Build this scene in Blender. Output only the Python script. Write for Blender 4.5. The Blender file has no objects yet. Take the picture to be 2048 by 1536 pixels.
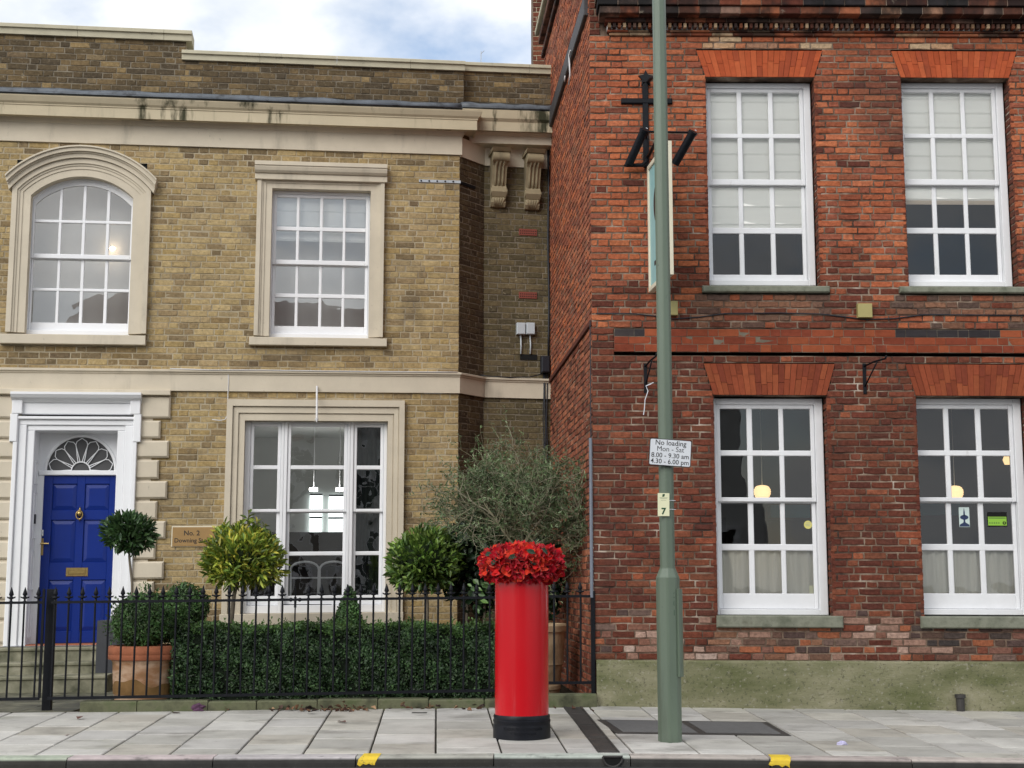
import bpy, math, random
import numpy as np
from mathutils import Matrix, Vector

# ------------------------------------------------------------------ camera, sky, sun
scene = bpy.context.scene
COL = scene.collection
FPX, HORIZON, EYE = 2835.0, 1167.0, 1.28
TH = math.atan((HORIZON - 768.0) / FPX)
cs, sn = math.cos(TH), math.sin(TH)

cam_data = bpy.data.cameras.new('camera')
cam_data.sensor_fit = 'HORIZONTAL'
cam_data.sensor_width = 36.0
cam_data.lens = FPX / 2048.0 * 36.0
cam_data.clip_start = 0.05
cam_data.clip_end = 2000.0
cam = bpy.data.objects.new('camera', cam_data)
COL.objects.link(cam)
cam.location = (0, 0, EYE)
cam.rotation_euler = (math.radians(90) + TH, 0, 0)
scene.camera = cam

SUN_EL, SUN_AZ = math.radians(31), math.radians(213)      # azimuth clockwise from +Y
world = bpy.data.worlds.new('World')
scene.world = world
world.use_nodes = True
wn, wl = world.node_tree.nodes, world.node_tree.links
wn.clear()
def wnode(t, **k):
    n = wn.new(t)
    for a, b in k.items():
        setattr(n, a, b)
    return n
w_out = wnode('ShaderNodeOutputWorld')
w_sky = wnode('ShaderNodeTexSky', sky_type='NISHITA', sun_disc=False, sun_elevation=SUN_EL, sun_rotation=SUN_AZ)
w_bg1 = wnode('ShaderNodeBackground'); w_bg1.inputs[1].default_value = 0.13
wl.new(w_sky.outputs[0], w_bg1.inputs[0])
w_tc = wnode('ShaderNodeTexCoord')
w_map = wnode('ShaderNodeMapping'); w_map.inputs['Scale'].default_value = (1.0, 1.0, 1.7)
w_map.inputs['Location'].default_value = (0.35, 0.1, 0.25)
wl.new(w_tc.outputs['Generated'], w_map.inputs[0])
w_n1 = wnode('ShaderNodeTexNoise'); w_n1.inputs['Scale'].default_value = 3.1; w_n1.inputs['Detail'].default_value = 7; w_n1.inputs['Roughness'].default_value = 0.55
wl.new(w_map.outputs[0], w_n1.inputs['Vector'])
w_r1 = wnode('ShaderNodeValToRGB')
w_r1.color_ramp.elements[0].position = 0.30; w_r1.color_ramp.elements[0].color = (0, 0, 0, 1)
w_r1.color_ramp.elements[1].position = 0.47; w_r1.color_ramp.elements[1].color = (1, 1, 1, 1)
wl.new(w_n1.outputs['Fac'], w_r1.inputs[0])
w_n2 = wnode('ShaderNodeTexNoise'); w_n2.inputs['Scale'].default_value = 5.5; w_n2.inputs['Detail'].default_value = 6; w_n2.inputs['Roughness'].default_value = 0.5
wl.new(w_map.outputs[0], w_n2.inputs['Vector'])
w_r2 = wnode('ShaderNodeValToRGB')
e = w_r2.color_ramp.elements
e[0].position = 0.34; e[0].color = (0.60, 0.66, 0.74, 1)
e[1].position = 0.60; e[1].color = (1.0, 1.0, 1.0, 1)
m_ = e.new(0.48); m_.color = (0.84, 0.87, 0.91, 1)
wl.new(w_n2.outputs['Fac'], w_r2.inputs[0])
w_bg2 = wnode('ShaderNodeBackground'); w_bg2.inputs[1].default_value = 0.86
wl.new(w_r2.outputs[0], w_bg2.inputs[0])
w_mix = wnode('ShaderNodeMixShader')
wl.new(w_r1.outputs[0], w_mix.inputs[0]); wl.new(w_bg1.outputs[0], w_mix.inputs[1]); wl.new(w_bg2.outputs[0], w_mix.inputs[2])
wl.new(w_mix.outputs[0], w_out.inputs[0])

sun_data = bpy.data.lights.new('sun', 'SUN')
sun_data.energy = 1.5
sun_data.angle = math.radians(45)
sun_data.color = (1.0, 0.965, 0.91)
sun = bpy.data.objects.new('sun', sun_data)
COL.objects.link(sun)
sdir = Vector((math.sin(SUN_AZ) * math.cos(SUN_EL), math.cos(SUN_AZ) * math.cos(SUN_EL), math.sin(SUN_EL)))
sun.rotation_euler = sdir.to_track_quat('Z', 'Y').to_euler()
sun.location = sdir * 30

scene.render.engine = 'CYCLES'
scene.view_settings.view_transform = 'Standard'
scene.view_settings.look = 'None'
scene.view_settings.exposure = 0.52
scene.view_settings.gamma = 1.0
scene.cycles.max_bounces = 8
scene.cycles.transparent_max_bounces = 12
scene.cycles.use_denoising = True

# ------------------------------------------------------------------ helpers
rng = random.Random(7)
nrng = np.random.default_rng(11)

def ray(px, py):
    a, b = (px - 1024.0) / FPX, (768.0 - py) / FPX
    return Vector((a, cs - b * sn, sn + b * cs))

def at(px, py, Y):
    """world point seen at a pixel, at distance Y"""
    d = ray(px, py)
    return Vector((0, 0, EYE)) + d * (Y / d.y)

def project(p):
    dep = p[1] * cs + (p[2] - EYE) * sn
    return 1024 + FPX * p[0] / dep, 768 - FPX * (-p[1] * sn + (p[2] - EYE) * cs) / dep, dep

class Plane:
    """upright wall: u along it, v up, n out of it towards the street"""
    def __init__(s, x, y, tx, ty, shear=0.0):
        L = math.hypot(tx, ty)
        s.O = Vector((x, y, 0)); s.t = Vector((tx / L, ty / L, 0)); s.nrm = Vector((s.t.y, -s.t.x, 0)); s.k = shear
    def w(s, u, v, n=0.0):
        p = s.O + s.t * u + s.nrm * n
        return (p.x, p.y, v + s.k * u)
    def uv(s, px, py, n=0.0):
        d = ray(px, py); c = Vector((0, 0, EYE)); o = s.O + s.nrm * n
        t = (o - c).dot(s.nrm) / d.dot(s.nrm)
        p = c + d * t
        u = (p - s.O).dot(s.t)
        return u, p.z - s.k * u
    def u(s, px, py, n=0.0): return s.uv(px, py, n)[0]
    def v(s, px, py, n=0.0): return s.uv(px, py, n)[1]
    def mat(s, u, v, n=0.0):
        m = Matrix.Identity(4)
        ux = Vector((s.t.x, s.t.y, s.k)).normalized()
        m.col[0] = (*ux, 0); m.col[1] = (*(-s.nrm), 0); m.col[2] = (0, 0, 1, 0); m.col[3] = (*s.w(u, v, n), 1)
        return m

class MB:
    """collects vertices, faces, a colour per vertex and a material slot per face"""
    def __init__(s):
        s.v = []; s.f = []; s.c = []; s.m = []; s.smooth = False
    def add(s, vs, fs, col=None, mi=0):
        b = len(s.v)
        s.v.extend([tuple(x) for x in vs])
        s.c.extend([col or (1, 1, 1)] * len(vs))
        for f in fs:
            s.f.append([b + i for i in f]); s.m.append(mi)
        return s
    def quad(s, a, b, c, d, col=None, mi=0):
        return s.add([a, b, c, d], [(0, 1, 2, 3)], col, mi)
    def box(s, x0, x1, y0, y1, z0, z1, col=None, mi=0):
        vs = [(x0, y0, z0), (x1, y0, z0), (x1, y1, z0), (x0, y1, z0), (x0, y0, z1), (x1, y0, z1), (x1, y1, z1), (x0, y1, z1)]
        return s.add(vs, [(3, 2, 1, 0), (4, 5, 6, 7), (0, 1, 5, 4), (1, 2, 6, 5), (2, 3, 7, 6), (3, 0, 4, 7)], col, mi)
    def pbox(s, P, u0, u1, v0, v1, n0, n1, c=0.0, col=None, mi=0):
        """box on a wall from n0 (back) to n1 (front); c chamfers the front edges"""
        c = min(c, (u1 - u0) * .45, (v1 - v0) * .45, abs(n1 - n0) * .9)
        back = [P.w(u0, v0, n0), P.w(u1, v0, n0), P.w(u1, v1, n0), P.w(u0, v1, n0)]
        mid = [P.w(u0, v0, n1 - c), P.w(u1, v0, n1 - c), P.w(u1, v1, n1 - c), P.w(u0, v1, n1 - c)]
        if c <= 0:
            return s.add(back + mid, [(3, 2, 1, 0), (4, 5, 6, 7), (0, 1, 5, 4), (1, 2, 6, 5), (2, 3, 7, 6), (3, 0, 4, 7)], col, mi)
        fr = [P.w(u0 + c, v0 + c, n1), P.w(u1 - c, v0 + c, n1), P.w(u1 - c, v1 - c, n1), P.w(u0 + c, v1 - c, n1)]
        fs = [(3, 2, 1, 0)]
        for i in range(4):
            j = (i + 1) % 4
            fs += [(i, j, j + 4, i + 4), (i + 4, j + 4, j + 8, i + 8)]
        fs.append((8, 9, 10, 11))
        return s.add(back + mid + fr, fs, col, mi)
    def tube(s, pts, rad, seg=8, col=None, mi=0, caps=True):
        pts = [Vector(p) for p in pts]
        if not hasattr(rad, '__len__'):
            rad = [rad] * len(pts)
        ring = []
        b = len(s.v)
        up = None
        for i, p in enumerate(pts):
            t = (pts[min(i + 1, len(pts) - 1)] - pts[max(i - 1, 0)]).normalized()
            if up is None:
                up = Vector((0, 0, 1)) if abs(t.z) < .9 else Vector((1, 0, 0))
            x = t.cross(up); 
            if x.length < 1e-4: x = t.orthogonal()
            x.normalize(); y = x.cross(t).normalized(); up = y
            for k in range(seg):
                a = 2 * math.pi * k / seg
                s.v.append(tuple(p + (x * math.cos(a) + y * math.sin(a)) * rad[i])); s.c.append(col or (1, 1, 1))
        for i in range(len(pts) - 1):
            for k in range(seg):
                k2 = (k + 1) % seg
                s.f.append([b + i * seg + k, b + i * seg + k2, b + (i + 1) * seg + k2, b + (i + 1) * seg + k]); s.m.append(mi)
        if caps:
            s.f.append([b + k for k in range(seg)][::-1]); s.m.append(mi)
            s.f.append([b + (len(pts) - 1) * seg + k for k in range(seg)]); s.m.append(mi)
        return s
    def lathe(s, cx, cy, prof, seg=32, col=None, mi=0, cap=True):
        b = len(s.v)
        for r, z in prof:
            for k in range(seg):
                a = 2 * math.pi * k / seg
                s.v.append((cx + r * math.cos(a), cy + r * math.sin(a), z)); s.c.append(col or (1, 1, 1))
        for i in range(len(prof) - 1):
            for k in range(seg):
                k2 = (k + 1) % seg
                s.f.append([b + i * seg + k, b + i * seg + k2, b + (i + 1) * seg + k2, b + (i + 1) * seg + k]); s.m.append(mi)
        if cap:
            s.f.append([b + k for k in range(seg)][::-1]); s.m.append(mi)
            s.f.append([b + (len(prof) - 1) * seg + k for k in range(seg)]); s.m.append(mi)
        return s
    def sweep(s, path, prof, zoff=None, col=None, mi=0, ends=True):
        """carry a profile [(out, z)...] along plan points, mitred at the corners"""
        path = [Vector((p[0], p[1])) for p in path]
        n = len(path); b = len(s.v); m = len(prof)
        for i in range(n):
            d0 = (path[i] - path[i - 1]).normalized() if i else (path[1] - path[0]).normalized()
            d1 = (path[i + 1] - path[i]).normalized() if i < n - 1 else d0
            n0, n1 = Vector((d0.y, -d0.x)), Vector((d1.y, -d1.x))
            mt = (n0 + n1); mt = mt / max(mt.dot(n1), 1e-3) if mt.length > 1e-6 else n1
            for o, z in prof:
                q = path[i] + mt * o
                s.v.append((q.x, q.y, z + (zoff[i] if zoff else 0))); s.c.append(col or (1, 1, 1))
        for i in range(n - 1):
            for k in range(m):
                k2 = (k + 1) % m
                s.f.append([b + i * m + k, b + (i + 1) * m + k, b + (i + 1) * m + k2, b + i * m + k2]); s.m.append(mi)
        if ends:
            s.f.append([b + k for k in range(m)]); s.m.append(mi)
            s.f.append([b + (n - 1) * m + k for k in range(m)][::-1]); s.m.append(mi)
        return s

WORLD = {}
def set_parent(o, parent, mw):
    """parent o to parent and keep its world matrix mw"""
    if parent is not None:
        o.parent = parent
        o.matrix_parent_inverse = WORLD[parent.name].inverted()
    o.matrix_basis = mw
    WORLD[o.name] = mw.copy()

def tag(o, label=None, cat=None, group=None, kind=None):
    if label: o['label'] = label
    if cat: o['category'] = cat
    if group: o['group'] = group
    if kind: o['kind'] = kind
    return o

def empty(name, loc, label, cat, group=None):
    o = bpy.data.objects.new(name, None)
    o.empty_display_size = 0.2
    COL.objects.link(o)
    set_parent(o, None, Matrix.Translation(Vector(loc)))
    return tag(o, label, cat, group)

def mesh_from(name, mb, mats, smooth=False, centre=None):
    V = np.array(mb.v, dtype=np.float64).reshape(-1, 3)
    if centre is not None:
        V = V - np.array(centre)
    me = bpy.data.meshes.new(name)
    me.from_pydata(V.tolist(), [], mb.f)
    for m in (mats if isinstance(mats, (list, tuple)) else [mats]):
        me.materials.append(m)
    me.polygons.foreach_set('material_index', mb.m)
    at_ = me.color_attributes.new('col', 'FLOAT_COLOR', 'POINT')
    C = np.ones((len(mb.c), 4), dtype=np.float32); C[:, :3] = np.array(mb.c, dtype=np.float32).reshape(-1, 3)
    at_.data.foreach_set('color', C.ravel())
    if smooth:
        me.polygons.foreach_set('use_smooth', [True] * len(me.polygons))
    me.update()
    return me

def obj(name, mb, mats, parent=None, smooth=False, base=False):
    V = np.array(mb.v, dtype=np.float64).reshape(-1, 3)
    lo, hi = V.min(0), V.max(0)
    c = Vector(((lo[0] + hi[0]) / 2, (lo[1] + hi[1]) / 2, lo[2] if base else (lo[2] + hi[2]) / 2))
    me = mesh_from(name, mb, mats, smooth, c)
    o = bpy.data.objects.new(name, me)
    COL.objects.link(o)
    set_parent(o, parent, Matrix.Translation(c))
    if smooth == 'auto':
        try:
            me.set_sharp_from_angle(angle=math.radians(40))
        except Exception:
            pass
    return o

def inst(name, me, mw, parent):
    o = bpy.data.objects.new(name, me)
    COL.objects.link(o)
    set_parent(o, parent, mw)
    return o

def thing(name, mb, mats, label, cat, group=None, smooth=False, kind=None):
    return tag(obj(name, mb, mats, None, smooth, True), label, cat, group, kind)

# ---- materials
MATS = {}
def material(name, col=None, rough=0.6, var=0.12, vscale=6.0, bump=0.15, bscale=80.0, metal=0.0, spec=0.5,
             attr=False, ramp=None, stains=(), stretch=(1, 1, 1), emit=None, coat=0.0, trans=None, sheen=0.0):
    """procedural surface: base colour (or per-piece colour), soft mottling, stains and fine relief.
    stains: (colour, scale, lo, hi, strength, stretch)"""
    m = bpy.data.materials.new(name); m.use_nodes = True
    N, L = m.node_tree.nodes, m.node_tree.links
    N.clear()
    out = N.new('ShaderNodeOutputMaterial')
    bs = N.new('ShaderNodeBsdfPrincipled')
    L.new(bs.outputs[0], out.inputs[0])
    bs.inputs['Roughness'].default_value = rough
    bs.inputs['Metallic'].default_value = metal
    bs.inputs['Specular IOR Level'].default_value = spec
    if coat: bs.inputs['Coat Weight'].default_value = coat
    if sheen: bs.inputs['Sheen Weight'].default_value = sheen
    geo = N.new('ShaderNodeNewGeometry')
    def mapped(st):
        if tuple(st) == (1, 1, 1): return geo.outputs['Position']
        mp = N.new('ShaderNodeMapping'); mp.inputs['Scale'].default_value = st
        L.new(geo.outputs['Position'], mp.inputs[0]); return mp.outputs[0]
    def noise(scale, detail=5, rgh=.55, st=(1, 1, 1)):
        t = N.new('ShaderNodeTexNoise'); t.inputs['Scale'].default_value = scale
        t.inputs['Detail'].default_value = detail; t.inputs['Roughness'].default_value = rgh
        L.new(mapped(st), t.inputs['Vector']); return t.outputs['Fac']
    if attr:
        a = N.new('ShaderNodeAttribute'); a.attribute_name = 'col'; c = a.outputs['Color']
    elif ramp:
        r = N.new('ShaderNodeValToRGB'); L.new(noise(vscale, 6, .6, stretch), r.inputs[0])
        el = r.color_ramp.elements
        while len(el) < len(ramp): el.new(0.5)
        for k, (p, q) in enumerate(ramp):
            el[k].position = p; el[k].color = (*q, 1)
        c = r.outputs[0]
    else:
        rgb = N.new('ShaderNodeRGB'); rgb.outputs[0].default_value = (*col, 1); c = rgb.outputs[0]
    if var and not ramp:
        mr = N.new('ShaderNodeMapRange'); mr.inputs['From Min'].default_value = .25; mr.inputs['From Max'].default_value = .75
        mr.inputs['To Min'].default_value = 1 - var; mr.inputs['To Max'].default_value = 1 + var
        L.new(noise(vscale, 6, .6, stretch), mr.inputs[0])
        mx = N.new('ShaderNodeMix'); mx.data_type = 'RGBA'; mx.blend_type = 'MULTIPLY'; mx.inputs[0].default_value = 1
        L.new(c, mx.inputs[6]); L.new(mr.outputs[0], mx.inputs[7]); c = mx.outputs[2]
    for (sc, scale, lo, hi, stg, st) in stains:
        mr = N.new('ShaderNodeMapRange'); mr.interpolation_type = 'SMOOTHSTEP'
        mr.inputs['From Min'].default_value = lo; mr.inputs['From Max'].default_value = hi
        mr.inputs['To Max'].default_value = stg
        L.new(noise(scale, 7, .62, st), mr.inputs[0])
        mx = N.new('ShaderNodeMix'); mx.data_type = 'RGBA'
        L.new(mr.outputs[0], mx.inputs[0]); L.new(c, mx.inputs[6]); mx.inputs[7].default_value = (*sc, 1); c = mx.outputs[2]
    L.new(c, bs.inputs['Base Color'])
    if bump:
        bp = N.new('ShaderNodeBump'); bp.inputs['Strength'].default_value = bump; bp.inputs['Distance'].default_value = .01
        L.new(noise(bscale, 5, .6, stretch), bp.inputs['Height']); L.new(bp.outputs[0], bs.inputs['Normal'])
    if emit:
        bs.inputs['Emission Color'].default_value = (*emit[0], 1); bs.inputs['Emission Strength'].default_value = emit[1]
    if trans:
        bs.inputs['Subsurface Weight'].default_value = 0
        tb = N.new('ShaderNodeBsdfTranslucent'); L.new(c, tb.inputs[0])
        ms = N.new('ShaderNodeMixShader'); ms.inputs[0].default_value = trans
        L.new(bs.outputs[0], ms.inputs[1]); L.new(tb.outputs[0], ms.inputs[2]); L.new(ms.outputs[0], out.inputs[0])
    MATS[name] = m
    return m

def glass(name, tint=(.99, 1.0, .995), wave=0.25, wscale=2.2, base=0.06):
    m = bpy.data.materials.new(name); m.use_nodes = True
    N, L = m.node_tree.nodes, m.node_tree.links
    N.clear()
    out = N.new('ShaderNodeOutputMaterial')
    tr = N.new('ShaderNodeBsdfTransparent'); tr.inputs[0].default_value = (*tint, 1)
    gl = N.new('ShaderNodeBsdfGlossy'); gl.inputs['Roughness'].default_value = 0.0
    fr = N.new('ShaderNodeFresnel'); fr.inputs[0].default_value = 1.52
    ad = N.new('ShaderNodeMath'); ad.operation = 'ADD'; ad.inputs[1].default_value = base
    L.new(fr.outputs[0], ad.inputs[0])
    geo = N.new('ShaderNodeNewGeometry')
    ns = N.new('ShaderNodeTexNoise'); ns.inputs['Scale'].default_value = wscale; ns.inputs['Detail'].default_value = 1.5
    L.new(geo.outputs['Position'], ns.inputs['Vector'])
    bp = N.new('ShaderNodeBump'); bp.inputs['Strength'].default_value = wave; bp.inputs['Distance'].default_value = .02
    L.new(ns.outputs['Fac'], bp.inputs['Height'])
    L.new(bp.outputs[0], gl.inputs['Normal'])
    mx = N.new('ShaderNodeMixShader')
    L.new(ad.outputs[0], mx.inputs[0]); L.new(tr.outputs[0], mx.inputs[1]); L.new(gl.outputs[0], mx.inputs[2])
    L.new(mx.outputs[0], out.inputs[0])
    MATS[name] = m
    return m

def lin(r, g, b):
    f = lambda x: ((x / 255 + .055) / 1.055) ** 2.4 if x > 10 else x / 255 / 12.92
    return (f(r), f(g), f(b))

material('yellow_brick', attr=True, rough=.9, var=.34, vscale=24, bump=.7, bscale=60, spec=.2,
         stains=[((.085, .07, .05), .9, .52, .74, .50, (1, 1, 1)), ((.46, .39, .27), 30, .58, .72, .50, (1, 1, 1)), ((.05, .04, .03), 42, .60, .72, .55, (1, 1, 1)), ((.10, .085, .07), 3.2, .60, .74, .45, (1, 1, .3))])
material('yellow_mortar', ramp=[(.3, (.24, .20, .14)), (.5, (.40, .34, .235)), (.7, (.47, .41, .30))], vscale=2.3, rough=.95, bump=.5, bscale=120, spec=.1,
         stains=[((.09, .075, .06), .9, .56, .75, .5, (1, 1, 1))])
material('dark_mortar', ramp=[(.3, (.10, .085, .065)), (.5, (.19, .165, .125)), (.7, (.27, .235, .18))], vscale=3.0, rough=.95, bump=.5, bscale=120, spec=.1)
material('conduit_grey', col=(.15, .17, .21), rough=.45, var=.15, vscale=8, bump=.05)
material('red_brick', attr=True, rough=.88, var=.42, vscale=26, bump=.8, bscale=50, spec=.2,
         stains=[((.055, .035, .03), 1.1, .52, .74, .50, (1, 1, .4)), ((.03, .02, .015), 34, .60, .72, .50, (1, 1, 1)), ((.42, .30, .23), 48, .66, .76, .40, (1, 1, 1))])
material('red_mortar', ramp=[(.36, (.05, .036, .03)), (.48, (.14, .095, .07)), (.60, (.27, .205, .155)), (.70, (.50, .43, .36))], vscale=2.8, rough=.95, bump=.5, bscale=110, spec=.1)
material('gauged_brick', attr=True, rough=.85, var=.16, vscale=18, bump=.25, bscale=90, spec=.2,
         stains=[((.06, .03, .02), 2.5, .6, .8, .4, (1, 1, 1))])
material('dark_cornice', attr=True, rough=.9, var=.3, vscale=14, bump=.5, bscale=60, spec=.2,
         stains=[((.012, .012, .012), 2.2, .42, .6, .85, (1, 1, .6)), ((.30, .26, .2), 9, .64, .74, .5, (1, 1, 1))])
material('cream_stucco', col=lin(201, 191, 172), rough=.8, var=.09, vscale=2.6, bump=.14, bscale=45, spec=.25,
         stains=[((.13, .12, .095), 2.4, .55, .76, .40, (1, 1, .25)), ((.10, .09, .07), 22, .64, .74, .30, (1, 1, .5))])
material('stained_stucco', col=lin(190, 178, 152), rough=.85, var=.08, vscale=3, bump=.1, bscale=60, spec=.25,
         stains=[((.022, .025, .010), 2.6, .575, .68, .95, (1, 1, .18)), ((.10, .09, .06), 7, .56, .75, .4, (1, 1, .12))])
material('coping_stone', col=lin(186, 180, 158), rough=.9, var=.12, vscale=5, bump=.25, bscale=60, spec=.2,
         stains=[((.05, .055, .05), 4, .6, .7, .6, (1, 1, 1))])
material('lead', col=(.10, .115, .135), rough=.5, var=.35, vscale=5, bump=.3, bscale=14, spec=.5,
         stains=[((.012, .012, .014), 6, .5, .7, .8, (1, 1, 1))])
material('dark_lead', col=(.045, .042, .045), rough=.6, var=.35, vscale=6, bump=.3, bscale=20, spec=.4)
material('white_paint', col=(.80, .81, .83), rough=.4, var=.03, vscale=3, bump=.05, bscale=50, spec=.4)
material('old_white_paint', col=(.76, .77, .79), rough=.5, var=.05, vscale=4, bump=.12, bscale=40, spec=.4,
         stains=[((.35, .34, .31), 7, .64, .78, .5, (1, 1, .4))])
material('blue_paint', col=(.005, .023, .185), rough=.30, var=.10, vscale=3, bump=.08, bscale=30, spec=.3, stains=[((.012, .03, .12), 9, .6, .75, .4, (1, 1, .3))])
material('brass', col=(.42, .30, .12), rough=.35, metal=1.0, var=.2, vscale=20, bump=.05)
material('chrome', col=(.6, .61, .63), rough=.25, metal=1.0, var=.1, bump=0)
material('black_iron', col=(.005, .006, .009), rough=.5, var=.3, vscale=10, bump=.15, bscale=60, spec=.2)
material('pale_pole', col=(.62, .62, .63), rough=.5, var=.1, bump=0)
material('zinc', col=(.42, .45, .48), rough=.45, metal=.4, var=.12, vscale=9, bump=.1)
material('green_stone', ramp=[(.32, lin(98, 102, 70)), (.48, lin(126, 125, 98)), (.62, lin(150, 146, 122)), (.75, lin(92, 96, 62))], vscale=1.7, rough=.95, bump=.7, bscale=60, spec=.15, stretch=(.6, 1, 1.6),
         stains=[((.07, .08, .035), 1.3, .5, .7, .45, (.6, 1, 1.8)), ((.36, .34, .28), 26, .56, .70, .6, (1, 1, 1)), ((.035, .035, .028), 34, .54, .68, .55, (1, 1, 1))])
material('sill_stone', ramp=[(.3, lin(98, 102, 88)), (.55, lin(130, 132, 118)), (.75, lin(92, 94, 80))], vscale=6, rough=.9, bump=.3, bscale=70, spec=.2,
         stains=[((.03, .03, .028), 18, .62, .72, .6, (1, 1, 1))])
material('flag_stone', attr=True, rough=.8, var=.16, vscale=3, bump=.35, bscale=150, spec=.3,
         stains=[((.15, .14, .12), 1.6, .50, .72, .55, (1, 1.4, 1)), ((.055, .055, .05), 9, .64, .76, .45, (.6, 1.2, 1)), ((.17, .175, .10), 1.1, .58, .76, .40, (1, 1, 1)), ((.10, .095, .085), 120, .58, .68, .4, (1, 1, 1)), ((.07, .05, .04), 7, .66, .75, .6, (.5, 1.6, 1)), ((.06, .06, .055), 16, .685, .72, .7, (1, 1, 1)), ((.30, .29, .26), 2.8, .62, .76, .4, (1, 1, 1))])
material('kerb_stone', attr=True, rough=.85, var=.25, vscale=7, bump=.4, bscale=120, spec=.25,
         stains=[((.035, .035, .035), 8, .55, .7, .5, (1, 1, 1)), ((.36, .35, .33), 90, .64, .72, .4, (1, 1, 1))])
material('joint_dirt', col=(.045, .042, .034), rough=1, var=.3, vscale=20, bump=.4, bscale=90, spec=.1)
material('asphalt', col=(.035, .035, .037), rough=.9, var=.35, vscale=90, bump=.6, bscale=160, spec=.3,
         stains=[((.14, .14, .14), 210, .62, .7, .5, (1, 1, 1))])
material('yellow_line', col=(.74, .52, .03), rough=.6, var=.12, vscale=20, bump=.2, stains=[((.05, .05, .045), 26, .6, .7, .8, (1, 1, 1))])
material('cast_iron', col=(.045, .042, .04), rough=.6, var=.35, vscale=8, bump=.5, bscale=90, spec=.4, stains=[((.10, .07, .05), 5, .55, .75, .5, (1, 1, 1))])
material('cover_infill', col=(.12, .12, .12), rough=.85, var=.15, vscale=20, bump=.4, bscale=140)
material('wet_paving', ramp=[(.35, lin(54, 54, 42)), (.52, lin(88, 88, 72)), (.68, lin(126, 124, 104))], vscale=3.2, rough=.55, bump=.3, bscale=60, spec=.5)
material('step_stone', ramp=[(.3, lin(70, 72, 54)), (.55, lin(128, 126, 106)), (.75, lin(160, 156, 138))], vscale=4, rough=.8, bump=.3, bscale=60)
material('soil', col=(.045, .035, .025), rough=1, var=.6, vscale=40, bump=1, bscale=80, spec=.1, stains=[((.22, .17, .11), 60, .62, .7, .7, (1, 1, 1))])
material('moss_stone', ramp=[(.3, lin(58, 60, 44)), (.52, lin(96, 98, 74)), (.7, lin(74, 84, 52))], vscale=5, rough=.95, bump=.5, bscale=70)
material('red_gloss', col=(.50, .006, .012), rough=.22, var=.10, vscale=4, bump=.16, bscale=22, spec=.4, coat=.2, stretch=(1, 1, .08),
         stains=[((.50, .06, .07), 7, .55, .72, .35, (2.2, 2.2, .10))])
material('black_gloss', col=(.006, .007, .011), rough=.4, var=.3, vscale=12, bump=.12, bscale=40, spec=.25)
material('wool', attr=True, rough=.95, var=.18, vscale=60, bump=.7, bscale=260, spec=.1, sheen=.15)
material('post_green', col=lin(97, 111, 96), rough=.4, var=.10, vscale=5, bump=.08, bscale=20, spec=.5, stretch=(1, 1, .2),
         stains=[((.04, .05, .04), 26, .66, .74, .7, (1, 1, .6)), ((.26, .30, .26), 12, .64, .78, .35, (1, 1, .25)), ((.05, .06, .045), 3.5, .54, .74, .45, (1, 1, .15)), ((.12, .07, .04), 30, .70, .76, .6, (1, 1, .7))])
material('sign_white', col=(.66, .69, .73), rough=.4, var=.05, vscale=9, bump=0, stains=[((.32, .34, .36), 30, .60, .75, .6, (1, 1, .5))])
material('black_print', col=(.012, .012, .014), rough=.5, var=0, bump=0)
material('plate_cream', col=lin(226, 226, 190), rough=.5, var=.04, bump=0)
material('green_print', col=(.02, .07, .03), rough=.5, var=0, bump=0)
material('faint_print', col=(.42, .45, .30), rough=.5, var=0, bump=0)
material('teal_panel', col=lin(140, 188, 190), rough=.4, var=.03, bump=0)
material('cream_paint', col=lin(214, 208, 186), rough=.5, var=.05, bump=.05)
material('olive_plastic', col=lin(160, 150, 96), rough=.5, var=.05, bump=.05)
material('grey_plastic', col=lin(186, 194, 200), rough=.4, var=.04, bump=.03, stains=[((.2, .22, .24), 20, .66, .74, .5, (1, 1, 1))])
material('black_plastic', col=(.009, .011, .018), rough=.5, var=.1, bump=.05)
material('terracotta', ramp=[(.35, lin(134, 78, 52)), (.6, lin(160, 96, 66))], vscale=5, rough=.85, bump=.2, bscale=60)
material('terracotta_body', ramp=[(.34, lin(112, 88, 50)), (.48, lin(160, 118, 84)), (.60, lin(196, 166, 140)), (.72, lin(134, 96, 56))], vscale=2.6, rough=.85, bump=.2, bscale=60, stretch=(.7, .7, 1.6))
material('damp_clay', ramp=[(.3, lin(96, 70, 34)), (.5, lin(118, 88, 46)), (.7, lin(140, 106, 64))], vscale=5, rough=.8, bump=.2, bscale=60)
material('sand_pot', ramp=[(.35, lin(150, 128, 98)), (.6, lin(188, 166, 134))], vscale=5, rough=.85, bump=.2, bscale=50, stains=[((.06, .055, .04), 4, .6, .75, .5, (1, 1, 1))])
material('dark_planter', col=(.035, .038, .045), rough=.5, var=.15, bump=.1)
material('bark', col=(.16, .135, .10), rough=.95, var=.3, vscale=18, bump=.6, bscale=60, stretch=(1, 1, .3))
material('twig', attr=True, rough=.9, var=.2, vscale=20, bump=0, spec=.2)
for nm, sp, ro in (('leaf', .4, .45), ('glossy_leaf', .5, .35)):
    material(nm, attr=True, rough=ro, var=.15, vscale=30, bump=0, spec=sp, trans=.18)
material('dry_leaf', attr=True, rough=.9, var=.2, vscale=40, bump=.2)
material('vent_clay', col=lin(128, 66, 54), rough=.85, var=.15, bump=.2)
material('hole_black', col=(.006, .006, .006), rough=1, var=0, bump=0)
material('blind_fabric', col=(.93, .93, .89), rough=.95, var=.05, vscale=2.5, bump=.05, stretch=(.3, .3, 2.5))
material('blind_trim', col=(.55, .47, .38), rough=.95, var=.05, bump=0)
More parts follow.
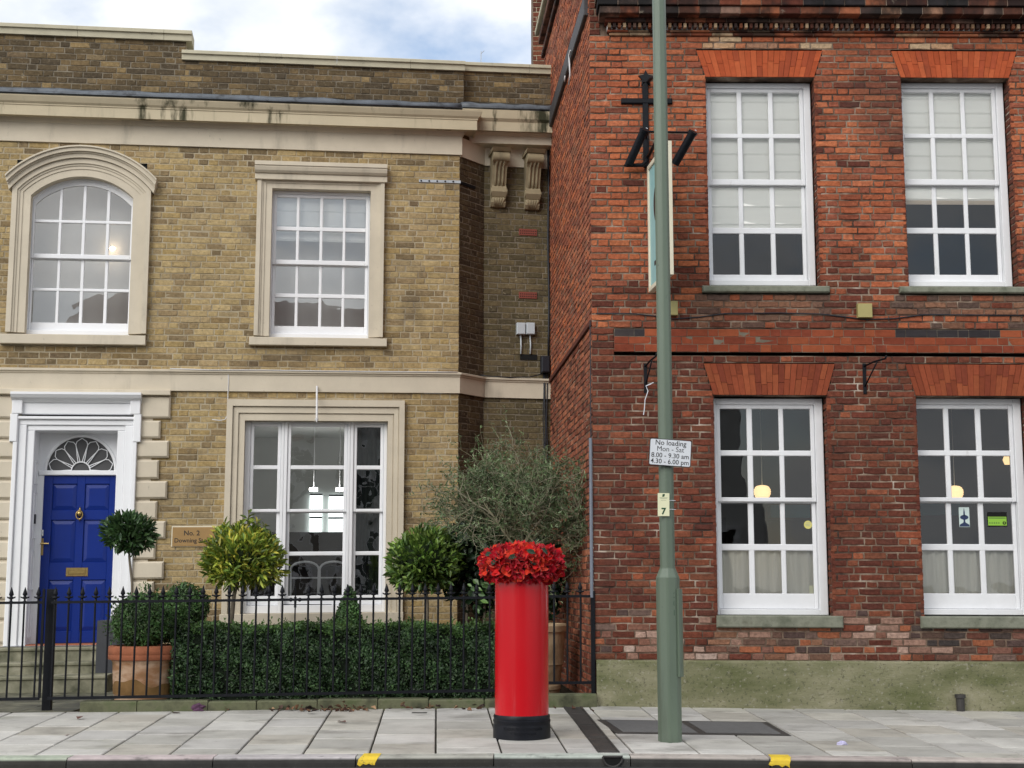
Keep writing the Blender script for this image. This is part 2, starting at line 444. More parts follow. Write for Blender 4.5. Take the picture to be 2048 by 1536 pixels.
material('net_curtain', col=(.66, .65, .58), rough=1, var=.12, vscale=5, bump=.15, bscale=120, trans=.08, stretch=(2.5, 2.5, .3))
material('room_dark', col=(.04, .039, .038), rough=.9, var=.1, vscale=1.2, bump=0)
material('room_pale', col=(.88, .88, .86), rough=.9, var=.06, vscale=1.0, bump=0)
material('shaded_grimy_stucco', col=lin(150, 138, 112), rough=.85, var=.12, vscale=5, bump=.15, bscale=60, spec=.2, stains=[((.05, .045, .035), 4, .54, .72, .55, (1, 1, .4))])  # bracket stucco: recess shade put into the base colour, grime streaks on top
material('dado_wood', col=(.035, .028, .022), rough=.6, var=.15, bump=.1)
material('curtain_dark', col=(.02, .03, .024), rough=1, var=.3, vscale=4, bump=.1, stretch=(2, 2, .3))
material('room_mid', col=(.62, .63, .61), rough=.9, var=.05, vscale=1.0, bump=0)
material('teal_wall', col=(.02, .14, .18), rough=.8, var=.1, bump=0)
material('lantern_paper', col=(.9, .72, .45), rough=.8, var=.05, bump=0, emit=((1.0, .68, .33), .85))
material('bulb_warm', col=(1, .8, .6), rough=.5, var=0, bump=0, emit=((1.0, .76, .5), 9.0))
material('daylit_window', col=(.8, .85, .85), rough=.6, var=0, bump=0, emit=((.86, .95, .95), 1.6))
material('ceiling_light', col=(.9, .9, .9), rough=.5, var=0, bump=0, emit=((1.0, .98, .94), 16.0))
material('sticker_yellow', col=lin(212, 204, 120), rough=.5, var=.04, bump=0)
material('sticker_blue', col=(.015, .03, .09), rough=.5, var=0, bump=0)
material('sticker_pale', col=lin(196, 212, 208), rough=.5, var=.03, bump=0)
material('sticker_green', col=lin(140, 190, 62), rough=.5, var=.03, bump=0)
material('plaque_brass', col=lin(166, 134, 88), rough=.42, metal=.35, var=.08, vscale=8, bump=.05)
material('render_white', col=(.62, .62, .60), rough=.9, var=.05, bump=.1)
material('roof_tile', col=(.14, .055, .038), rough=.9, var=.3, vscale=12, bump=.4, bscale=30)
material('fan_glass', col=(.09, .09, .092), rough=.12, var=.1, vscale=3, bump=0)
material('dark_glass', col=(.02, .022, .026), rough=.08, var=0, bump=0)
material('purple_cloth', col=(.085, .035, .075), rough=.9, var=.2, vscale=20, bump=.3)
material('wrapper', col=(.50, .48, .68), rough=.4, var=.1, bump=.1)
glass('window_glass', wave=.10, base=.035)
glass('old_glass', wave=.45, wscale=2.4, base=.10)
glass('sky_glass', wave=.12, base=.20)

# ------------------------------------------------------------------ brickwork
PAL = {
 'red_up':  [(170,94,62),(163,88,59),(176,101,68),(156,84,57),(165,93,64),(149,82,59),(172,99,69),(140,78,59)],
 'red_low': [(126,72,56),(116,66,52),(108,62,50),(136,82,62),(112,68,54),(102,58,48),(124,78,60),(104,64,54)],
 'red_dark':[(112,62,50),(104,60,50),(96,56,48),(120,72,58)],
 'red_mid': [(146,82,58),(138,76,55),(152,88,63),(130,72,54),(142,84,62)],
 'red_grey':[(110,82,68),(98,74,64),(120,84,66),(88,70,62),(128,92,72)],
 'damp':    [(72,62,58),(62,56,54),(82,64,56),(92,64,54)],
 'salt':    [(164,136,122),(150,122,108),(136,104,90),(120,84,70),(172,150,138)],
 'red_pale':[(190,152,118),(176,112,80),(160,120,96),(196,168,136),(150,86,62),(168,98,70)],
 'red_spall':[(120,84,72),(140,110,96),(92,58,48),(104,84,76),(146,88,62),(78,62,58)],
 'blue':    [(52,48,50),(60,54,54),(46,42,44)],
 'yellow':  [(167,145,102),(161,139,98),(173,151,109),(156,134,94),(165,143,105),(150,129,93),(171,149,107),(159,139,103),(140,120,88),(165,141,95)],
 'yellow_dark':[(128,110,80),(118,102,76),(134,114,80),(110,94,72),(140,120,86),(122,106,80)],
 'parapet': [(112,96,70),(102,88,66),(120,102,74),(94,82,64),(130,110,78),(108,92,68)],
 'cant':    [(92,78,58),(84,72,54),(98,84,62),(78,66,52),(88,76,60)],  # house brick with the shade of the recessed corner put into its colour
 'wing':    [(118,104,76),(110,98,72),(102,92,68),(124,110,82),(98,88,66),(114,102,76)],  # set-back wall, its shade worked into darker brick tones
 'side':    [(152,94,70),(140,84,64),(130,78,62),(158,102,78),(120,74,60),(126,84,66)],
 'arch':    [(172,84,52),(164,78,48),(180,92,58),(158,76,50)],
 'arch_low':[(142,72,48),(132,66,44),(150,80,52),(126,62,44)],
}
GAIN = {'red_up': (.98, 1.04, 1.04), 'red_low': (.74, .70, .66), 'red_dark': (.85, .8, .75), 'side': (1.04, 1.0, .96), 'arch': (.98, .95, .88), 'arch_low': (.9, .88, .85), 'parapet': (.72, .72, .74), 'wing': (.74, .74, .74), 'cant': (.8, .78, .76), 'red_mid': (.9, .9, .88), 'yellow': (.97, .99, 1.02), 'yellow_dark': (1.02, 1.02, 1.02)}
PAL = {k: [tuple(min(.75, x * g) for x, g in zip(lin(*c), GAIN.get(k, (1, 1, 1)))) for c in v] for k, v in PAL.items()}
BF = []
for i in range(8):
    j = (i + 1) % 8
    BF += [(i, j, j + 8, i + 8), (i + 8, j + 8, j + 16, i + 16)]
BF.append(tuple(range(16, 24)))
def unit_brick(L, Hh, jit, ch, r):
    base = [(-.5, -.5), (0, -.5), (.5, -.5), (.5, 0), (.5, .5), (0, .5), (-.5, .5), (-.5, 0)]
    vs = [(x, z, -.035) for x, z in base]
    rim = []
    for k, (x, z) in enumerate(base):
        rim.append((x + r.uniform(-jit, jit) / L, z + r.uniform(-jit, jit) / Hh))
    vs += [(x, z, -ch * r.uniform(.6, 1.3)) for x, z in rim]
    for k, (x, z) in enumerate(rim):
        sx = -1 if base[k][0] > 0 else (1 if base[k][0] < 0 else 0)
        sz = -1 if base[k][1] > 0 else (1 if base[k][1] < 0 else 0)
        vs.append((x + sx * ch * 1.2 / L, z + sz * ch * 1.2 / Hh, r.uniform(-.0015, .003)))
    return np.array(vs)
BV = {}
def variants(kind, jit, ch):
    key = (kind, jit, ch)
    if key not in BV:
        L = {'s': .22, 'h': .105}[kind]
        r = random.Random(hash(key) & 0xffff)
        r = random.Random(len(BV) + 3)
        BV[key] = [unit_brick(L, .065, jit, ch, r) for _ in range(10)]
    return BV[key]

def vnoise(x, y, seed=0):
    xi, yi = math.floor(x), math.floor(y); fx, fy = x - xi, y - yi
    h = lambda a, b: ((math.sin(a * 127.1 + b * 311.7 + seed * 74.7) * 43758.5453) % 1.0)
    fx, fy = fx * fx * (3 - 2 * fx), fy * fy * (3 - 2 * fy)
    return (h(xi, yi) * (1 - fx) + h(xi + 1, yi) * fx) * (1 - fy) + (h(xi, yi + 1) * (1 - fx) + h(xi + 1, yi + 1) * fx) * fy

class Brickwork:
    """collects the bricks of one building; the largest in the picture become parts, the rest one mass"""
    def __init__(s, jit, ch, recess, joint):
        s.b = []; s.jit, s.ch, s.recess, s.joint = jit, ch, recess, joint
        s.mortar = MB()
    def fill(s, P, u0, u1, v0, v1, course, stretch, pal, holes=(), n=0.0, header=None, start=0, plain=False):
        header = header or stretch * .48
        nc = max(1, round((v1 - v0) / course)); ch = (v1 - v0) / nc
        for i in range(nc):
            a, b = v0 + i * ch, v0 + (i + 1) * ch
            vm = (a + b) / 2
            iv = [(u0, u1)]
            for h in holes:
                q = h(vm) if callable(h) else ((h[0], h[1]) if h[2] < vm < h[3] else None)
                if not q: continue
                nx = []
                for (p, r_) in iv:
                    if q[1] <= p or q[0] >= r_: nx.append((p, r_)); continue
                    if q[0] > p: nx.append((p, q[0]))
                    if q[1] < r_: nx.append((q[1], r_))
                iv = nx
            x = u0 - rng.uniform(0, .03) - ((stretch * .74) if (i + start) % 2 else 0)
            cuts, k = [], 0
            while x < u1:
                cuts.append(x)
                Lb = stretch if k % 2 == 0 else header
                if rng.random() < .07: Lb = stretch
                if rng.random() < .04: Lb = header
                x += Lb * rng.uniform(.97, 1.03) + s.joint; k += 1
            for (p, r_) in iv:
                if r_ - p < .015: continue
                s.mortar.quad(P.w(p, a, n - s.recess), P.w(r_, a, n - s.recess), P.w(r_, b, n - s.recess), P.w(p, b, n - s.recess))
                c = [p] + [q for q in cuts if p + .05 < q < r_ - .05] + [r_]
                for q in range(len(c) - 1):
                    j = s.joint * rng.uniform(.75, 1.3) / 2
                    jv = s.joint * rng.uniform(.75, 1.25) / 2
                    e0 = j if q else 0.001
                    e1 = j if q < len(c) - 2 else 0.001
                    name = pal(P, (c[q] + c[q + 1]) / 2, vm) if callable(pal) else pal
                    col = rng.choice(PAL[name]); g = rng.uniform(.93, 1.06)
                    s.b.append((P, c[q] + e0, c[q + 1] - e1, a + jv, b - jv, n + rng.uniform(-.003, .003), (name, PAL[name].index(col)), g))
    def finish(s, parent, brick_mat, mortar_mat, single=300, hidden=None):
        def size(b):
            P, a, c, v0, v1, n, _, _ = b
            px, py, dep = project(P.w((a + c) / 2, (v0 + v1) / 2, n))
            if not (4 < px < 2044 and 4 < py < 1532): return 0
            if hidden and hidden(px, py): return 0
            return (c - a) * (v1 - v0) * abs(P.nrm.y) / dep ** 2
        order = sorted(range(len(s.b)), key=lambda i: -size(s.b[i]))
        pick = set(i for i in order[:single] if size(s.b[i]) > 0)
        mb = MB(); shared = {}
        V, C, F = [], [], []
        nb = 0
        for i, (P, a, c, v0, v1, n, (nm, ci), g) in enumerate(s.b):
            kind = 's' if c - a > .15 else 'h'
            vi = (i * 7) % 10
            col = PAL[nm][ci]
            arr = variants(kind, s.jit, s.ch)[vi]
            if i in pick:
                gi = int(i % 3); gg = (.9, 1.0, 1.08)[gi]
                key = (kind, vi, nm, ci, gi)
                if key not in shared:
                    m1 = MB(); m1.add([(x, -z2, y) for x, y, z2 in arr.tolist()], [f for f in BF], tuple(k * gg for k in col))
                    shared[key] = mesh_from('brick', m1, brick_mat)
                mw = P.mat((a + c) / 2, (v0 + v1) / 2, n) @ Matrix.Diagonal((c - a, 1, v1 - v0, 1))
                inst('brick', shared[key], mw, parent)
            else:
                us = (a + c) / 2 + arr[:, 0] * (c - a); vv = (v0 + v1) / 2 + arr[:, 1] * (v1 - v0); nn = n + arr[:, 2]
                pts = np.empty((24, 3))
                pts[:, 0] = P.O.x + P.t.x * us + P.nrm.x * nn; pts[:, 1] = P.O.y + P.t.y * us + P.nrm.y * nn; pts[:, 2] = vv + P.k * us
                mb.v.extend(map(tuple, pts.tolist())); mb.c.extend([tuple(k * g for k in col)] * 24)
                for f in BF:
                    mb.f.append([nb + q for q in f]); mb.m.append(0)
                nb += 24
        o = obj('brickwork', mb, brick_mat, parent); o['kind'] = 'stuff'
        obj('mortar', s.mortar, mortar_mat, parent)
        print('bricks', len(s.b), 'single', len(pick))

def text_mesh(body, size, extrude=0.0, align='CENTER', bold=0.0, spacing=1.0):
    cu = bpy.data.curves.new('lettering', 'FONT')
    cu.body = body; cu.size = size; cu.align_x = align; cu.align_y = 'CENTER'; cu.extrude = extrude; cu.offset = bold; cu.space_character = spacing
    cu.resolution_u = 3
    o = bpy.data.objects.new('lettering', cu); COL.objects.link(o)
    dg = bpy.context.evaluated_depsgraph_get(); dg.update()
    me = bpy.data.meshes.new_from_object(o.evaluated_get(dg))
    bpy.data.objects.remove(o); bpy.data.curves.remove(cu)
    me.name = 'lettering'
    return me

def letter(body, size, P, u, v, n, mat, parent, name='lettering', extrude=.0008, bold=0.0, spacing=1.0, mw=None):
    me = text_mesh(body, size, extrude, 'CENTER', bold, spacing)
    me.materials.clear(); me.materials.append(MATS[mat])
    if mw is None:
        mw = P.mat(u, v, n) @ Matrix.Rotation(math.radians(90), 4, 'X')
    return inst(name, me, mw, parent)

# ------------------------------------------------------------------ sash windows
def sash_window(root, P, outer, cols, ups, lows, d, paint, gl, label=None, stile=None, arch=None, gap=.035, bottom=None):
    """outer: (u0,u1,v0,v1) of the box frame, cols / ups / lows: glass intervals; d: depth of the frame face behind the wall"""
    u0, u1, v0, v1 = outer
    M = MATS[paint]
    gl_l, gl_r = cols[0][0], cols[-1][1]
    st = stile or .05
    su0, su1 = gl_l - st, gl_r + st
    top = max(q[1] for q in ups); st_top = top + st
    bot = min(q[0] for q in (lows or ups))
    bt = bottom if bottom is not None else v0 + .06
    fr = MB()
    nf = -d
    fr.pbox(P, u0, su0, v0, (st_top if arch else v1), nf - .14, nf, .006)
    fr.pbox(P, su1, u1, v0, (st_top if arch else v1), nf - .14, nf, .006)
    if not arch:
        fr.pbox(P, su0, su1, st_top, v1, nf - .14, nf - .002, .006)
    fr.pbox(P, su0, su1, v0, bt, nf - .14, nf - .002, .006)
    win = obj('window', fr, M, root)
    if label: win['label'] = label
    def one(rows, n, lo, hi, arched):
        mb = MB()
        mb.pbox(P, su0 + .002, gl_l, lo, hi, n - .04, n, .007)
        mb.pbox(P, gl_r, su1 - .002, lo, hi, n - .04, n, .007)
        rows = sorted(rows)
        edges = [lo] + [x for r in rows for x in r] + [hi]
        for k in range(0, len(edges), 2):
            a, b = edges[k], edges[k + 1]
            if arched and k == len(edges) - 2: continue
            mb.pbox(P, gl_l - .001, gl_r + .001, a, b, n - .04, n - .0015, .007)
        for k in range(len(cols) - 1):
            a, b = cols[k][1], cols[k + 1][0]
            mb.pbox(P, a, b, lo + .003, (arched((a + b) / 2) if arched else hi - .003), n - .038, n - .004, .007)
        o = obj('sash', mb, M, win)
        for r in rows:
            for c in cols:
                pm = MB()
                if arched and r is rows[-1]:
                    pts = [P.w(c[0] - .004, r[0] - .004, n - .022), P.w(c[1] + .004, r[0] - .004, n - .022)]
                    for q in range(7):
                        uu = c[1] - (c[1] - c[0]) * q / 6
                        pts.append(P.w(uu, arched(uu) + .006, n - .022))
                    pm.add(pts, [tuple(range(len(pts)))])
                else:
                    t = rng.uniform(-.0025, .0025)
                    pm.quad(P.w(c[0] - .004, r[0] - .004, n - .022 + t), P.w(c[1] + .004, r[0] - .004, n - .022 - t), P.w(c[1] + .004, r[1] + .004, n - .022 - t), P.w(c[0] - .004, r[1] + .004, n - .022 + t))
                obj('pane', pm, MATS[gl], win)
    if lows:
        mid_hi = min(q[0] for q in ups); mid_lo = max(q[1] for q in lows)
        one(ups, nf - .02, mid_lo + .012, st_top, arch)
        one(lows, nf - .064, bt + .002, mid_hi - .004, None)
    else:
        one(ups, nf - .02, bt + .002, st_top, arch)
    return win

# ------------------------------------------------------------------ the red brick building
RED = Plane(0, 15, 1, 0, -.004)
u_c = RED.u(1188, 1167)
RED = Plane(u_c, 15, 1, 0, -.004)
XC = u_c
side_len = 5.2
SIDE = Plane(XC - .073 * side_len, 15 + side_len, .073, -1, 0.0)

def red_v(y, x=1500, n=0.0): return RED.v(x, y, n)
red = empty('red_brick_building', (XC + 2.5, 15.2, 0), 'red brick building with white sash windows and flat brick arches', 'building')
bw = Brickwork(.0045, .005, .007, .0145)
D_SET = .16
# openings: (frame left x at top, frame right x at top, frame top y, frame bottom y)
def win_rect(xl, xr, yt, xl2, xr2, yb):
    a = (RED.u(xl, yt, -D_SET) + RED.u(xl2, yb, -D_SET)) / 2
    b = (RED.u(xr, yt, -D_SET) + RED.u(xr2, yb, -D_SET)) / 2
    return a, b, RED.v((xl + xr) / 2, yb, -D_SET), RED.v((xl + xr) / 2, yt, -D_SET)
WA = win_rect(1410, 1620, 166, 1417, 1632, 571)
WB = win_rect(1796, 2006, 166, 1812, 2025, 573)
WC = win_rect(1425, 1643, 797, 1434, 1659, 1230)
WD = win_rect(1823, 2035, 797, 1845, 2068, 1230)
head_up, head_lo = red_v(154), red_v(790)
top_up, top_lo = red_v(101), red_v(727)
openings = []
def arch_hole(ua, ub, v0, v1, spread):
    def h(v):
        if v0 < v < v1:
            t = (v - v0) / (v1 - v0) * spread
            return ua - .005 - t, ub + .005 + t
    return h
ARCHES = []
for W, hd, tp, pal in ((WA, head_up, top_up, 'arch'), (WB, head_up, top_up, 'arch'), (WC, head_lo, top_lo, 'arch_low'), (WD, head_lo, top_lo, 'arch_low')):
    openings.append((W[0] - .012, W[1] + .012, W[2] - .06, hd))
    openings.append(arch_hole(W[0] - .012, W[1] + .012, hd, tp, .10))
    ARCHES.append((W[0] - .012, W[1] + .012, hd, tp, .10, pal))
sill_up_v = (red_v(586), red_v(573)); sill_lo_v = (red_v(1255), red_v(1231))
openings.append((RED.u(1405, 580), RED.u(1660, 580), sill_up_v[0], sill_up_v[1]))
openings.append((RED.u(1800, 580), RED.u(2075, 580), sill_up_v[0], sill_up_v[1]))
openings.append((RED.u(1434, 1243), RED.u(1687, 1243), sill_lo_v[0], sill_lo_v[1]))
openings.append((RED.u(1843, 1243), RED.u(2100, 1243), sill_lo_v[0], sill_lo_v[1]))
band_v0, band_v1 = red_v(705), red_v(659)
openings.append((RED.u(1228, 680), 12, band_v0, band_v1))
plinth_v = red_v(1321)
RED_R = RED.u(2048, 700) + 2.2
cor_v0 = red_v(72)
wall_top = red_v(-60)
SILLS = [(RED.u(1400, 580), RED.u(1665, 580), sill_up_v[0]), (RED.u(1795, 580), RED.u(2080, 580), sill_up_v[0]), (RED.u(1430, 1243), RED.u(1690, 1243), sill_lo_v[0]), (RED.u(1840, 1243), RED.u(2105, 1243), sill_lo_v[0])]
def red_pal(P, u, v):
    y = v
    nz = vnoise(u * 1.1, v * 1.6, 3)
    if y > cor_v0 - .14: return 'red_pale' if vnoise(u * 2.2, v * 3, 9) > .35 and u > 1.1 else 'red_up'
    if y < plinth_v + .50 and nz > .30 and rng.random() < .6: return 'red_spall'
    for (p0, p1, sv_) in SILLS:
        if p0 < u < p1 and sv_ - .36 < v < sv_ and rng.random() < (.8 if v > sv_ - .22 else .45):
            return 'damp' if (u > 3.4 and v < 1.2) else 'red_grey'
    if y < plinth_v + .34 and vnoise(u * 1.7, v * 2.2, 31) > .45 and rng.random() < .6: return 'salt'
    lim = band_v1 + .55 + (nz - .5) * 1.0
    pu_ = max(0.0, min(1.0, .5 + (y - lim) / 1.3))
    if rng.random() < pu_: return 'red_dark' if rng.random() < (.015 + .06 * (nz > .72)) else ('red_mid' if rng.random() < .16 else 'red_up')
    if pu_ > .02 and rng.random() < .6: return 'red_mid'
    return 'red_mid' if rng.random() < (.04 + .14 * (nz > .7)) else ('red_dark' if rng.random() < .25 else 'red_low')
course = .0745
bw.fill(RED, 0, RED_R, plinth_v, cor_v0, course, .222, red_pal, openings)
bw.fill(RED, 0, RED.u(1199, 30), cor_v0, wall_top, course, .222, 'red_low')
# projecting string band of three courses, top course partly of blue-black bricks
def band_pal(P, u, v):
    if v > band_v1 - .07 and (vnoise(u * .8, 1.5, 5) > .55): return 'blue'
    return 'arch_low'
bband = Brickwork(.0012, .002, .003, .0045)
bband.fill(RED, RED.u(1228, 680), RED_R, band_v0, band_v1, (band_v1 - band_v0) / 3.0, .222, band_pal, (), .026)
bband.finish(red, MATS['gauged_brick'], MATS['dark_mortar'], 0)
mbs = MB()
mbs.pbox(RED, RED.u(1228, 680) + .002, RED_R, band_v0 + .002, band_v1 - .002, -.02, .012, 0)
obj('string_course_core', mbs, MATS['red_mortar'], red)
# window reveals
for W, hd in ((WA, head_up), (WB, head_up), (WC, head_lo), (WD, head_lo)):
    a, b = W[0] - .012, W[1] + .012
    q = RED.w(b, 0, -D_SET - .02); q2 = RED.w(b, 0, 0)
    rp = Plane(q[0], q[1], 0, -1, 0)
    off = RED.k * b
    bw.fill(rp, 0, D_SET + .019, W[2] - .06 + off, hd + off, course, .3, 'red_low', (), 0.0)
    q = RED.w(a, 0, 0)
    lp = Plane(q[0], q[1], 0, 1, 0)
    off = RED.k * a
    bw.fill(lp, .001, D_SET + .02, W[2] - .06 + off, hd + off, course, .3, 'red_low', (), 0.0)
# side wall facing the neighbour
side_low = 0.02
def side_pal(P, u, v):
    return 'side' if rng.random() < .75 else ('red_low' if v < 4 else 'red_up')
side_top = SIDE.v(1105, 4)
bw.fill(SIDE, 0, side_len, side_low, side_top, course, .222, side_pal, ())
bw.finish(red, MATS['red_brick'], MATS['red_mortar'], 300,
          lambda x, y: 1300 < x < 1368 or (x < 1190 and y > 1000) or y < 40)

# gauged flat arches: rubbed bricks fanned out over each window
for (a, b, v0, v1, sp, pal) in ARCHES:
    nv = 21
    core = MB()
    core.add([RED.w(a - .004, v0 + .001, -.012), RED.w(b + .004, v0 + .001, -.012), RED.w(b + sp + .004, v1, -.012), RED.w(a - sp - .004, v1, -.012),
              RED.w(a - .004, v0 + .001, -D_SET - .02), RED.w(b + .004, v0 + .001, -D_SET - .02)], [(0, 1, 2, 3), (4, 5, 1, 0)])
    ao = obj('flat_arch', core, MATS['red_mortar'], red)
    for k in range(nv):
        split = rng.choice([.33, .5, .66, 1.0]) if k % 2 else rng.choice([.4, .6, 1.0])
        for (s0, s1) in ((0, split), (split, 1.0)):
            if s1 - s0 < .05: continue
            mb = MB(); g = .0028 if rng.random() < .8 else .006
            def P4(s, k0, dn):
                w = (b - a) + 2 * sp * s
                return RED.w((a + b) / 2 - w / 2 + w * k0 / nv, v0 + (v1 - v0) * s, dn)
            e = g * nv / (b - a)
            nn = .004 + rng.uniform(-.002, .002)
            q0 = [P4(s0 + .006, k + e / 2, -.03), P4(s0 + .006, k + 1 - e / 2, -.03), P4(s1 - .006, k + 1 - e / 2, -.03), P4(s1 - .006, k + e / 2, -.03)]
            q1 = [P4(s0 + .006, k + e / 2, nn), P4(s0 + .006, k + 1 - e / 2, nn), P4(s1 - .006, k + 1 - e / 2, nn), P4(s1 - .006, k + e / 2, nn)]
            c = rng.choice(PAL[pal]); gg = rng.uniform(.88, 1.1)
            mb.add(q0 + q1, [(4, 5, 6, 7), (0, 1, 5, 4), (1, 2, 6, 5), (2, 3, 7, 6), (3, 0, 4, 7)], tuple(x * gg for x in c))
            obj('voussoir', mb, MATS['gauged_brick'], ao)

# cornice: moulded courses, a row of brick dentils, projecting top
cu0 = RED.u(1218, 66, .06)
def strip(name, ua, va, vb, n0, n1, pal, unit=.225, mat='dark_cornice', c=.006):
    u = ua; k = 0
    core = MB(); core.pbox(RED, ua + .003, RED_R, va + .003, vb - .003, -.05, n1 - .008)
    o = obj(name, core, MATS['red_mortar'], red)
    while u < RED_R:
        L = unit * rng.uniform(.93, 1.07)
        mb = MB(); cc = rng.choice(PAL[rng.choice(pal)]); g = rng.uniform(.7, 1.1)
        mb.pbox(RED, u + .003, min(u + L - .004, RED_R), va + .002, vb - .002, -.04, n1 + rng.uniform(-.004, .004), c, tuple(x * g for x in cc))
        obj('moulded_brick', mb, MATS[mat], o)
        u += L; k += 1
strip('cornice_moulding', cu0, red_v(71, n=.04), red_v(64, n=.05), 0, .035, ['red_pale', 'red_up', 'red_pale'])
strip('cornice_moulding', cu0 - .02, red_v(64, n=.06) + .001, red_v(59, n=.07), 0, .06, ['red_pale', 'red_low'])
dv0, dv1 = red_v(59, n=.07) + .002, red_v(46, n=.12)
core = MB(); core.pbox(RED, cu0 - .02, RED_R, dv0, dv1 - .001, -.05, .045)
dent = obj('dentil_course', core, MATS['dark_cornice'], red)
dmesh = {}
pitch = .0555
u = cu0 - .015; k = 0
while u < RED_R - .04:
    ci = k * 5 % 6; nm = 'red_spall' if k % 3 else 'red_pale'
    if (nm, ci) not in dmesh:
        mb = MB(); w2, h2 = pitch * .29, (dv1 - dv0) / 2 - .002
        c = PAL[nm][ci]; c = tuple(x * (.55 + .12 * (k % 5)) for x in c)
        mb.add([(-w2, 0, -h2), (w2, 0, -h2), (w2, 0, h2), (-w2, 0, h2), (-w2, -.072, -h2), (w2, -.072, -h2), (w2, -.072, h2), (-w2, -.072, h2)],
               [(4, 5, 6, 7), (0, 1, 5, 4), (1, 2, 6, 5), (2, 3, 7, 6), (3, 0, 4, 7)], c)
        dmesh[(nm, ci)] = mesh_from('dentil', mb, MATS['gauged_brick'])
    inst('dentil', dmesh[(nm, ci)], RED.mat(u + pitch * .3, (dv0 + dv1) / 2, .046), dent)
    u += pitch * rng.uniform(.97, 1.03); k += 1
strip('cornice_moulding', cu0 - .05, dv1 + .001, red_v(34, n=.16), 0, .14, ['red_low', 'red_spall'])
cv = red_v(27, n=.27)
strip('cornice_shelf', RED.u(1199, 20, .27), cv, cv + .085, 0, .27, ['red_pale', 'red_low', 'red_spall'])
strip('cornice_shelf', RED.u(1195, 8, .30), cv + .086, cv + .17, 0, .30, ['red_spall', 'blue', 'red_low'])
strip('cornice_shelf', RED.u(1192, -6, .33), cv + .171, cv + .27, 0, .33, ['red_spall', 'blue', 'red_low'])
mb = MB(); mb.pbox(RED, RED.u(1199, 30), RED_R, cor_v0, wall_top, -.12, -.02)
obj('wall_core', mb, MATS['red_mortar'], red)

# side wall: verge mouldings and the dark lead flashing, all level along the wall
def side_strip(name, va, vb, n1, mat, ua=0.0, ub=side_len, col=None, c=.01):
    mb = MB(); mb.pbox(SIDE, ua, ub, va, vb, -.03, n1, c, col); return obj(name, mb, MATS[mat], red)
sv = SIDE.v(1133, 160)
side_strip('lead_flashing', sv - .03, sv + .20, .045, 'dark_lead', 0, side_len - .12)
side_strip('verge_moulding', side_top - .36, side_top - .29, .05, 'dark_cornice', 0, side_len - .6, lin(90, 60, 50))
side_strip('verge_moulding', side_top - .14, side_top - .05, .09, 'dark_cornice', 0, side_len, lin(120, 84, 70))
side_strip('verge_coping', side_top, side_top + .07, .14, 'coping_stone', -.02, side_len)
b2 = SIDE.v(1130, 722)
side_strip('string_course_return', b2 - .02, b2 + .035, .025, 'red_brick', 0, side_len - .02, PAL['red_dark'][2], .004)
# body of the building so that no light leaks through
mb = MB(); p = RED.w(0, 0, 0)
mb.box(XC + .05, XC + 9, 15.9 + 3.2, 15 + side_len + 2, 0, 9)
back = obj('rear_wall', mb, MATS['red_mortar'], red)
mb = MB(); mb.box(XC + .02, XC + 9, 15.03, 15.9 + 3.25, wall_top - .12, wall_top)
obj('roof', mb, MATS['lead'], red)
mb = MB(); mb.pbox(SIDE, -.0, side_len - .03, 0, side_top, -.20, -.03); obj('party_wall', mb, MATS['red_mortar'], red)
# stone plinth
mb = MB()
N_ = 14
pu0, pu1 = RED.u(1193, 1360), RED_R
for i in range(N_):
    a, b = pu0 + (pu1 - pu0) * i / N_, pu0 + (pu1 - pu0) * (i + 1) / N_
    d0, d1 = -.0, -.0
    zt = plinth_v
    mb.add([RED.w(a, -.25, .05), RED.w(b, -.25, .05), RED.w(b, zt - .02, .045), RED.w(a, zt - .02, .045), RED.w(b, zt, .015), RED.w(a, zt, .015), RED.w(b, zt, -.03), RED.w(a, zt, -.03)],
           [(0, 1, 2, 3), (3, 2, 4, 5), (5, 4, 6, 7)])
mb.add([RED.w(pu0, -.25, -.03), RED.w(pu0, -.25, .05), RED.w(pu0, zt - .02, .045), RED.w(pu0, zt, .015), RED.w(pu0, zt, -.03)], [(0, 1, 2, 3, 4)])
obj('plinth', mb, MATS['green_stone'], red)

# windows of the red building
def rcols(xs, y): return [(RED.u(a, y, -D_SET - .03), RED.u(b, y, -D_SET - .03)) for a, b in xs]
def rrows(ys, x): return [tuple(sorted((RED.v(x, a, -D_SET - .03), RED.v(x, b, -D_SET - .03)))) for a, b in ys]
def red_window(W, xs, yx, ups, lows, gl, label, paint, stile):
    x = (xs[0][0] + xs[-1][1]) / 2
    return sash_window(red, RED, W, rcols(xs, yx), rrows(ups, x), rrows(lows, x), D_SET, paint, gl, label, stile)
UPR, LWR = [(186, 268), (277, 359)], [(373, 454), (466, 548)]
wa = red_window(WA, [(1421, 1474), (1483.5, 1536.5), (1546, 1599)], 227, UPR, LWR, 'window_glass', 'upper sash window above the lamp post side, blind lowered to the bottom panes', 'old_white_paint', .045)
wb = red_window(WB, [(1806, 1859), (1868, 1921.5), (1930, 1984)], 227, UPR, LWR, 'window_glass', 'upper sash window at the right edge with its blind half way down', 'old_white_paint', .045)
UPR2, LWR2 = [(818, 901), (912, 995)], [(1006, 1088), (1101, 1187)]
wc = red_window(WC, [(1440, 1493.5), (1504.5, 1557.5), (1567, 1620.5)], 860, UPR2, LWR2, 'window_glass', 'ground floor sash window beside the lamp post with a round yellow sticker', 'old_white_paint', .045)
wd = red_window(WD, [(1833, 1887.5), (1898, 1951), (1962, 2018)], 860, UPR2, LWR2, 'window_glass', 'ground floor sash window at the right edge with two stickers', 'old_white_paint', .045)
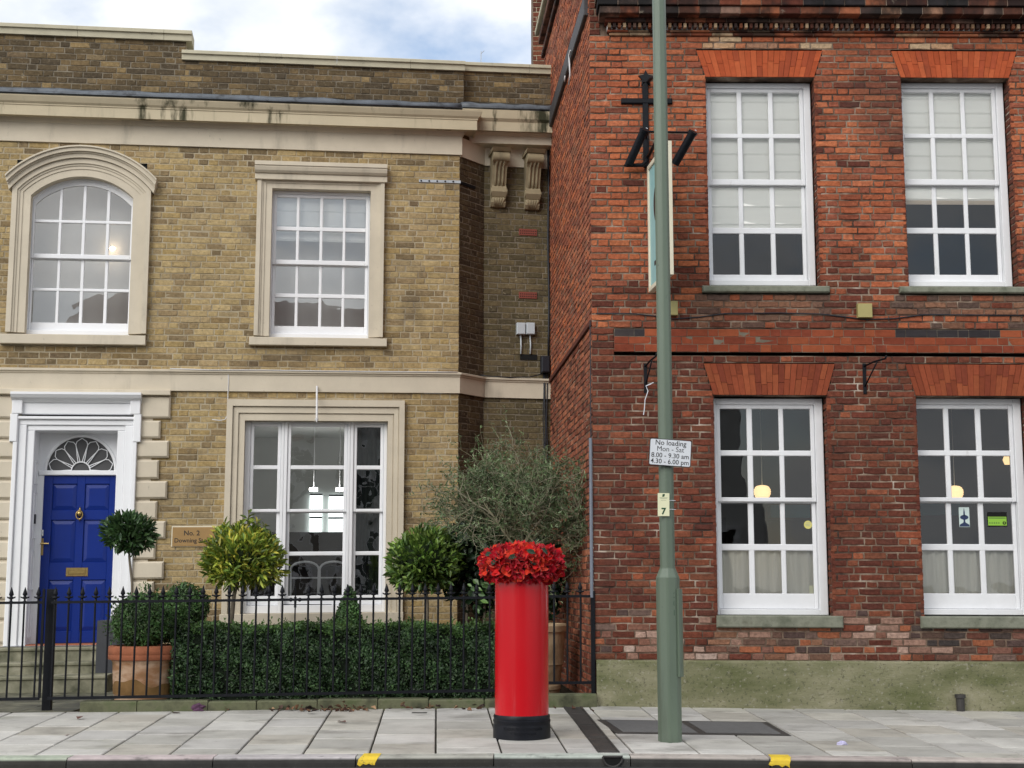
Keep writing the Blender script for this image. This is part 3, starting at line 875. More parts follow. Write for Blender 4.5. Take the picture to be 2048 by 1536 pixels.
for (px0, px1, vv, y, w) in ((1405, 1660, sill_up_v, 580, wa), (1800, 2075, sill_up_v, 580, wb), (1434, 1687, sill_lo_v, 1243, wc), (1843, 2100, sill_lo_v, 1243, wd)):
    mb = MB(); mb.pbox(RED, RED.u(px0, y, .05), RED.u(px1, y, .05), vv[0], vv[1], -D_SET - .05, .055, .012)
    obj('sill', mb, MATS['sill_stone'], w)
# what hangs behind the glass
def panel(name, P, ua, ub, va, vb, n, mat, parent, waves=0, amp=.02, folds=None):
    mb = MB(); K = 48 if waves else 1
    R_ = len(folds) - 1 if folds else 1
    vs = folds or [va, vb]
    for i in range(K + 1):
        u = ua + (ub - ua) * i / K
        for j, v in enumerate(vs):
            dn = amp * math.sin(i / K * waves * 6.283 + math.sin(i * .7) * .6) if waves else (.012 if (folds and j % 2) else 0)
            mb.v.append(P.w(u, v, n + dn)); mb.c.append((1, 1, 1))
    m = len(vs)
    for i in range(K):
        for j in range(m - 1):
            mb.f.append([i * m + j, (i + 1) * m + j, (i + 1) * m + j + 1, i * m + j + 1]); mb.m.append(0)
    return obj(name, mb, MATS[mat], parent, smooth=bool(waves))
def blind(win, W, y_bottom, x, trim):
    vb = RED.v(x, y_bottom, -D_SET - .11); vt = W[3]
    nf = 8; folds = []
    for k in range(nf):
        a = vb + (vt - vb) * k / nf
        folds += [a, a + .02]
    folds.append(vt)
    panel('blind', RED, W[0] + .05, W[1] - .05, vb, vt, -D_SET - .098, 'blind_fabric', win, folds=folds)
    mb = MB(); mb.pbox(RED, W[0] + .05, W[1] - .05, vb - .045, vb, -D_SET - .106, -D_SET - .094)
    obj('blind_hem', mb, MATS[trim], win)
blind(wa, WA, 452, 1510, 'blind_fabric'); blind(wb, WB, 402, 1900, 'blind_trim')
def room(parent, P, ua, ub, va, vb, n0, n1, mat, name='room'):
    mb = MB()
    a = [P.w(ua, va, n0), P.w(ub, va, n0), P.w(ub, vb, n0), P.w(ua, vb, n0)]
    b = [P.w(ua, va, n1), P.w(ub, va, n1), P.w(ub, vb, n1), P.w(ua, vb, n1)]
    mb.add(a + b, [(4, 5, 6, 7), (0, 1, 5, 4), (1, 2, 6, 5), (2, 3, 7, 6), (3, 0, 4, 7)])
    return obj(name, mb, MATS[mat], parent)
room(red, RED, WA[0] - .4, WA[1] + .4, WA[2] - .7, WA[3] + .3, -.32, -3.0, 'room_dark')
room(red, RED, WB[0] - .4, WB[1] + .4, WB[2] - .7, WB[3] + .3, -.32, -3.0, 'room_dark')
room(red, RED, WC[0] - .6, WD[1] + .6, .05, WC[3] + .25, -.32, -3.3, 'room_dark')
for win, W in ((wc, WC), (wd, WD)):
    x = 1530 if win is wc else 1930
    va, vb = RED.v(x, 1195, -D_SET - .16), RED.v(x, 1096, -D_SET - .16)
    panel('net_curtain', RED, W[0] + .05, W[1] - .10, va, vb, -D_SET - .135, 'net_curtain', win, waves=9, amp=.016)

# ------------------------------------------------------------------ the yellow brick house
TA = .136
q = at(915, 1167, 18.9)
LEFT = Plane(q.x, 18.9, 1, TA, .0095)
Bx = LEFT.w(0, 0, 0)
wy = 19.5
q2 = at(1098, 1167, wy)
WT = .19
cx0 = at(966, 1167, wy - WT * .9).x
cy0 = wy - WT * (q2.x - cx0)
WING = Plane(cx0, cy0, 1, WT, 0.0)
wing_len = math.hypot(q2.x - cx0, wy - cy0) + .06
CANT = Plane(Bx[0], Bx[1], cx0 - Bx[0], cy0 - Bx[1], 0.0)
cant_len = math.hypot(cx0 - Bx[0], cy0 - Bx[1])
LU0 = LEFT.u(0, 700) - 2.2                                  # left end, just out of the picture
house = empty('yellow_brick_house', (LEFT.w(-3, 0, 0)[0], LEFT.w(-3, 0, 0)[1], 0), 'yellow stock brick house with cream mouldings, blue door and stepped parapet', 'building')
SF = MATS['cream_stucco']
lb = Brickwork(.003, .004, .004, .0125)
LC = .0835
# key levels
frieze_b = (LEFT.v(460, 295, .03))
band_t, band_b = LEFT.v(460, 740, .05), LEFT.v(460, 782, .05)
cor_b = LEFT.v(460, 243, .22)
cor_t = LEFT.v(460, 205, .24)
par_b = LEFT.v(460, 190, .0)
par_t1 = LEFT.v(190, 74, 0.0)
par_t2 = LEFT.v(650, 127, 0.0)
step_u = LEFT.u(372, 90)
# windows: opening rectangles
D1 = .10
def lrect(xl, xr, yt, xl2, xr2, yb, n=0.0):
    a = (LEFT.u(xl, yt, n) + LEFT.u(xl2, yb, n)) / 2; b = (LEFT.u(xr, yt, n) + LEFT.u(xr2, yb, n)) / 2
    return a, b, LEFT.v((xl2 + xr2) / 2, yb, n), LEFT.v((xl + xr) / 2, yt, n)
O1 = lrect(62, 267, 394, 50, 257, 667)
O2 = lrect(543, 742, 380, 539, 737, 674)
O3 = lrect(492, 776, 842, 478, 771, 1226)
OD = lrect(72, 237, 862, 50, 219, 1290)
crown1 = LEFT.v(165, 354)
A1 = lrect(28, 298, 380, 11, 286, 667)
A2 = lrect(516, 769, 356, 507, 765, 674)
A3 = lrect(460, 810, 801, 437, 803, 1246)
base_v = -.1
holes = [(A1[0] + .03, A1[1] - .03, A1[2] - .1, LEFT.v(165, 320)), (A2[0] + .03, A2[1] - .03, A2[2] - .1, A2[3]), (A3[0] + .03, A3[1] - .03, A3[2], A3[3] - .02),
         (LEFT.u(30, 1000) + .03, LEFT.u(275, 830) - .03, base_v, band_b + .02)]
def yel_pal(P, u, v):
    nz = vnoise(u * .9, v * 1.3, 21)
    d = .03 + .12 * (nz > .70)
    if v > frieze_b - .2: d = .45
    for (a, b, s0) in ((A1[0], A1[1], A1[2]), (A2[0], A2[1], A2[2])):
        if a - .1 < u < b + .1 and s0 - .45 < v < s0: d = .6
    return 'yellow_dark' if rng.random() < d else 'yellow'
lb.fill(LEFT, LU0, 0, base_v, band_b, LC, .245, yel_pal, holes)
lb.fill(LEFT, LU0, 0, band_t - .03, frieze_b, LC, .245, yel_pal, holes)
def par_pal(P, u, v): return 'parapet' if rng.random() < .85 else 'yellow_dark'
lb2 = Brickwork(.003, .004, .005, .0115)
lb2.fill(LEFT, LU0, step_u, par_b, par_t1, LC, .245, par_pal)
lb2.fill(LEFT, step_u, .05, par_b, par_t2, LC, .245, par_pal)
mb = MB(); mb.pbox(LEFT, LU0, step_u - .004, par_b, par_t1 - .01, -.25, -.012); mb.pbox(LEFT, step_u - .004, .04, par_b, par_t2 - .01, -.25, -.012)
mb.pbox(LEFT, LU0, -.02, base_v, band_t, -.02, -.0125) if False else None
obj('parapet_core', mb, MATS['yellow_mortar'], house)
# canted corner and set-back wing
wing_top = WING.v(1030, 330)
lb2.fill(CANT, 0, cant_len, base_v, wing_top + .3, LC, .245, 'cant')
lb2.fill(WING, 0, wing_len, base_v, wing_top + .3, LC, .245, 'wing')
wpar_n = None
# wing entablature stands forward of the wing wall, nearly in line with the front
ENT = Plane(LEFT.w(-.25, 0, -.15)[0], LEFT.w(-.25, 0, -.15)[1], 1, TA, .0095)
ent_len = (XC - .073 * 4.0 - ENT.O.x) / ENT.t.x + .05
wp_b, wp_t = ENT.v(1000, 206, -.05), ENT.v(1000, 143, -.05)
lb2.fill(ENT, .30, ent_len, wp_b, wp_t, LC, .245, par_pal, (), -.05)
mb = MB(); mb.pbox(ENT, .28, ent_len, wp_b, wp_t - .01, -.3, -.062); obj('parapet_core', mb, MATS['yellow_mortar'], house)
lb.finish(house, MATS['yellow_brick'], MATS['yellow_mortar'], 300, lambda x, y: y > 1050 and (x < 930) and not (320 < x < 470 and y < 1170))

lb2.finish(house, MATS['yellow_brick'], MATS['dark_mortar'], 0)
def prof_path(P, ua, ub): return [P.w(ua, 0, 0)[:2], P.w(ub, 0, 0)[:2]]
def zz(P, *us): return [P.k * u for u in us]
# copings
def coping(P, ua, ub, vt, vb, proj, n=0.0, name='coping'):
    L = 1.05; x = ua
    first = None
    while x < ub - .05:
        e = min(x + L * rng.uniform(.9, 1.1), ub)
        mb = MB()
        mb.sweep([P.w(x + .002, 0, n)[:2], P.w(e - .002, 0, n)[:2]], [(-.32, vb), (proj - .015, vb), (proj - .01, vb + (vt - vb) * .55), (proj + .02, vb + (vt - vb) * .6), (proj + .02, vt - .012), (proj, vt), (-.32, vt + .01)], zz(P, x, e))
        o = obj('coping', mb, MATS['coping_stone'], house)
        x = e
coping(LEFT, LU0, LEFT.u(384, 66, .06), LEFT.v(190, 52, .07), LEFT.v(190, 73, .06), .06)
coping(LEFT, LEFT.u(363, 110, .06), LEFT.u(931, 125, .06), LEFT.v(650, 110, .07), LEFT.v(650, 129, .06), .06)
coping(ENT, .26, ent_len, ENT.v(1010, 127, .0), ENT.v(1010, 144, .0), .01, 0)
# cornice, bed mould and frieze of the front, with a mitred return at the right end
ret = [LEFT.w(LU0, 0, 0)[:2], LEFT.w(0.0, 0, 0)[:2], LEFT.w(0.0, 0, -.16)[:2]]
rz = zz(LEFT, LU0, 0, 0)
mb = MB()
mb.sweep(ret, [(0, cor_b + .02), (.19, cor_b + .02), (.19, cor_b), (.215, cor_b), (.215, cor_b + .135), (.225, cor_b + .14), (.225, cor_b + .155), (.25, cor_b + .18), (.28, cor_b + .24), (.285, cor_t), (.02, cor_t + .02), (0, cor_t + .02)], rz)
obj('cornice', mb, MATS['stained_stucco'], house)
mb = MB()
fr_t = LEFT.v(460, 257, .05)
mb.sweep(ret, [(0, frieze_b), (.03, frieze_b), (.03, fr_t), (.045, fr_t + .01), (.085, fr_t + .09), (.085, cor_b + .019), (0, cor_b + .019)], rz)
obj('frieze', mb, SF, house)
# lead roll over the cornice
mb = MB()
path = []
K = 26
for i in range(K + 1):
    u = LU0 + (0.0 - LU0) * i / K
    path.append(LEFT.w(u, cor_t + .055 + .006 * math.sin(i * 1.7), .20))
mb.tube(path, [.062 + .008 * math.sin(i * 2.3) for i in range(K + 1)], 10)
mb.sweep(ret[:2], [(0, cor_t + .05), (.28, cor_t + .022), (.29, cor_t + .022), (.29, cor_t + .035), (0, cor_t + .13)], rz[:2])
obj('lead_roll', mb, MATS['lead'], house, smooth=True)
# wing entablature
ez = lambda *us: [ENT.k * u for u in us]
ecb = ENT.v(1030, 262, .17); ect = ENT.v(1030, 221, .2)
epath = [ENT.w(.28, 0, 0)[:2], ENT.w(ent_len, 0, 0)[:2]]
mb = MB(); mb.sweep(epath, [(-.3, ecb + .02), (.13, ecb + .02), (.13, ecb), (.155, ecb), (.155, ecb + .13), (.19, ecb + .17), (.21, ect), (-.3, ect + .02)], ez(.28, ent_len))
obj('cornice', mb, MATS['stained_stucco'], house)
efb = ENT.v(1030, 288, .0)
mb = MB(); mb.sweep([ENT.w(.20, 0, 0)[:2], ENT.w(ent_len, 0, 0)[:2]], [(-.62, efb), (0, efb), (0, efb + .11), (.02, efb + .12), (.05, ecb + .018), (-.62, ecb + .018)], ez(.2, ent_len))
obj('soffit_beam', mb, SF, house)
mb = MB()
path = [ENT.w(.26 + (ent_len - .3) * i / 10, ect + .05 + .005 * math.sin(i * 2.1), .14) for i in range(11)]
mb.tube(path, [.06 + .006 * math.sin(i * 1.9) for i in range(11)], 10)
mb.sweep(epath, [(-.06, ect + .04), (.21, ect + .021), (.215, ect + .03), (-.06, ect + .12)], ez(.28, ent_len))
obj('lead_roll', mb, MATS['lead'], house, smooth=True)
# plain frieze round the cant and the wing, under the soffit
cw = [CANT.w(0, 0, 0)[:2], CANT.w(cant_len, 0, 0)[:2], WING.w(wing_len, 0, 0)[:2]]
wfb = WING.v(1030, 334, .02)
mb = MB(); mb.sweep(cw, [(0, wfb), (.02, wfb), (.02, efb + .02), (0, efb + .02)], [0, 0, 0]); obj('frieze', mb, SF, house)
# string band round front, cant and wing
bp = [LEFT.w(LU0, 0, 0)[:2], LEFT.w(0, 0, 0)[:2], WING.w(0, 0, 0)[:2], WING.w(wing_len, 0, 0)[:2]]
bz = [LEFT.k * LU0, 0, .0, 0]
mb = MB(); mb.sweep(bp, [(0, band_b), (.035, band_b), (.035, band_t - .065), (.05, band_t - .055), (.05, band_t - .045), (.075, band_t - .03), (.075, band_t - .008), (.02, band_t + .008), (0, band_t + .008)], bz)
obj('string_band', mb, SF, house)
# two carved scroll brackets under the wing cornice
def console(px, py_t, py_b, xw):
    u_, vt = WING.uv(px, py_t, .25); vb = WING.v(px, py_b, .1)
    w = .205
    H = vt - vb
    prof = [(0, vb), (.06, vb), (.10, vb + .05), (.09, vb + .10), (.13, vb + .13), (.17, vb + .19), (.16, vb + .25), (.12, vb + .29), (.15, vb + H * .5), (.22, vb + H * .72), (.30, vb + H * .8), (.35, vb + H * .86), (.34, vb + H * .92), (.30, vb + H * .94), (0, vb + H * .94)]
    mb = MB()
    mb.sweep([WING.w(u_ - w / 2, 0, 0)[:2], WING.w(u_ + w / 2, 0, 0)[:2]], prof)
    SFg = MATS['shaded_grimy_stucco']
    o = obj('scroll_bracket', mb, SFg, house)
    cp = MB(); cp.sweep([WING.w(u_ - w / 2 - .03, 0, 0)[:2], WING.w(u_ + w / 2 + .03, 0, 0)[:2]], [(0, vb + H * .941), (.34, vb + H * .941), (.40, vb + H), (0, vb + H)])
    obj('abacus', cp, SFg, o)
    for k in range(3):                                      # raised flutes
        uu = u_ + (k - 1) * .052
        fl = MB(); fl.tube([WING.w(uu, vb + .28, .125), WING.w(uu, vb + H * .5, .152), WING.w(uu, vb + H * .72, .222), WING.w(uu, vb + H * .8, .30)], .018, 8)
        obj('flute', fl, SFg, o, smooth=True)
    for (vv, nn, rr) in ((vb + H * .86, .30, .07), (vb + .20, .13, .055)):
        ro = MB(); ro.tube([WING.w(u_ - w / 2 - .012, vv, nn - .02), WING.w(u_ + w / 2 + .012, vv, nn - .02)], rr, 16)
        obj('scroll', ro, SFg, o, smooth='auto')
    lf = MB()
    for k in range(5):
        uu = u_ + (k - 2) * .04
        lf.tube([WING.w(uu, vb + .12, .11), WING.w(uu * .5 + u_ * .5, vb + .01, .07)], [.028, .012], 7)
    obj('carved_leaf', lf, SFg, o, smooth=True)
console(1001, 300, 412, 0); console(1069, 303, 417, 0)

# ---- window surrounds
def surround(win, A, O, v_bot, fas, name='surround'):
    """stepped architrave: fas = [(fraction from the opening, projection)]"""
    mb = MB(); wl = O[0] - A[0]; wr = A[1] - O[1]; wt = A[3] - O[3]
    prev = 0.0
    for (f, n) in fas:
        a, b = prev, f
        # left, right, top as mitred strips
        L0, L1 = O[0] - wl * b, O[0] - wl * a; R0, R1 = O[1] + wr * a, O[1] + wr * b; T0, T1 = O[3] + wt * a, O[3] + wt * b
        def slab(p):
            q = [LEFT.w(u, v, n) for u, v in p]; r = [LEFT.w(u, v, -.12) for u, v in p]
            mb.add(q + r, [(0, 1, 2, 3), (4, 7, 6, 5), (0, 4, 5, 1), (1, 5, 6, 2), (2, 6, 7, 3), (3, 7, 4, 0)])
        slab([(L0, v_bot), (L1, v_bot), (L1, T0), (L0, T1)])
        slab([(R0, v_bot), (R1, v_bot), (R1, T1), (R0, T0)])
        slab([(L1, T0), (R0, T0), (R1, T1), (L0, T1)])
        prev = f
    return obj(name, mb, SF, win)
FAS = [(.42, .030), (.60, .042), (.72, .055), (1.0, .075)]
def lcols(xs, y, n): return [(LEFT.u(a, y, n), LEFT.u(b, y, n)) for a, b in xs]
def lrows(ys, x, n): return [tuple(sorted((LEFT.v(x, a, n), LEFT.v(x, b, n)))) for a, b in ys]
# upper rectangular window
n2 = -D1 - .03
w2 = sash_window(house, LEFT, (O2[0], O2[1], O2[2], O2[3]), lcols([(553, 593), (599, 640), (646, 686), (691.5, 731.5)], 450, n2),
                 lrows([(397, 455), (463, 521)], 640, n2), lrows([(532, 587), (595, 652)], 640, n2), D1, 'white_paint', 'sky_glass', 'upper square headed window with sixteen panes and a flat hood', .045)
surround(w2, A2, O2, O2[2], FAS)
hv0, hv1, hv2 = LEFT.v(640, 361, .1), LEFT.v(640, 349, .1), LEFT.v(640, 326, .12)
mb = MB(); mb.pbox(LEFT, LEFT.u(510, 352, .1), LEFT.u(775, 352, .1), hv0, hv1, -.02, .10, .005)
ua, ub = LEFT.u(505, 338, .14), LEFT.u(779, 338, .14)
mb.sweep([LEFT.w(ua + .03, 0, 0)[:2], LEFT.w(ub - .03, 0, 0)[:2]], [(-.02, hv1 + .001), (.12, hv1 + .001), (.15, hv1 + .03), (.165, hv1 + .07), (.165, hv1 + .09), (.18, hv1 + .095), (.18, hv2 - .01), (.16, hv2), (-.02, hv2 + .02)], zz(LEFT, ua, ub))
obj('hood', mb, SF, w2)
def stone_sill(win, x0, x1, y0, y1, n=.09, mat='cream_stucco'):
    ym = (y0 + y1) / 2
    mb = MB(); mb.pbox(LEFT, LEFT.u(x0, ym, n), LEFT.u(x1, ym, n), LEFT.v((x0 + x1) / 2, y1, n), LEFT.v((x0 + x1) / 2, y0, n), -.16, n, .006)
    return obj('sill', mb, MATS[mat], win)
stone_sill(w2, 498, 774, 675, 691); 
# arched window
cc_u = (O1[0] + O1[1]) / 2
half = (O1[1] - O1[0]) / 2
spring = O1[3]; rise = crown1 - spring
R1 = (half ** 2 + rise ** 2) / (2 * rise); c1v = crown1 - R1
def arcv(off): return lambda u: c1v + math.sqrt(max((R1 + off) ** 2 - (u - cc_u) ** 2, .0001))
n1 = n2
g_off = -.085
cols1 = lcols([(71, 119), (125, 166), (172.5, 214), (220.5, 263)], 420, n1)
arch_top = arcv(g_off)
ups1 = lrows([(373, 441), (447, 509)], 165, n1); lows1 = lrows([(520, 576), (582, 645)], 165, n1)
w1 = sash_window(house, LEFT, (O1[0], O1[1], O1[2], O1[3]), cols1, ups1, lows1, D1, 'white_paint', 'sky_glass', 'arched window above the blue door with a curved hood', .03, arch=arch_top)
def arc_band(mb, o0, o1, n0, n1_, a_half=None, K=40, drop=None):
    """curved moulding between two radii"""
    pts = []
    for i in range(K + 1):
        t = -1 + 2 * i / K
        row = []
        for (o, n) in ((o0, n0), (o0, n1_), (o1, n1_), (o1, n0)):
            Rr = R1 + o; am = a_half(o)
            a = t * am
            row.append(LEFT.w(cc_u + Rr * math.sin(a), c1v + Rr * math.cos(a), n))
        pts.append(row)
    vs = [p for r in pts for p in r]; fs = []
    for i in range(K):
        for k in range(4):
            k2 = (k + 1) % 4
            fs.append((i * 4 + k, i * 4 + k2, (i + 1) * 4 + k2, (i + 1) * 4 + k))
    fs += [(0, 3, 2, 1), (K * 4, K * 4 + 1, K * 4 + 2, K * 4 + 3)]
    mb.add(vs, fs)
fit = lambda hw: (lambda o: math.asin(min(.999, hw / (R1 + o))))
mb = MB(); arc_band(mb, g_off + .002, -.03, -D1 - .08, -D1 - .02, fit(half - .03)); arc_band(mb, -.03, .06, -D1 - .14, -D1, fit(half + .02))
obj('arched_head', mb, MATS['white_paint'], w1)
mb = MB()
wl = O1[0] - A1[0]; prev = 0
for f, n in FAS:
    o0, o1 = wl * prev, wl * f
    half_o = half + o0
    arc_band(mb, o0, o1, -.12, n, (lambda o, hh=half, oo=o0: math.asin(min(.999, (hh + max(o, oo)) / (R1 + o)))))
    for (s_, a0, b0) in ((-1, O1[0] - o1, O1[0] - o0), (1, O1[1] + o0, O1[1] + o1)):
        vt = lambda uu, oo: c1v + math.sqrt(max((R1 + oo) ** 2 - (uu - cc_u) ** 2, 1e-4))
        ins = O1[0] - o0 if s_ < 0 else O1[1] + o0; outs = O1[0] - o1 if s_ < 0 else O1[1] + o1
        p = [(ins, O1[2]), (outs, O1[2]), (outs, vt(outs, o1)), (ins, vt(ins, o0))]
        q = [LEFT.w(u, v, n) for u, v in p]; r = [LEFT.w(u, v, -.12) for u, v in p]
        mb.add(q + r, [(0, 1, 2, 3), (0, 4, 5, 1), (1, 5, 6, 2), (2, 6, 7, 3), (3, 7, 4, 0)])
    prev = f
obj('surround', mb, SF, w1)
hood_h = lambda o: math.asin(min(.999, (half + wl + .035 + (o - wl) * .30) / (R1 + o)))
mb = MB()
arc_band(mb, wl + .004, wl + .06, -.02, .11, hood_h); arc_band(mb, wl + .06, wl + .08, -.02, .13, hood_h)
arc_band(mb, wl + .08, wl + .13, -.02, .165, hood_h); arc_band(mb, wl + .13, wl + .15, -.02, .19, hood_h)
obj('hood', mb, SF, w1)
stone_sill(w1, -2, 291, 669, 688)
# ground floor window of three lights
n3 = -D1 - .03
rows3u = lrows([(854, 931), (939, 1018)], 635, n3); rows3l = lrows([(1026, 1103), (1111, 1191)], 635, n3)
lights = ([(507, 555)], [(581.5, 688)], [(713.5, 760.5)])
m1, m2 = LEFT.u(568, 930, n3), LEFT.u(700.5, 930, n3)
edges = [(O3[0], m1 - .0), (m1, m2), (m2, O3[1])]
w3s = []
for k, (xs, (ea, eb)) in enumerate(zip(lights, edges)):
    c = lcols(xs, 930, n3)
    w3s.append(sash_window(house, LEFT, (ea + .001, eb - .001, O3[2], O3[3]), c, rows3u, rows3l, D1, 'white_paint', 'old_glass',
        ('left narrow light of the three light window', 'wide middle light of the three light window', 'right narrow light of the three light window')[k], min(.045, (c[0][0] - ea) * .6), bottom=O3[2] + .10))
w3 = w3s[1]
surround(w3, A3, O3, A3[2] + .1, [(.30, .03), (.36, .02), (.62, .05), (.68, .04), (1.0, .08)])
mb = MB(); mb.pbox(LEFT, A3[0] - .02, A3[1] + .01, A3[2] - .02, O3[2] - .001, -.16, .085, .006); obj('sill', mb, SF, w3)

# rooms behind the left windows
room(house, LEFT, O1[0] - .3, O1[1] + .3, O1[2] - .4, crown1 + .2, -.3, -.62, 'room_pale')
room(house, LEFT, O2[0] - .3, O2[1] + .3, O2[2] - .4, O2[3] + .2, -.3, -.65, 'room_pale')
room(house, LEFT, O3[0] - .5, O3[1] + .6, .2, O3[3] + .3, -.3, -5.2, 'room_mid')
vb2 = LEFT.v(640, 487, -.35)
folds = [vb2 + (O2[3] - vb2) * t for t in (0, .04, .3, .33, .62, .65, 1.0)]
panel('blind', LEFT, O2[0] + .06, O2[1] - .06, vb2, O2[3], -.25, 'blind_fabric', w2, folds=folds)
def far_window(x0, x1, y0, y1):
    n = -5.15
    ua, ub = LEFT.u(x0, 1040, n), LEFT.u(x1, 1040, n); va, vb = LEFT.v((x0 + x1) / 2, y1, n), LEFT.v((x0 + x1) / 2, y0, n)
    mb = MB(); mb.quad(LEFT.w(ua, va, n), LEFT.w(ub, va, n), LEFT.w(ub, vb, n), LEFT.w(ua, vb, n))
    o = obj('rear_window', mb, MATS['daylit_window'], house)
    bars = MB()
    for f in (.0, .14, .5, .97):
        bars.pbox(LEFT, ua, ub, va + (vb - va) * f, va + (vb - va) * f + .03, n, n + .03)
    obj('rear_window_bar', bars, MATS['room_dark'], o)
far_window(619, 644, 988, 1086); far_window(657, 687, 990, 1086)
for (xa, xb) in ((619, 635), (672, 686)):                     # ceiling lights of that room
    n_ = -3.2; uu = LEFT.u((xa + xb) / 2, 979, n_); vv = LEFT.v((xa + xb) / 2, 979, n_); hw = (xb - xa) / 2 * 22 / FPX
    mb = MB(); mb.pbox(LEFT, uu - hw, uu + hw, vv - .012, vv + .012, n_ - .2, n_ + .2); cl_ = obj('ceiling_light', mb, MATS['ceiling_light'], house)
    mb = MB(); mb.tube([LEFT.w(uu, vv + .02, n_), LEFT.w(uu, O3[3] + .3, n_)], .006, 5); obj('light_cord', mb, MATS['white_paint'], cl_)

mb = MB(); va_ = LEFT.v(640, 1064, -5.0); mb.pbox(LEFT, O3[0] - .45, O3[1] + .55, .21, va_, -5.12, -5.0); obj('dado', mb, MATS['dado_wood'], house)
mb = MB(); vt_ = LEFT.v(640, 1128, -1.6); mb.pbox(LEFT, O3[0] - .3, O3[1] + .2, vt_ - .04, vt_, -2.4, -1.2, .01); mb.pbox(LEFT, O3[0] - .2, O3[1] + .1, .25, vt_ - .04, -2.2, -1.5); obj('dining_table', mb, MATS['dado_wood'], house)
for k_, uu in enumerate((LEFT.u(610, 1110, -1.0), LEFT.u(668, 1110, -1.0), LEFT.u(735, 1110, -1.0))):
    mb = MB(); v0_ = LEFT.v(640, 1195, -1.0); v1_ = LEFT.v(640, 1138, -1.0)
    mb.tube([LEFT.w(uu + .19 * math.cos(a), v1_ + .10 * math.sin(a), -1.0) for a in [math.pi * i / 10 for i in range(11)]], .016, 6)
    for s_ in (-.19, .19): mb.tube([LEFT.w(uu + s_, v1_, -1.0), LEFT.w(uu + s_ * .9, .3, -1.0)], .014, 6)
    mb.tube([LEFT.w(uu - .18, v1_ - .12, -1.0), LEFT.w(uu + .18, v1_ - .12, -1.0)], .012, 6)
    obj('dining_chair', mb, MATS['white_paint'], house)
panel('added_curtain', LEFT, m2 + .02, O3[1] + .1, .3, O3[3], -.42, 'curtain_dark', w3s[2], waves=6, amp=.025)  # added dark curtain, hung to darken the right-hand light

# ---- front door with fanlight
WH = MATS['white_paint']
d_set = .30
dl = LEFT.u(86, 1000, -d_set); dr = LEFT.u(233, 1000, -d_set) + .02
dv0 = LEFT.v(150, 1286, -d_set); dv1 = LEFT.v(160, 951, -d_set)
trv0, trv1 = dv1, LEFT.v(160, 941, -d_set + .02)
door = MB()
st, mid = .115, (dl + dr) / 2
door.pbox(LEFT, dl, dr, dv0, dv1, -d_set - .06, -d_set - .022)
def rail(a, b, c_, d_): door.pbox(LEFT, a, b, c_, d_, -d_set - .03, -d_set, .004)
pr = lambda y: LEFT.v(150, y, -d_set)
rows_d = [(1020, 968), (1125, 1040), (1262, 1160)]     # panel bottom and top
xsL, xsR = (dl + st, mid - .05), (mid + .05, dr - st)
rail(dl, dl + st, dv0, dv1); rail(dr - st, dr, dv0, dv1); rail(mid - .05, mid + .05, dv0 + .001, dv1 - .001)
vb = [dv0] + [pr(y) for pair in reversed(rows_d) for y in pair] + [dv1]
for k in range(0, len(vb), 2):
    for (a, b) in ((dl + st, mid - .05), (mid + .05, dr - st)):
        rail(a, b, vb[k] + .001, vb[k + 1] - .001)
od = obj('front_door', door, MATS['blue_paint'], house); od['label'] = 'glossy royal blue six panel front door'
for (y0, y1) in rows_d:
    for (a, b) in (xsL, xsR):
        v0, v1 = pr(y0), pr(y1); mb = MB(); e_ = .055
        outer = [(a, v0), (b, v0), (b, v1), (a, v1)]; inner = [(a + e_, v0 + e_), (b - e_, v0 + e_), (b - e_, v1 - e_), (a + e_, v1 - e_)]
        mb.add([LEFT.w(u, v, -d_set - .0225) for u, v in outer] + [LEFT.w(u, v, -d_set - .004) for u, v in inner],
               [(4, 5, 6, 7), (0, 1, 5, 4), (1, 2, 6, 5), (2, 3, 7, 6), (3, 0, 4, 7)])
        obj('door_panel', mb, MATS['blue_paint'], od)
# brass on the door
ku, kv = LEFT.uv(159, 1027, -d_set + .03)
mb = MB(); mb.tube([LEFT.w(ku, kv, -d_set), LEFT.w(ku, kv, -d_set + .02), LEFT.w(ku, kv, -d_set + .05)], [.04, .046, .02], 14)
ring = [LEFT.w(ku + .042 * math.sin(a), kv - .02 - .055 * math.cos(a), -d_set + .045) for a in [i * 2 * math.pi / 14 for i in range(15)]]
mb.tube(ring, .009, 6, caps=False); mb.tube([LEFT.w(ku, kv + .03, -d_set + .02), LEFT.w(ku, kv + .09, -d_set + .01)], [.02, .004], 8)
mb.tube([LEFT.w(ku, kv - .06, -d_set + .02), LEFT.w(ku, kv - .10, -d_set + .01)], [.012, .004], 8)
obj('door_knocker', mb, MATS['brass'], od, smooth=True)
lu0, lv0 = LEFT.uv(131, 1153, -d_set + .01); lu1, lv1 = LEFT.uv(176, 1135, -d_set + .01)
mb = MB(); mb.pbox(LEFT, lu0, lu1, lv0, lv1, -d_set, -d_set + .012, .006); lp = obj('letter_plate', mb, MATS['brass'], od)
mb = MB(); mb.pbox(LEFT, lu0 + .03, lu1 - .03, lv0 + .028, lv1 - .03, -d_set + .012, -d_set + .024, .006); obj('letter_flap', mb, MATS['brass'], od)
hu, hv = LEFT.uv(81, 1092, -d_set + .01)
mb = MB(); mb.pbox(LEFT, hu - .018, hu + .035, hv - .12, hv + .10, -d_set, -d_set + .012, .005)
mb.tube([LEFT.w(hu + .008, hv + .03, -d_set + .01), LEFT.w(hu + .008, hv + .03, -d_set + .055), LEFT.w(hu + .11, hv + .028, -d_set + .06)], .011, 8)
obj('door_handle', mb, MATS['brass'], od)
hu2, hv2_ = LEFT.uv(84, 1065, -d_set + .01)
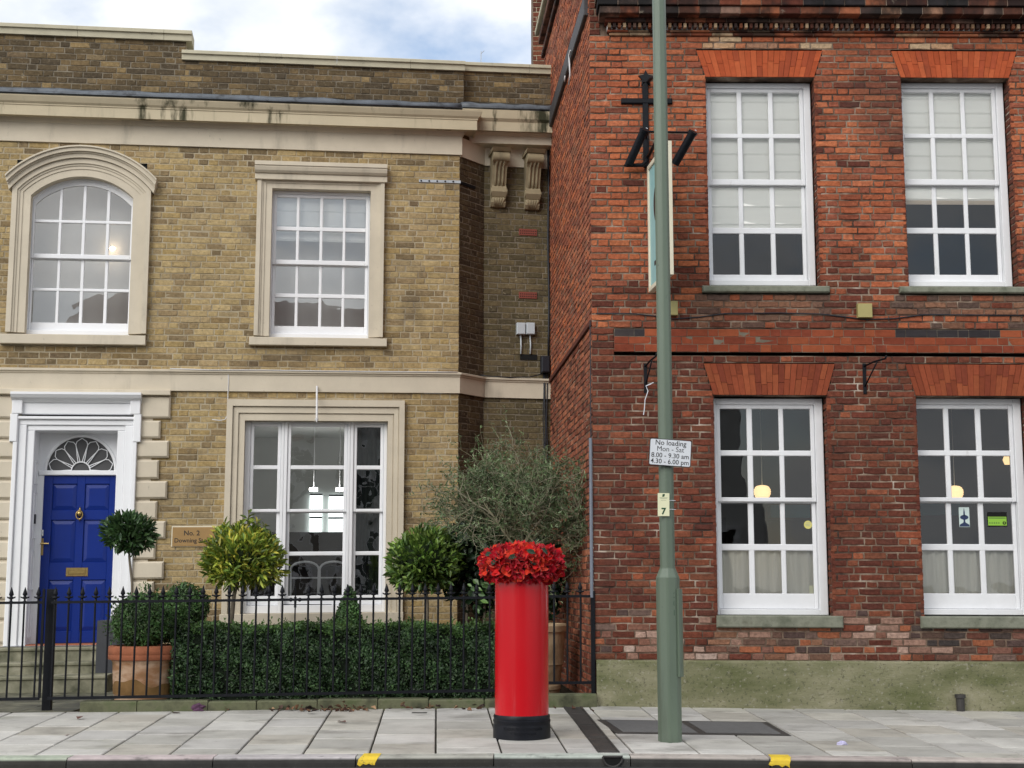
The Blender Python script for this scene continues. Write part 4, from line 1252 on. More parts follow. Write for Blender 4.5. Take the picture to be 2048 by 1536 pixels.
mb = MB(); mb.tube([LEFT.w(hu2, hv2_ - .045, -d_set + .008), LEFT.w(hu2, hv2_ + .035, -d_set + .008)], .024, 12); obj('door_lock', mb, MATS['chrome'], od, smooth='auto')
# transom, fanlight
mb = MB(); mb.pbox(LEFT, dl - .06, dr + .04, trv0 + .001, trv1, -d_set - .06, -d_set + .05, .008); obj('transom', mb, WH, house)
fu, fv = LEFT.uv(161, 942, -d_set); fr_ = (LEFT.u(233, 942, -d_set) - LEFT.u(92, 942, -d_set)) / 2
ov = OD[3]
spand = MB(); K = 28
arc = [(fu + fr_ * math.cos(math.pi * i / K), fv + fr_ * 1.04 * math.sin(math.pi * i / K)) for i in range(K + 1)]
nF = -d_set - .005
tv = ov + .06
for i in range(K):
    (a0, b0), (a1, b1) = arc[i], arc[i + 1]
    spand.quad(LEFT.w(a1, b1, nF), LEFT.w(a0, b0, nF), LEFT.w(a0, tv, nF), LEFT.w(a1, tv, nF))
spand.quad(LEFT.w(dl - .1, fv - .01, nF), LEFT.w(fu - fr_, fv - .01, nF), LEFT.w(fu - fr_, tv, nF), LEFT.w(dl - .1, tv, nF))
spand.quad(LEFT.w(fu + fr_, fv - .01, nF), LEFT.w(dr + .1, fv - .01, nF), LEFT.w(dr + .1, tv, nF), LEFT.w(fu + fr_, tv, nF))
spand.tube([LEFT.w(a, b, nF) for a, b in arc], .022, 8)
fl_o = obj('fanlight', spand, WH, house)
gm = MB(); gm.add([LEFT.w(a, b, nF - .03) for a, b in arc], [tuple(range(K + 1))]); obj('pane', gm, MATS['fan_glass'], fl_o)
hub = fr_ * .27; nB = nF - .012
hb = MB(); hb.tube([LEFT.w(fu + hub * math.cos(math.pi * i / 12), fv + hub * math.sin(math.pi * i / 12), nB) for i in range(13)], .009, 6); obj('glazing_bar', hb, WH, fl_o)
for k in range(7):                                           # petals of the fan
    a0, a1 = math.pi * k / 7, math.pi * (k + 1) / 7; am = (a0 + a1) / 2; dA = (a1 - a0)
    for sgn in (-1, 1):
        pts = []
        for i in range(9):
            t = i / 8
            r_ = hub + (fr_ * .93 - hub) * t
            wdt = dA * .5 * (.55 + .45 * math.sin(min(t / .72, 1) * math.pi / 2)) if t < .72 else dA * .5 * math.cos((t - .72) / .28 * math.pi / 2) ** .7
            a = am + sgn * wdt
            pts.append(LEFT.w(fu + r_ * math.cos(a), fv + r_ * 1.04 * math.sin(a), nB))
        b_ = MB(); b_.tube(pts, .006, 6); obj('glazing_bar', b_, WH, fl_o)
# door case
oL, oR = OD[0], OD[1]
cl = LEFT.u(18, 1060, .06); cr = LEFT.u(268, 1060, .06)
arch_t = LEFT.v(150, 832, .07)
case = MB()
def cbox(a, b, c_, d_, n0, n1_): case.pbox(LEFT, a, b, c_, d_, n0, n1_, .008)
base_d = LEFT.v(100, 1292, .1)
wL, wR = oL - cl, cr - oR
for (f0, f1, n) in ((0, .38, .035), (.38, .78, .06), (.78, 1.0, .095)):
    cbox(oL - wL * f1, oL - wL * f0, base_d + .001, ov + wL * f0 * .7, -.05, n)
    cbox(oR + wR * f0, oR + wR * f1, base_d + .001, ov + wR * f0 * .7, -.05, n)
    cbox(oL - wL * f1, oR + wR * f1, ov + wL * f0 * .7 + .0005, ov + wL * f1 * .7, -.05, n)
cbox(cl - .045, cl + .05, ov - .15, ov + wL * .7 + .03, -.05, .105); cbox(cr - .05, cr + .045, ov - .15, ov + wL * .7 + .03, -.05, .105)
en0 = ov + wL * .7 + .031
en1 = LEFT.v(150, 806, .08)
cbox(cl - .03, cr + .03, en0, en1, -.05, .06)
for a in (cl - .03, cr - .10): cbox(a, a + .13, en0 - .001, en1 + .04, -.05, .11)
ua, ub = cl - .04, cr + .04
case.sweep([LEFT.w(ua, 0, 0)[:2], LEFT.w(ub, 0, 0)[:2]], [(-.05, en1 + .002), (.07, en1 + .002), (.10, en1 + .03), (.16, en1 + .06), (.19, en1 + .10), (.19, en1 + .13), (-.05, en1 + .13)], zz(LEFT, ua, ub))
for k in range(2):
    cbox(cl - .03, cr + .03, base_d, base_d + .001, -.05, .1)
obj('door_case', case, WH, house)
# panelled reveals
rv = MB()
for (uu, s_) in ((oL, -1), (oR, 1)):
    q = LEFT.w(uu, 0, 0); 
    rv.quad(LEFT.w(uu, base_d, -.04), LEFT.w(uu, base_d, -d_set - .06), LEFT.w(uu, ov + .02, -d_set - .06), LEFT.w(uu, ov + .02, -.04))
rv.quad(LEFT.w(oL, ov, -.04), LEFT.w(oR, ov, -.04), LEFT.w(oR, ov, -d_set - .06), LEFT.w(oL, ov, -d_set - .06))
rv.pbox(LEFT, oL, dl + .004, base_d, trv0, -d_set - .05, -d_set + .03, .004)
rvo = obj('door_reveal', rv, WH, house)
for (v0, v1) in ((.10, .55), (.70, 1.2), (1.35, 1.95), (2.05, 2.35)):
    mb = MB(); e2 = .0
    a, b = base_d + v0, base_d + v1
    for (n0, n1_, c0, c1) in ((-.09, -.10, a, b), (-.25, -.26, a, b)):
        q = [LEFT.w(oL + .012, c0, n0), LEFT.w(oL + .012, c0, n1_), LEFT.w(oL + .012, c1, n1_), LEFT.w(oL + .012, c1, n0)]
        r = [LEFT.w(oL, c0, n0), LEFT.w(oL, c0, n1_), LEFT.w(oL, c1, n1_), LEFT.w(oL, c1, n0)]
        mb.add(q + r, [(0, 1, 2, 3), (0, 4, 5, 1), (1, 5, 6, 2), (2, 6, 7, 3), (3, 7, 4, 0)])
    for c0 in (a, b - .012):
        q = [LEFT.w(oL + .012, c0, -.101), LEFT.w(oL + .012, c0, -.249), LEFT.w(oL + .012, c0 + .012, -.249), LEFT.w(oL + .012, c0 + .012, -.101)]
        r = [LEFT.w(oL, c0, -.101), LEFT.w(oL, c0, -.249), LEFT.w(oL, c0 + .012, -.249), LEFT.w(oL, c0 + .012, -.101)]
        mb.add(q + r, [(0, 1, 2, 3), (0, 4, 5, 1), (1, 5, 6, 2), (2, 6, 7, 3), (3, 7, 4, 0)])
    obj('reveal_panel', mb, WH, rvo)
eu, ev = LEFT.uv(70, 1038, -.17)
mb = MB(); 
q = LEFT.w(oL, 0, 0)
mb.add([LEFT.w(oL + x, ev + y, -.17 + z) for x in (0, .02) for y in (-.06, .06) for z in (-.03, .03)], [(0, 1, 3, 2), (4, 6, 7, 5), (0, 4, 5, 1), (2, 3, 7, 6), (0, 2, 6, 4), (1, 5, 7, 3)])
obj('door_entry_phone', mb, MATS['black_plastic'], rvo)
room(house, LEFT, oL - .2, oR + .3, base_d - .3, ov + .3, -d_set - .1, -2.5, 'room_dark')
# drip strip over the door and the rusticated quoins
hs = MB(); hs.pbox(LEFT, LEFT.u(0, 784, .1) - .25, LEFT.u(341, 784, .1), LEFT.v(170, 789, .10), band_b - .001, -.03, .11, .006); obj('door_head_strip', hs, SF, house)
qy = [(792, 838), (841, 878), (881, 917), (920, 959), (962, 999), (1002, 1040), (1042, 1079), (1082, 1120), (1123, 1160), (1163, 1200), (1203, 1240), (1243, 1288)]
for k, (a, b) in enumerate(qy):
    x1 = (340 - (b - 838) * .042) if k % 2 == 0 else (320 - (b - 878) * .042)
    mb = MB(); mb.pbox(LEFT, LEFT.u(282 - (b - 838) * .045, b, .05) - .10, LEFT.u(x1, b, .05), LEFT.v(300, b, .05) + .012, LEFT.v(300, a, .05) + .0, -.03, .055, .022)
    obj('quoin', mb, SF, house)
    mb = MB(); x0 = 30 - (b - 838) * .05
    mb.pbox(LEFT, LEFT.u(x0, b, .05) - (.40 if k % 2 == 0 else .28), LEFT.u(x0, b, .05) + .05, LEFT.v(20, b, .05) + .012, LEFT.v(20, a, .05), -.03, .055, .022)
    obj('quoin', mb, SF, house)
mb = MB(); mb.pbox(LEFT, LU0, LEFT.u(316, 1000) , base_v, band_b, -.04, .018); 
obj('quoin_backing', mb, MATS['yellow_mortar'], house) if False else None
qb = MB(); qb.pbox(LEFT, cr - .05, LEFT.u(300, 1000), base_v, band_b, -.04, .012); qb.pbox(LEFT, cl - .26, cl + .05, base_v, band_b, -.04, .012)
obj('quoin_bed', qb, SF, house)
# body so that no light leaks through
mb = MB(); mb.pbox(LEFT, LU0, -.05, -.1, par_b, -6.2, -5.6); obj('rear_wall', mb, MATS['room_dark'], house)
mb = MB(); mb.pbox(LEFT, LU0, -.05, cor_b - .1, cor_b - .02, -6.2, -.05); obj('roof', mb, MATS['lead'], house)
mb = MB(); mb.pbox(WING, -.3, wing_len, 0, efb, -.5, -.02) ; obj('wing_core', mb, MATS['yellow_mortar'], house)
mb = MB(); mb.pbox(CANT, 0.02, cant_len, 0, efb, -.3, -.02) ; obj('cant_core', mb, MATS['yellow_mortar'], house)
# air bricks
for (y0, y1) in ((458, 471), (584, 597)):
    a, b = WING.u(1038, y0, .01), WING.u(1074, y0, .01); v0, v1 = WING.v(1056, y1, .01), WING.v(1056, y0, .01)
    mb = MB(); mb.pbox(WING, a, b, v0, v1, -.01, .012, .003)
    ab = obj('air_brick', mb, MATS['vent_clay'], house)
    hm = MB()
    for i in range(9):
        for j in range(2):
            x = a + .02 + (b - a - .04) * i / 8 - .006; z = v0 + (v1 - v0) * (.22 + .36 * j)
            hm.pbox(WING, x, x + .012, z, z + .016, .0, .0135)
    obj('air_hole', hm, MATS['hole_black'], ab)
a, b = WING.u(1040, 712, .0), WING.u(1074, 712, .0); v0, v1 = WING.v(1057, 720), WING.v(1057, 709)
mb = MB(); mb.pbox(WING, a, b, v0, v1, .004, .008); obj('wall_slot', mb, MATS['hole_black'], house)

# ------------------------------------------------------------------ ground, pavement, kerb, road
def gz(x, y):
    return .025 - .024 * (15 - y) - .0117 * max(0.0, x - .86)
def kerb_y(x): return 11.40 + (.03 * x if x < 0 else 0.0)       # front edge of the kerb
JD = -.0524
def ground_at(px, py):
    """pavement point under a pixel"""
    Y = 13.0
    for _ in range(12):
        p = at(px, py, Y); Y += (p.z - gz(p.x, Y)) * 8
    p = at(px, py, Y); return Vector((p.x, Y, gz(p.x, Y)))
fence_y = lambda x: 15.0 + .10 * (x - XC)

mb = MB()
xs = [-400, -40, -12, -8, -4, 0, .86, 4, 8, 12, 40, 400]
for i in range(len(xs) - 1):
    a, b = xs[i], xs[i + 1]; f = lambda x: -.138 - .0117 * max(0, min(x, 12) - .86)
    mb.quad((a, -400, f(a)), (b, -400, f(b)), (b, 11.8, f(b)), (a, 11.8, f(a)))
    mb.quad((a, 11.8, f(a)), (b, 11.8, f(b)), (b, 400, f(b)), (a, 400, f(a)))
road = tag(obj('road', mb, MATS['asphalt']), kind='structure')
mb = MB()
def sheet(mb, x0, x1, fy0, fy1, dz, nx=24, ny=4):
    b = len(mb.v)
    for i in range(nx + 1):
        x = x0 + (x1 - x0) * i / nx
        for j in range(ny + 1):
            y = fy0(x) + (fy1(x) - fy0(x)) * j / ny
            mb.v.append((x, y, gz(x, y) + dz)); mb.c.append((1, 1, 1))
    for i in range(nx):
        for j in range(ny):
            k = b + i * (ny + 1) + j
            mb.f.append([k, k + ny + 1, k + ny + 2, k + 1]); mb.m.append(0)
back_y = lambda x: 15.05 if x > XC - .02 else fence_y(x) + .02
sheet(mb, -9, 9, lambda x: kerb_y(x) + .06, back_y, -.018)
pave = tag(obj('pavement', mb, MATS['joint_dirt']), kind='structure')
flag_cols = [lin(*c) for c in ((174,172,166),(180,178,172),(168,166,161),(176,173,164),(184,182,177),(166,162,153),(162,160,154),(172,170,166))]
def flag(quad, col, top=0.0, parent=None, mat='flag_stone', thick=.05, name='paving_slab', ch=.006):
    cxm = sum(p[0] for p in quad) / 4; cym = sum(p[1] for p in quad) / 4
    def ins(p, d):
        v = Vector((cxm - p[0], cym - p[1])); L = v.length
        q = Vector(p[:2]) + v * (d / L); return q
    lo = [(p[0], p[1], gz(p[0], p[1]) + top - thick) for p in quad]
    mi = [(p[0], p[1], gz(p[0], p[1]) + top - ch) for p in quad]
    up = [(*ins(p, ch * 1.5), gz(p[0], p[1]) + top) for p in quad]
    m = MB(); fs = []
    for i in range(4):
        j = (i + 1) % 4
        fs += [(i, j, j + 4, i + 4), (i + 4, j + 4, j + 8, i + 8)]
    m.add(lo + mi + up, fs + [(8, 9, 10, 11)], col)
    return obj(name, m, MATS[mat], parent)
SW = .527
for k in range(-9, 14):
    xk = -1.13 + SW * k
    y = kerb_y(xk) + .205 - (.30 if k % 2 else 0.0) - rng.uniform(0, .08)
    while y < 15.05:
        y2 = y + .605
        a0, a1 = max(y, kerb_y(xk) + .205), min(y2, back_y(xk + .25) - .002)
        if a1 - a0 > .06:
            g = .008
            def X(j, yy): return xk + SW * j + JD * (yy - 11.5)
            t = rng.uniform(-.0025, .0025)
            c = rng.choice(flag_cols); gg = rng.uniform(1.04, 1.14)
            sh = .35 if False else 1
            flag([(X(0, a0) + g, a0 + g), (X(1, a0) - g, a0 + g), (X(1, a1) - g, a1 - g), (X(0, a1) + g, a1 - g)], tuple(q * gg for q in c), t, pave)
        y = y2
# kerb stones
mb = MB(); sheet(mb, -9, 9, lambda x: kerb_y(x) + .012, lambda x: kerb_y(x) + .19, -.03, 24, 1)
kerb = tag(obj('kerb', mb, MATS['joint_dirt']), kind='structure')
kx = [ground_at(p, 1506).x for p in (155.5, 439, 717, 988, 1257, 1527, 1798)]
kp = (kx[-1] - kx[0]) / 6
kxs = [kx[0] - kp * 4, kx[0] - kp * 3, kx[0] - kp * 2, kx[0] - kp] + kx + [kx[-1] + kp, kx[-1] + 2 * kp, kx[-1] + 3 * kp]
for i in range(len(kxs) - 1):
    a, b = kxs[i] + .004, kxs[i + 1] - .004
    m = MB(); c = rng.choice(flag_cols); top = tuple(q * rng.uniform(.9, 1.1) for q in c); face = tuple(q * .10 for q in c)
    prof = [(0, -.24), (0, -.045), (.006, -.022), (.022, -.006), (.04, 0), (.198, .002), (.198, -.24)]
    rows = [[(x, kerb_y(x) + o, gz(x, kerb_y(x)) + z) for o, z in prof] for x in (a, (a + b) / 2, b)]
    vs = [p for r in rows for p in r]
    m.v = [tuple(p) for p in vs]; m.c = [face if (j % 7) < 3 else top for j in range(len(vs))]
    for r in range(2):
        for j in range(6):
            m.f.append([r * 7 + j, (r + 1) * 7 + j, (r + 1) * 7 + j + 1, r * 7 + j + 1]); m.m.append(0)
    m.f.append(list(range(7))[::-1]); m.m.append(0); m.f.append([14 + j for j in range(7)]); m.m.append(0)
    obj('kerb_stone', m, MATS['kerb_stone'], kerb)
# yellow paint marks on the kerb
for (p0, p1, nm) in ((719, 754, 'short yellow loading mark painted on the kerb left of the pillar box'), (1526, 1566, 'short yellow loading mark painted on the kerb right of the lamp post')):
    a, b = ground_at(p0, 1508).x, ground_at(p1, 1508).x
    m = MB(); pr = [(-.003, -.06), (-.003, -.045), (.004, -.02), (.02, -.003), (.04, .004), (.20, .006)]
    nxs = 7
    for i in range(nxs):
        x = a + (b - a) * i / (nxs - 1)
        for j, (o, z) in enumerate(pr):
            jx = rng.uniform(-.006, .006) if i in (0, nxs - 1) else 0
            jz = rng.uniform(-.012, .012) if j == 0 else 0
            m.v.append((x + jx + (.035 * j / 5), kerb_y(x) + o, gz(x, kerb_y(x)) + z + jz)); m.c.append((1, 1, 1))
    for i in range(nxs - 1):
        for j in range(5):
            k = i * 6 + j; m.f.append([k, k + 6, k + 7, k + 1]); m.m.append(0)
    tag(obj('kerb_marking', m, MATS['yellow_line']), nm, 'road marking', 'yellow kerb marks')
# cast iron drainage channel across the pavement, with its outfall in the kerb
gA = [ground_at(1122, 1409), ground_at(1160, 1409)]; gB = [ground_at(1196, 1505), ground_at(1240, 1505)]
ch = empty('drain_channel', ground_at(1180, 1455), 'cast iron drain channel running across the pavement beside the pillar box', 'drain')
for i in range(4):
    t0, t1 = i / 4 + .003, (i + 1) / 4 - .003
    q = [gA[0].lerp(gB[0], t1), gA[1].lerp(gB[1], t1), gA[1].lerp(gB[1], t0), gA[0].lerp(gB[0], t0)]
    flag([(p.x, p.y) for p in q], (1, 1, 1), .006, ch, 'cast_iron', .04, 'channel_cover', .004)
    for s_ in (.04, .88):
        m0, m1 = [a.lerp(b, s_) for a, b in zip(gA[:1] + gB[:1], gA[1:] + gB[1:])], [a.lerp(b, s_ + .08) for a, b in zip(gA[:1] + gB[:1], gA[1:] + gB[1:])]
        q = [m0[0].lerp(m0[1], t1), m1[0].lerp(m1[1], t1), m1[0].lerp(m1[1], t0), m0[0].lerp(m0[1], t0)]
        flag([(p.x, p.y) for p in q], (1, 1, 1), .012, ch, 'cast_iron', .01, 'channel_rim', .002)
oc = ground_at(1223, 1508); m = MB(); K = 14; rr = .078
ky = kerb_y(oc.x)
front = [(oc.x + rr * math.cos(math.pi + math.pi * i / K), ky - .006, oc.z - .004 + 1.0 * rr * math.sin(math.pi + math.pi * i / K)) for i in range(K + 1)]
m.add([(p[0], p[1] - .0, p[2]) for p in front], [tuple(range(K + 1))]); obj('outfall_hole', m, MATS['hole_black'], ch)
m = MB(); m.tube(front + [front[0]], .010, 6); obj('outfall_rim', m, MATS['cast_iron'], ch, smooth=True)
# twin inspection covers
cv_ = empty('inspection_cover', ground_at(1390, 1458), 'pair of steel framed inspection covers set in the pavement behind the lamp post', 'manhole cover')
Q = [ground_at(1235, 1468), ground_at(1583, 1472), ground_at(1535, 1445), ground_at(1194, 1440)]
def lerpq(s, t): return (Q[0].lerp(Q[1], s)).lerp(Q[3].lerp(Q[2], s), t)
flag([(p.x, p.y) for p in (lerpq(0, 0), lerpq(1, 0), lerpq(1, 1), lerpq(0, 1))], (1, 1, 1), .005, cv_, 'cast_iron', .03, 'cover_frame', .003)
for (s0, s1) in ((.045, .475), (.525, .955)):
    flag([(p.x, p.y) for p in (lerpq(s0, .10), lerpq(s1, .10), lerpq(s1, .92), lerpq(s0, .92))], (1, 1, 1), .010, cv_, 'cover_infill', .01, 'cover_plate', .002)
q0 = ground_at(839, 1426)
m = MB(); m.box(q0.x - .075, q0.x + .075, q0.y - .05, q0.y + .05, q0.z, q0.z + .004); thing('stop_cover', m, MATS['cast_iron'], 'small iron stopcock cover in the paving left of the pillar box', 'manhole cover')

# garden ground behind the railings
m = MB(); sheet(m, -9, XC - .05, lambda x: fence_y(x) + .03, lambda x: 20.6, .0, 20, 6)
for i, p in enumerate(m.v): m.v[i] = (p[0], p[1], -.005 + .0 * p[0])
tag(obj('garden_soil', m, MATS['soil']), kind='structure')
px_r = ground_at(205, 1400).x
m = MB(); sheet(m, -9, px_r, lambda x: fence_y(x) - .02, lambda x: fence_y(x) + .05, .0, 4, 1)
path = tag(obj('garden_path', m, MATS['joint_dirt']), kind='structure')
for r in range(5):
    x = -8.5
    while x < px_r - .1:
        x2 = min(x + rng.uniform(.55, .85), px_r)
        y0 = lambda xx: fence_y(xx) - .0 + r * .62
        q = [(x + .006, y0(x) + .006), (x2 - .006, y0(x2) + .006), (x2 - .006, y0(x2) + .614), (x + .006, y0(x) + .614)]
        mm = MB(); zt = .012 + rng.uniform(-.003, .003)
        mm.add([(a, b, -.04) for a, b in q] + [(a, b, zt) for a, b in q], [(4, 5, 6, 7), (0, 1, 5, 4), (1, 2, 6, 5), (2, 3, 7, 6), (3, 0, 4, 7)])
        obj('path_slab', mm, MATS['wet_paving'], path)
        x = x2
# door steps
st_ = empty('door_steps', LEFT.w(LEFT.u(130, 1300), 0, .5), 'worn stone steps climbing to the blue front door', 'steps')
sL, sR = LEFT.u(0, 1300, .3) - .35, LEFT.u(222, 1300, .3)
levels = [(base_d - .005, 0.45), (LEFT.v(130, 1324, .8), .85), (LEFT.v(130, 1352, 1.3), 1.3)]
zlow = -.02
for k, (zt, nn) in enumerate(levels):
    zb = levels[k + 1][0] - .03 if k < 2 else zlow
    mm = MB(); mm.pbox(LEFT, sL, sR + .05 * k, zb, zt - .045, -.1, nn - .02); mm.pbox(LEFT, sL, sR + .01 + .05 * k, zt - .045, zt, -.1, nn, .012)
    obj('step', mm, MATS['step_stone'], st_)
mm = MB(); mm.pbox(LEFT, dl - .1, dr + .1, base_d - .004, dv0 - .002, -d_set - .1, .02, .006); obj('threshold', mm, MATS['terracotta'], st_)

# stone edging under the railings
ed = empty('garden_edging', (-1.5, fence_y(-1.5), 0), 'low worn stone edging along the foot of the railings', 'edging')
def edge_run(p0, p1, y, hgt, mat, dy=.0, Ls=.62):
    a, b = ground_at(p0, y).x, ground_at(p1, y).x; x = a
    while x < b - .02:
        x2 = min(x + Ls * rng.uniform(.75, 1.2), b)
        if b - x2 < .15: x2 = b
        mm = MB(); z0 = gz(x, 14.8) - .05; j = rng.uniform(-.012, .012)
        ya, yb = fence_y(x) - .11 + dy + j, fence_y(x2) - .11 + dy + j; c = .014; zt = gz(x, 15) + hgt + rng.uniform(-.008, .008)
        v = [(x + .004, ya, z0), (x2 - .004, yb, z0), (x2 - .004, yb + .2, z0), (x + .004, ya + .2, z0),
             (x + .004, ya, zt - c), (x2 - .004, yb, zt - c), (x2 - .004, yb + .2, zt - c), (x + .004, ya + .2, zt - c),
             (x + .01, ya + c, zt), (x2 - .01, yb + c, zt), (x2 - .01, yb + .2 - c, zt), (x + .01, ya + .2 - c, zt)]
        fs = []
        for i in range(4):
            q = (i + 1) % 4; fs += [(i, q, q + 4, i + 4), (i + 4, q + 4, q + 8, i + 8)]
        mm.add(v, fs + [(8, 9, 10, 11)]); obj('edging_stone', mm, MATS[mat], ed); x = x2
edge_run(192, 1000, 1412, .085, 'moss_stone', .05); edge_run(1085, 1190, 1406, .125, 'moss_stone', -.02, .8)

# ------------------------------------------------------------------ iron railings
rl = empty('iron_railing', (-2, fence_y(-2), 0), 'black iron railing with spear heads along the front garden', 'railing')
IR = MATS['black_iron']
FP = Plane(XC, 15.0, 1, .10, 0.0)
def fv(x, y): return FP.uv(x, y)
topv = lambda u: FP.v(940, 1195.5) if u > -99 else 0
t_r = FP.v(520, 1200); b_r = FP.v(520, 1389)
tL = FP.uv(30, 1205.5); tR = FP.uv(940, 1195.5); bL = FP.uv(120, 1396.5); bR = FP.uv(975, 1381)
ln = lambda p, q, u: p[1] + (q[1] - p[1]) * (u - p[0]) / (q[0] - p[0])
tz = lambda u: ln(tL, tR, u); bz_ = lambda u: ln(bL, bR, u)
def bar_mesh(h, head=True):
    m = MB(); m.tube([(0, 0, 0), (0, 0, h)], .0105, 8, caps=False)
    return mesh_from('bar', m, IR, True)
def head_mesh():
    m = MB()
    m.lathe(0, 0, [(.0075, -.012), (.013, -.008), (.013, .0), (.008, .006), (.008, .022), (.02, .026), (.024, .036), (.014, .044), (.009, .052), (.016, .060), (.019, .070), (.012, .10), (.001, .142)], 10, cap=False)
    m.add([(-.03, -.004, .03), (.03, -.004, .03), (.034, -.004, .048), (.012, -.004, .04), (-.012, -.004, .04), (-.034, -.004, .048), (-.03, .004, .03), (.03, .004, .03), (.034, .004, .048), (.012, .004, .04), (-.012, .004, .04), (-.034, .004, .048)],
          [(0, 1, 2, 3, 4, 5), (11, 10, 9, 8, 7, 6), (0, 6, 7, 1), (1, 7, 8, 2), (2, 8, 9, 3), (3, 9, 10, 4), (4, 10, 11, 5), (5, 11, 6, 0)])
    return mesh_from('spear_head', m, IR, True)
HM = head_mesh()
def railing(u0, u1, pitch, zt, zb, first=None, skip=()):
    n = max(2, round((u1 - u0) / .6))
    us = [u0 + (u1 - u0) * i / n for i in range(n + 1)]
    for f, w in ((zt, .013), (zb, .014)):
        m = MB(); 
        for i in range(n): pass
        m.v = []; 
        P0, P1 = FP.w(u0, f(u0)), FP.w(u1, f(u1))
        pts = [FP.w(u, f(u)) for u in us]
        for p in pts:
            for (dy, dz) in ((-.016, -w), (.016, -w), (.016, w), (-.016, w)):
                m.v.append((p[0], p[1] + dy, p[2] + dz)); m.c.append((1, 1, 1))
        for i in range(n):
            for k in range(4):
                m.f.append([i * 4 + k, (i + 1) * 4 + k, (i + 1) * 4 + (k + 1) % 4, i * 4 + (k + 1) % 4]); m.m.append(0)
        m.f += [[3, 2, 1, 0], [n * 4, n * 4 + 1, n * 4 + 2, n * 4 + 3]]; m.m += [0, 0]
        obj('rail', m, IR, rl)
    u = (first if first is not None else u0 + pitch * .5)
    while u < u1 - .02:
        if not any(abs(u - s) < pitch * .4 for s in skip):
            h = zt(u) - zb(u)
            key = round(h, 2)
            if key not in BARS: BARS[key] = bar_mesh(key)
            tilt = Matrix.Rotation(rng.uniform(-.006, .006), 4, 'Y')
            b_ = inst('bar', BARS[key], Matrix.Translation(Vector(FP.w(u, zb(u)))) @ tilt, rl)
            inst('spear_head', HM, Matrix.Translation(Vector(FP.w(u, zt(u) + .014))) @ Matrix.Rotation(rng.uniform(-.1, .1), 4, 'Z') @ Matrix.Diagonal((1.3, 1.3, 1.0, 1)), b_)
        u += pitch
BARS = {}
pu = FP.u(93, 1300)
pitch = (FP.u(945, 1300) - FP.u(190, 1300)) / 28.6
mid_u = FP.u(588.5, 1300)
right_end = FP.u(1186, 1280)
f0 = mid_u
while f0 - pitch > pu + .05: f0 -= pitch
railing(pu + .03, FP.u(1001, 1390), pitch, tz, bz_, f0, (mid_u,))
zt2 = lambda u: FP.v(1140, 1192.5); zb2 = lambda u: FP.v(1140, 1365.5)
railing(FP.u(1085, 1300), right_end, FP.u(1133.5, 1280) - FP.u(1107, 1280), zt2, zb2, FP.u(1108, 1280))
gate_r = pu - .05
g0 = FP.u(-10, 1300) - pitch
railing(g0 - 12.6 * pitch, gate_r, pitch, tz, bz_, g0 - 12 * pitch)
# plain joint rod with two ball stops
m = MB(); m.tube([FP.w(mid_u, bz_(mid_u)), FP.w(mid_u, tz(mid_u) - .05)], .0075, 8); m.tube([FP.w(mid_u, tz(mid_u) - .08), FP.w(mid_u, tz(mid_u) + .03)], .013, 8); m.tube([FP.w(mid_u, tz(mid_u) + .02), FP.w(mid_u, tz(mid_u) + .14)], .006, 8)
jr = obj('joint_rod', m, IR, rl, smooth='auto')
for s_ in (-.045, .045):
    m = MB(); c = FP.w(mid_u + s_, tz(mid_u)); m.lathe(c[0], c[1], [(.002, c[2] - .021), (.015, c[2] - .015), (.021, c[2]), (.015, c[2] + .015), (.002, c[2] + .021)], 12); obj('ball_stop', m, IR, jr, smooth=True)
m = MB(); m.tube([FP.w(FP.u(566, 1208), FP.v(566, 1209)), FP.w(FP.u(663, 1208), FP.v(663, 1209))], .004, 6); obj('brace_rod', m, IR, rl)
# posts
pb = ground_at(91, 1421)
P2 = Plane(pb.x, pb.y + .04, 1, .1, 0)
m = MB(); m.pbox(P2, -.045, .045, -.06, P2.v(102, 1178, .03), -.04, .04, .004); obj('gate_post', m, IR, rl)
m = MB(); m.pbox(FP, gate_r - .012, gate_r + .012, FP.v(88, 1396), FP.v(88, 1178), -.012, .012, .002); obj('gate_stile', m, IR, rl)
m = MB(); m.pbox(FP, right_end - .02, right_end + .022, .08, FP.v(1187, 1182), -.02, .02, .004); obj('end_post', m, IR, rl)

# ------------------------------------------------------------------ red pillar box
g = ground_at(1044, 1481)
bx, by = g.x, g.y + .235
zb0 = gz(bx, by) - .02
sc_ = project((bx, by, 1.0))[2] / FPX
R_b = 53.5 * sc_
pz = lambda y: at(1044, y, by - R_b).z
pbx = empty('pillar_box', (bx, by, gz(bx, by)), 'glossy red cylindrical post box with black base on the pavement', 'post box')
zr = pz(1433)
m = MB(); R2 = 57 * sc_
m.lathe(bx, by, [(R2, zb0), (R2 * .995, zr - .085), (R2 * .985, zr - .07), (R2 * 1.0, zr - .062), (R2 * 1.0, zr - .045), (R2 * .975, zr - .04), (R2 * .985, zr - .012), (R2 * .955, zr)], 64)
pbase = obj('base', m, MATS['black_gloss'], pbx, smooth='auto')
ztop = pz(1140)
m = MB(); m.lathe(bx, by, [(R_b, zr - .005), (R_b, ztop), (R_b * 1.06, ztop + .01), (R_b * 1.06, ztop + .05), (R_b * .95, ztop + .09), (R_b * .6, ztop + .14), (.01, ztop + .16)], 72)
body = obj('body', m, MATS['red_gloss'], pbx, smooth='auto')
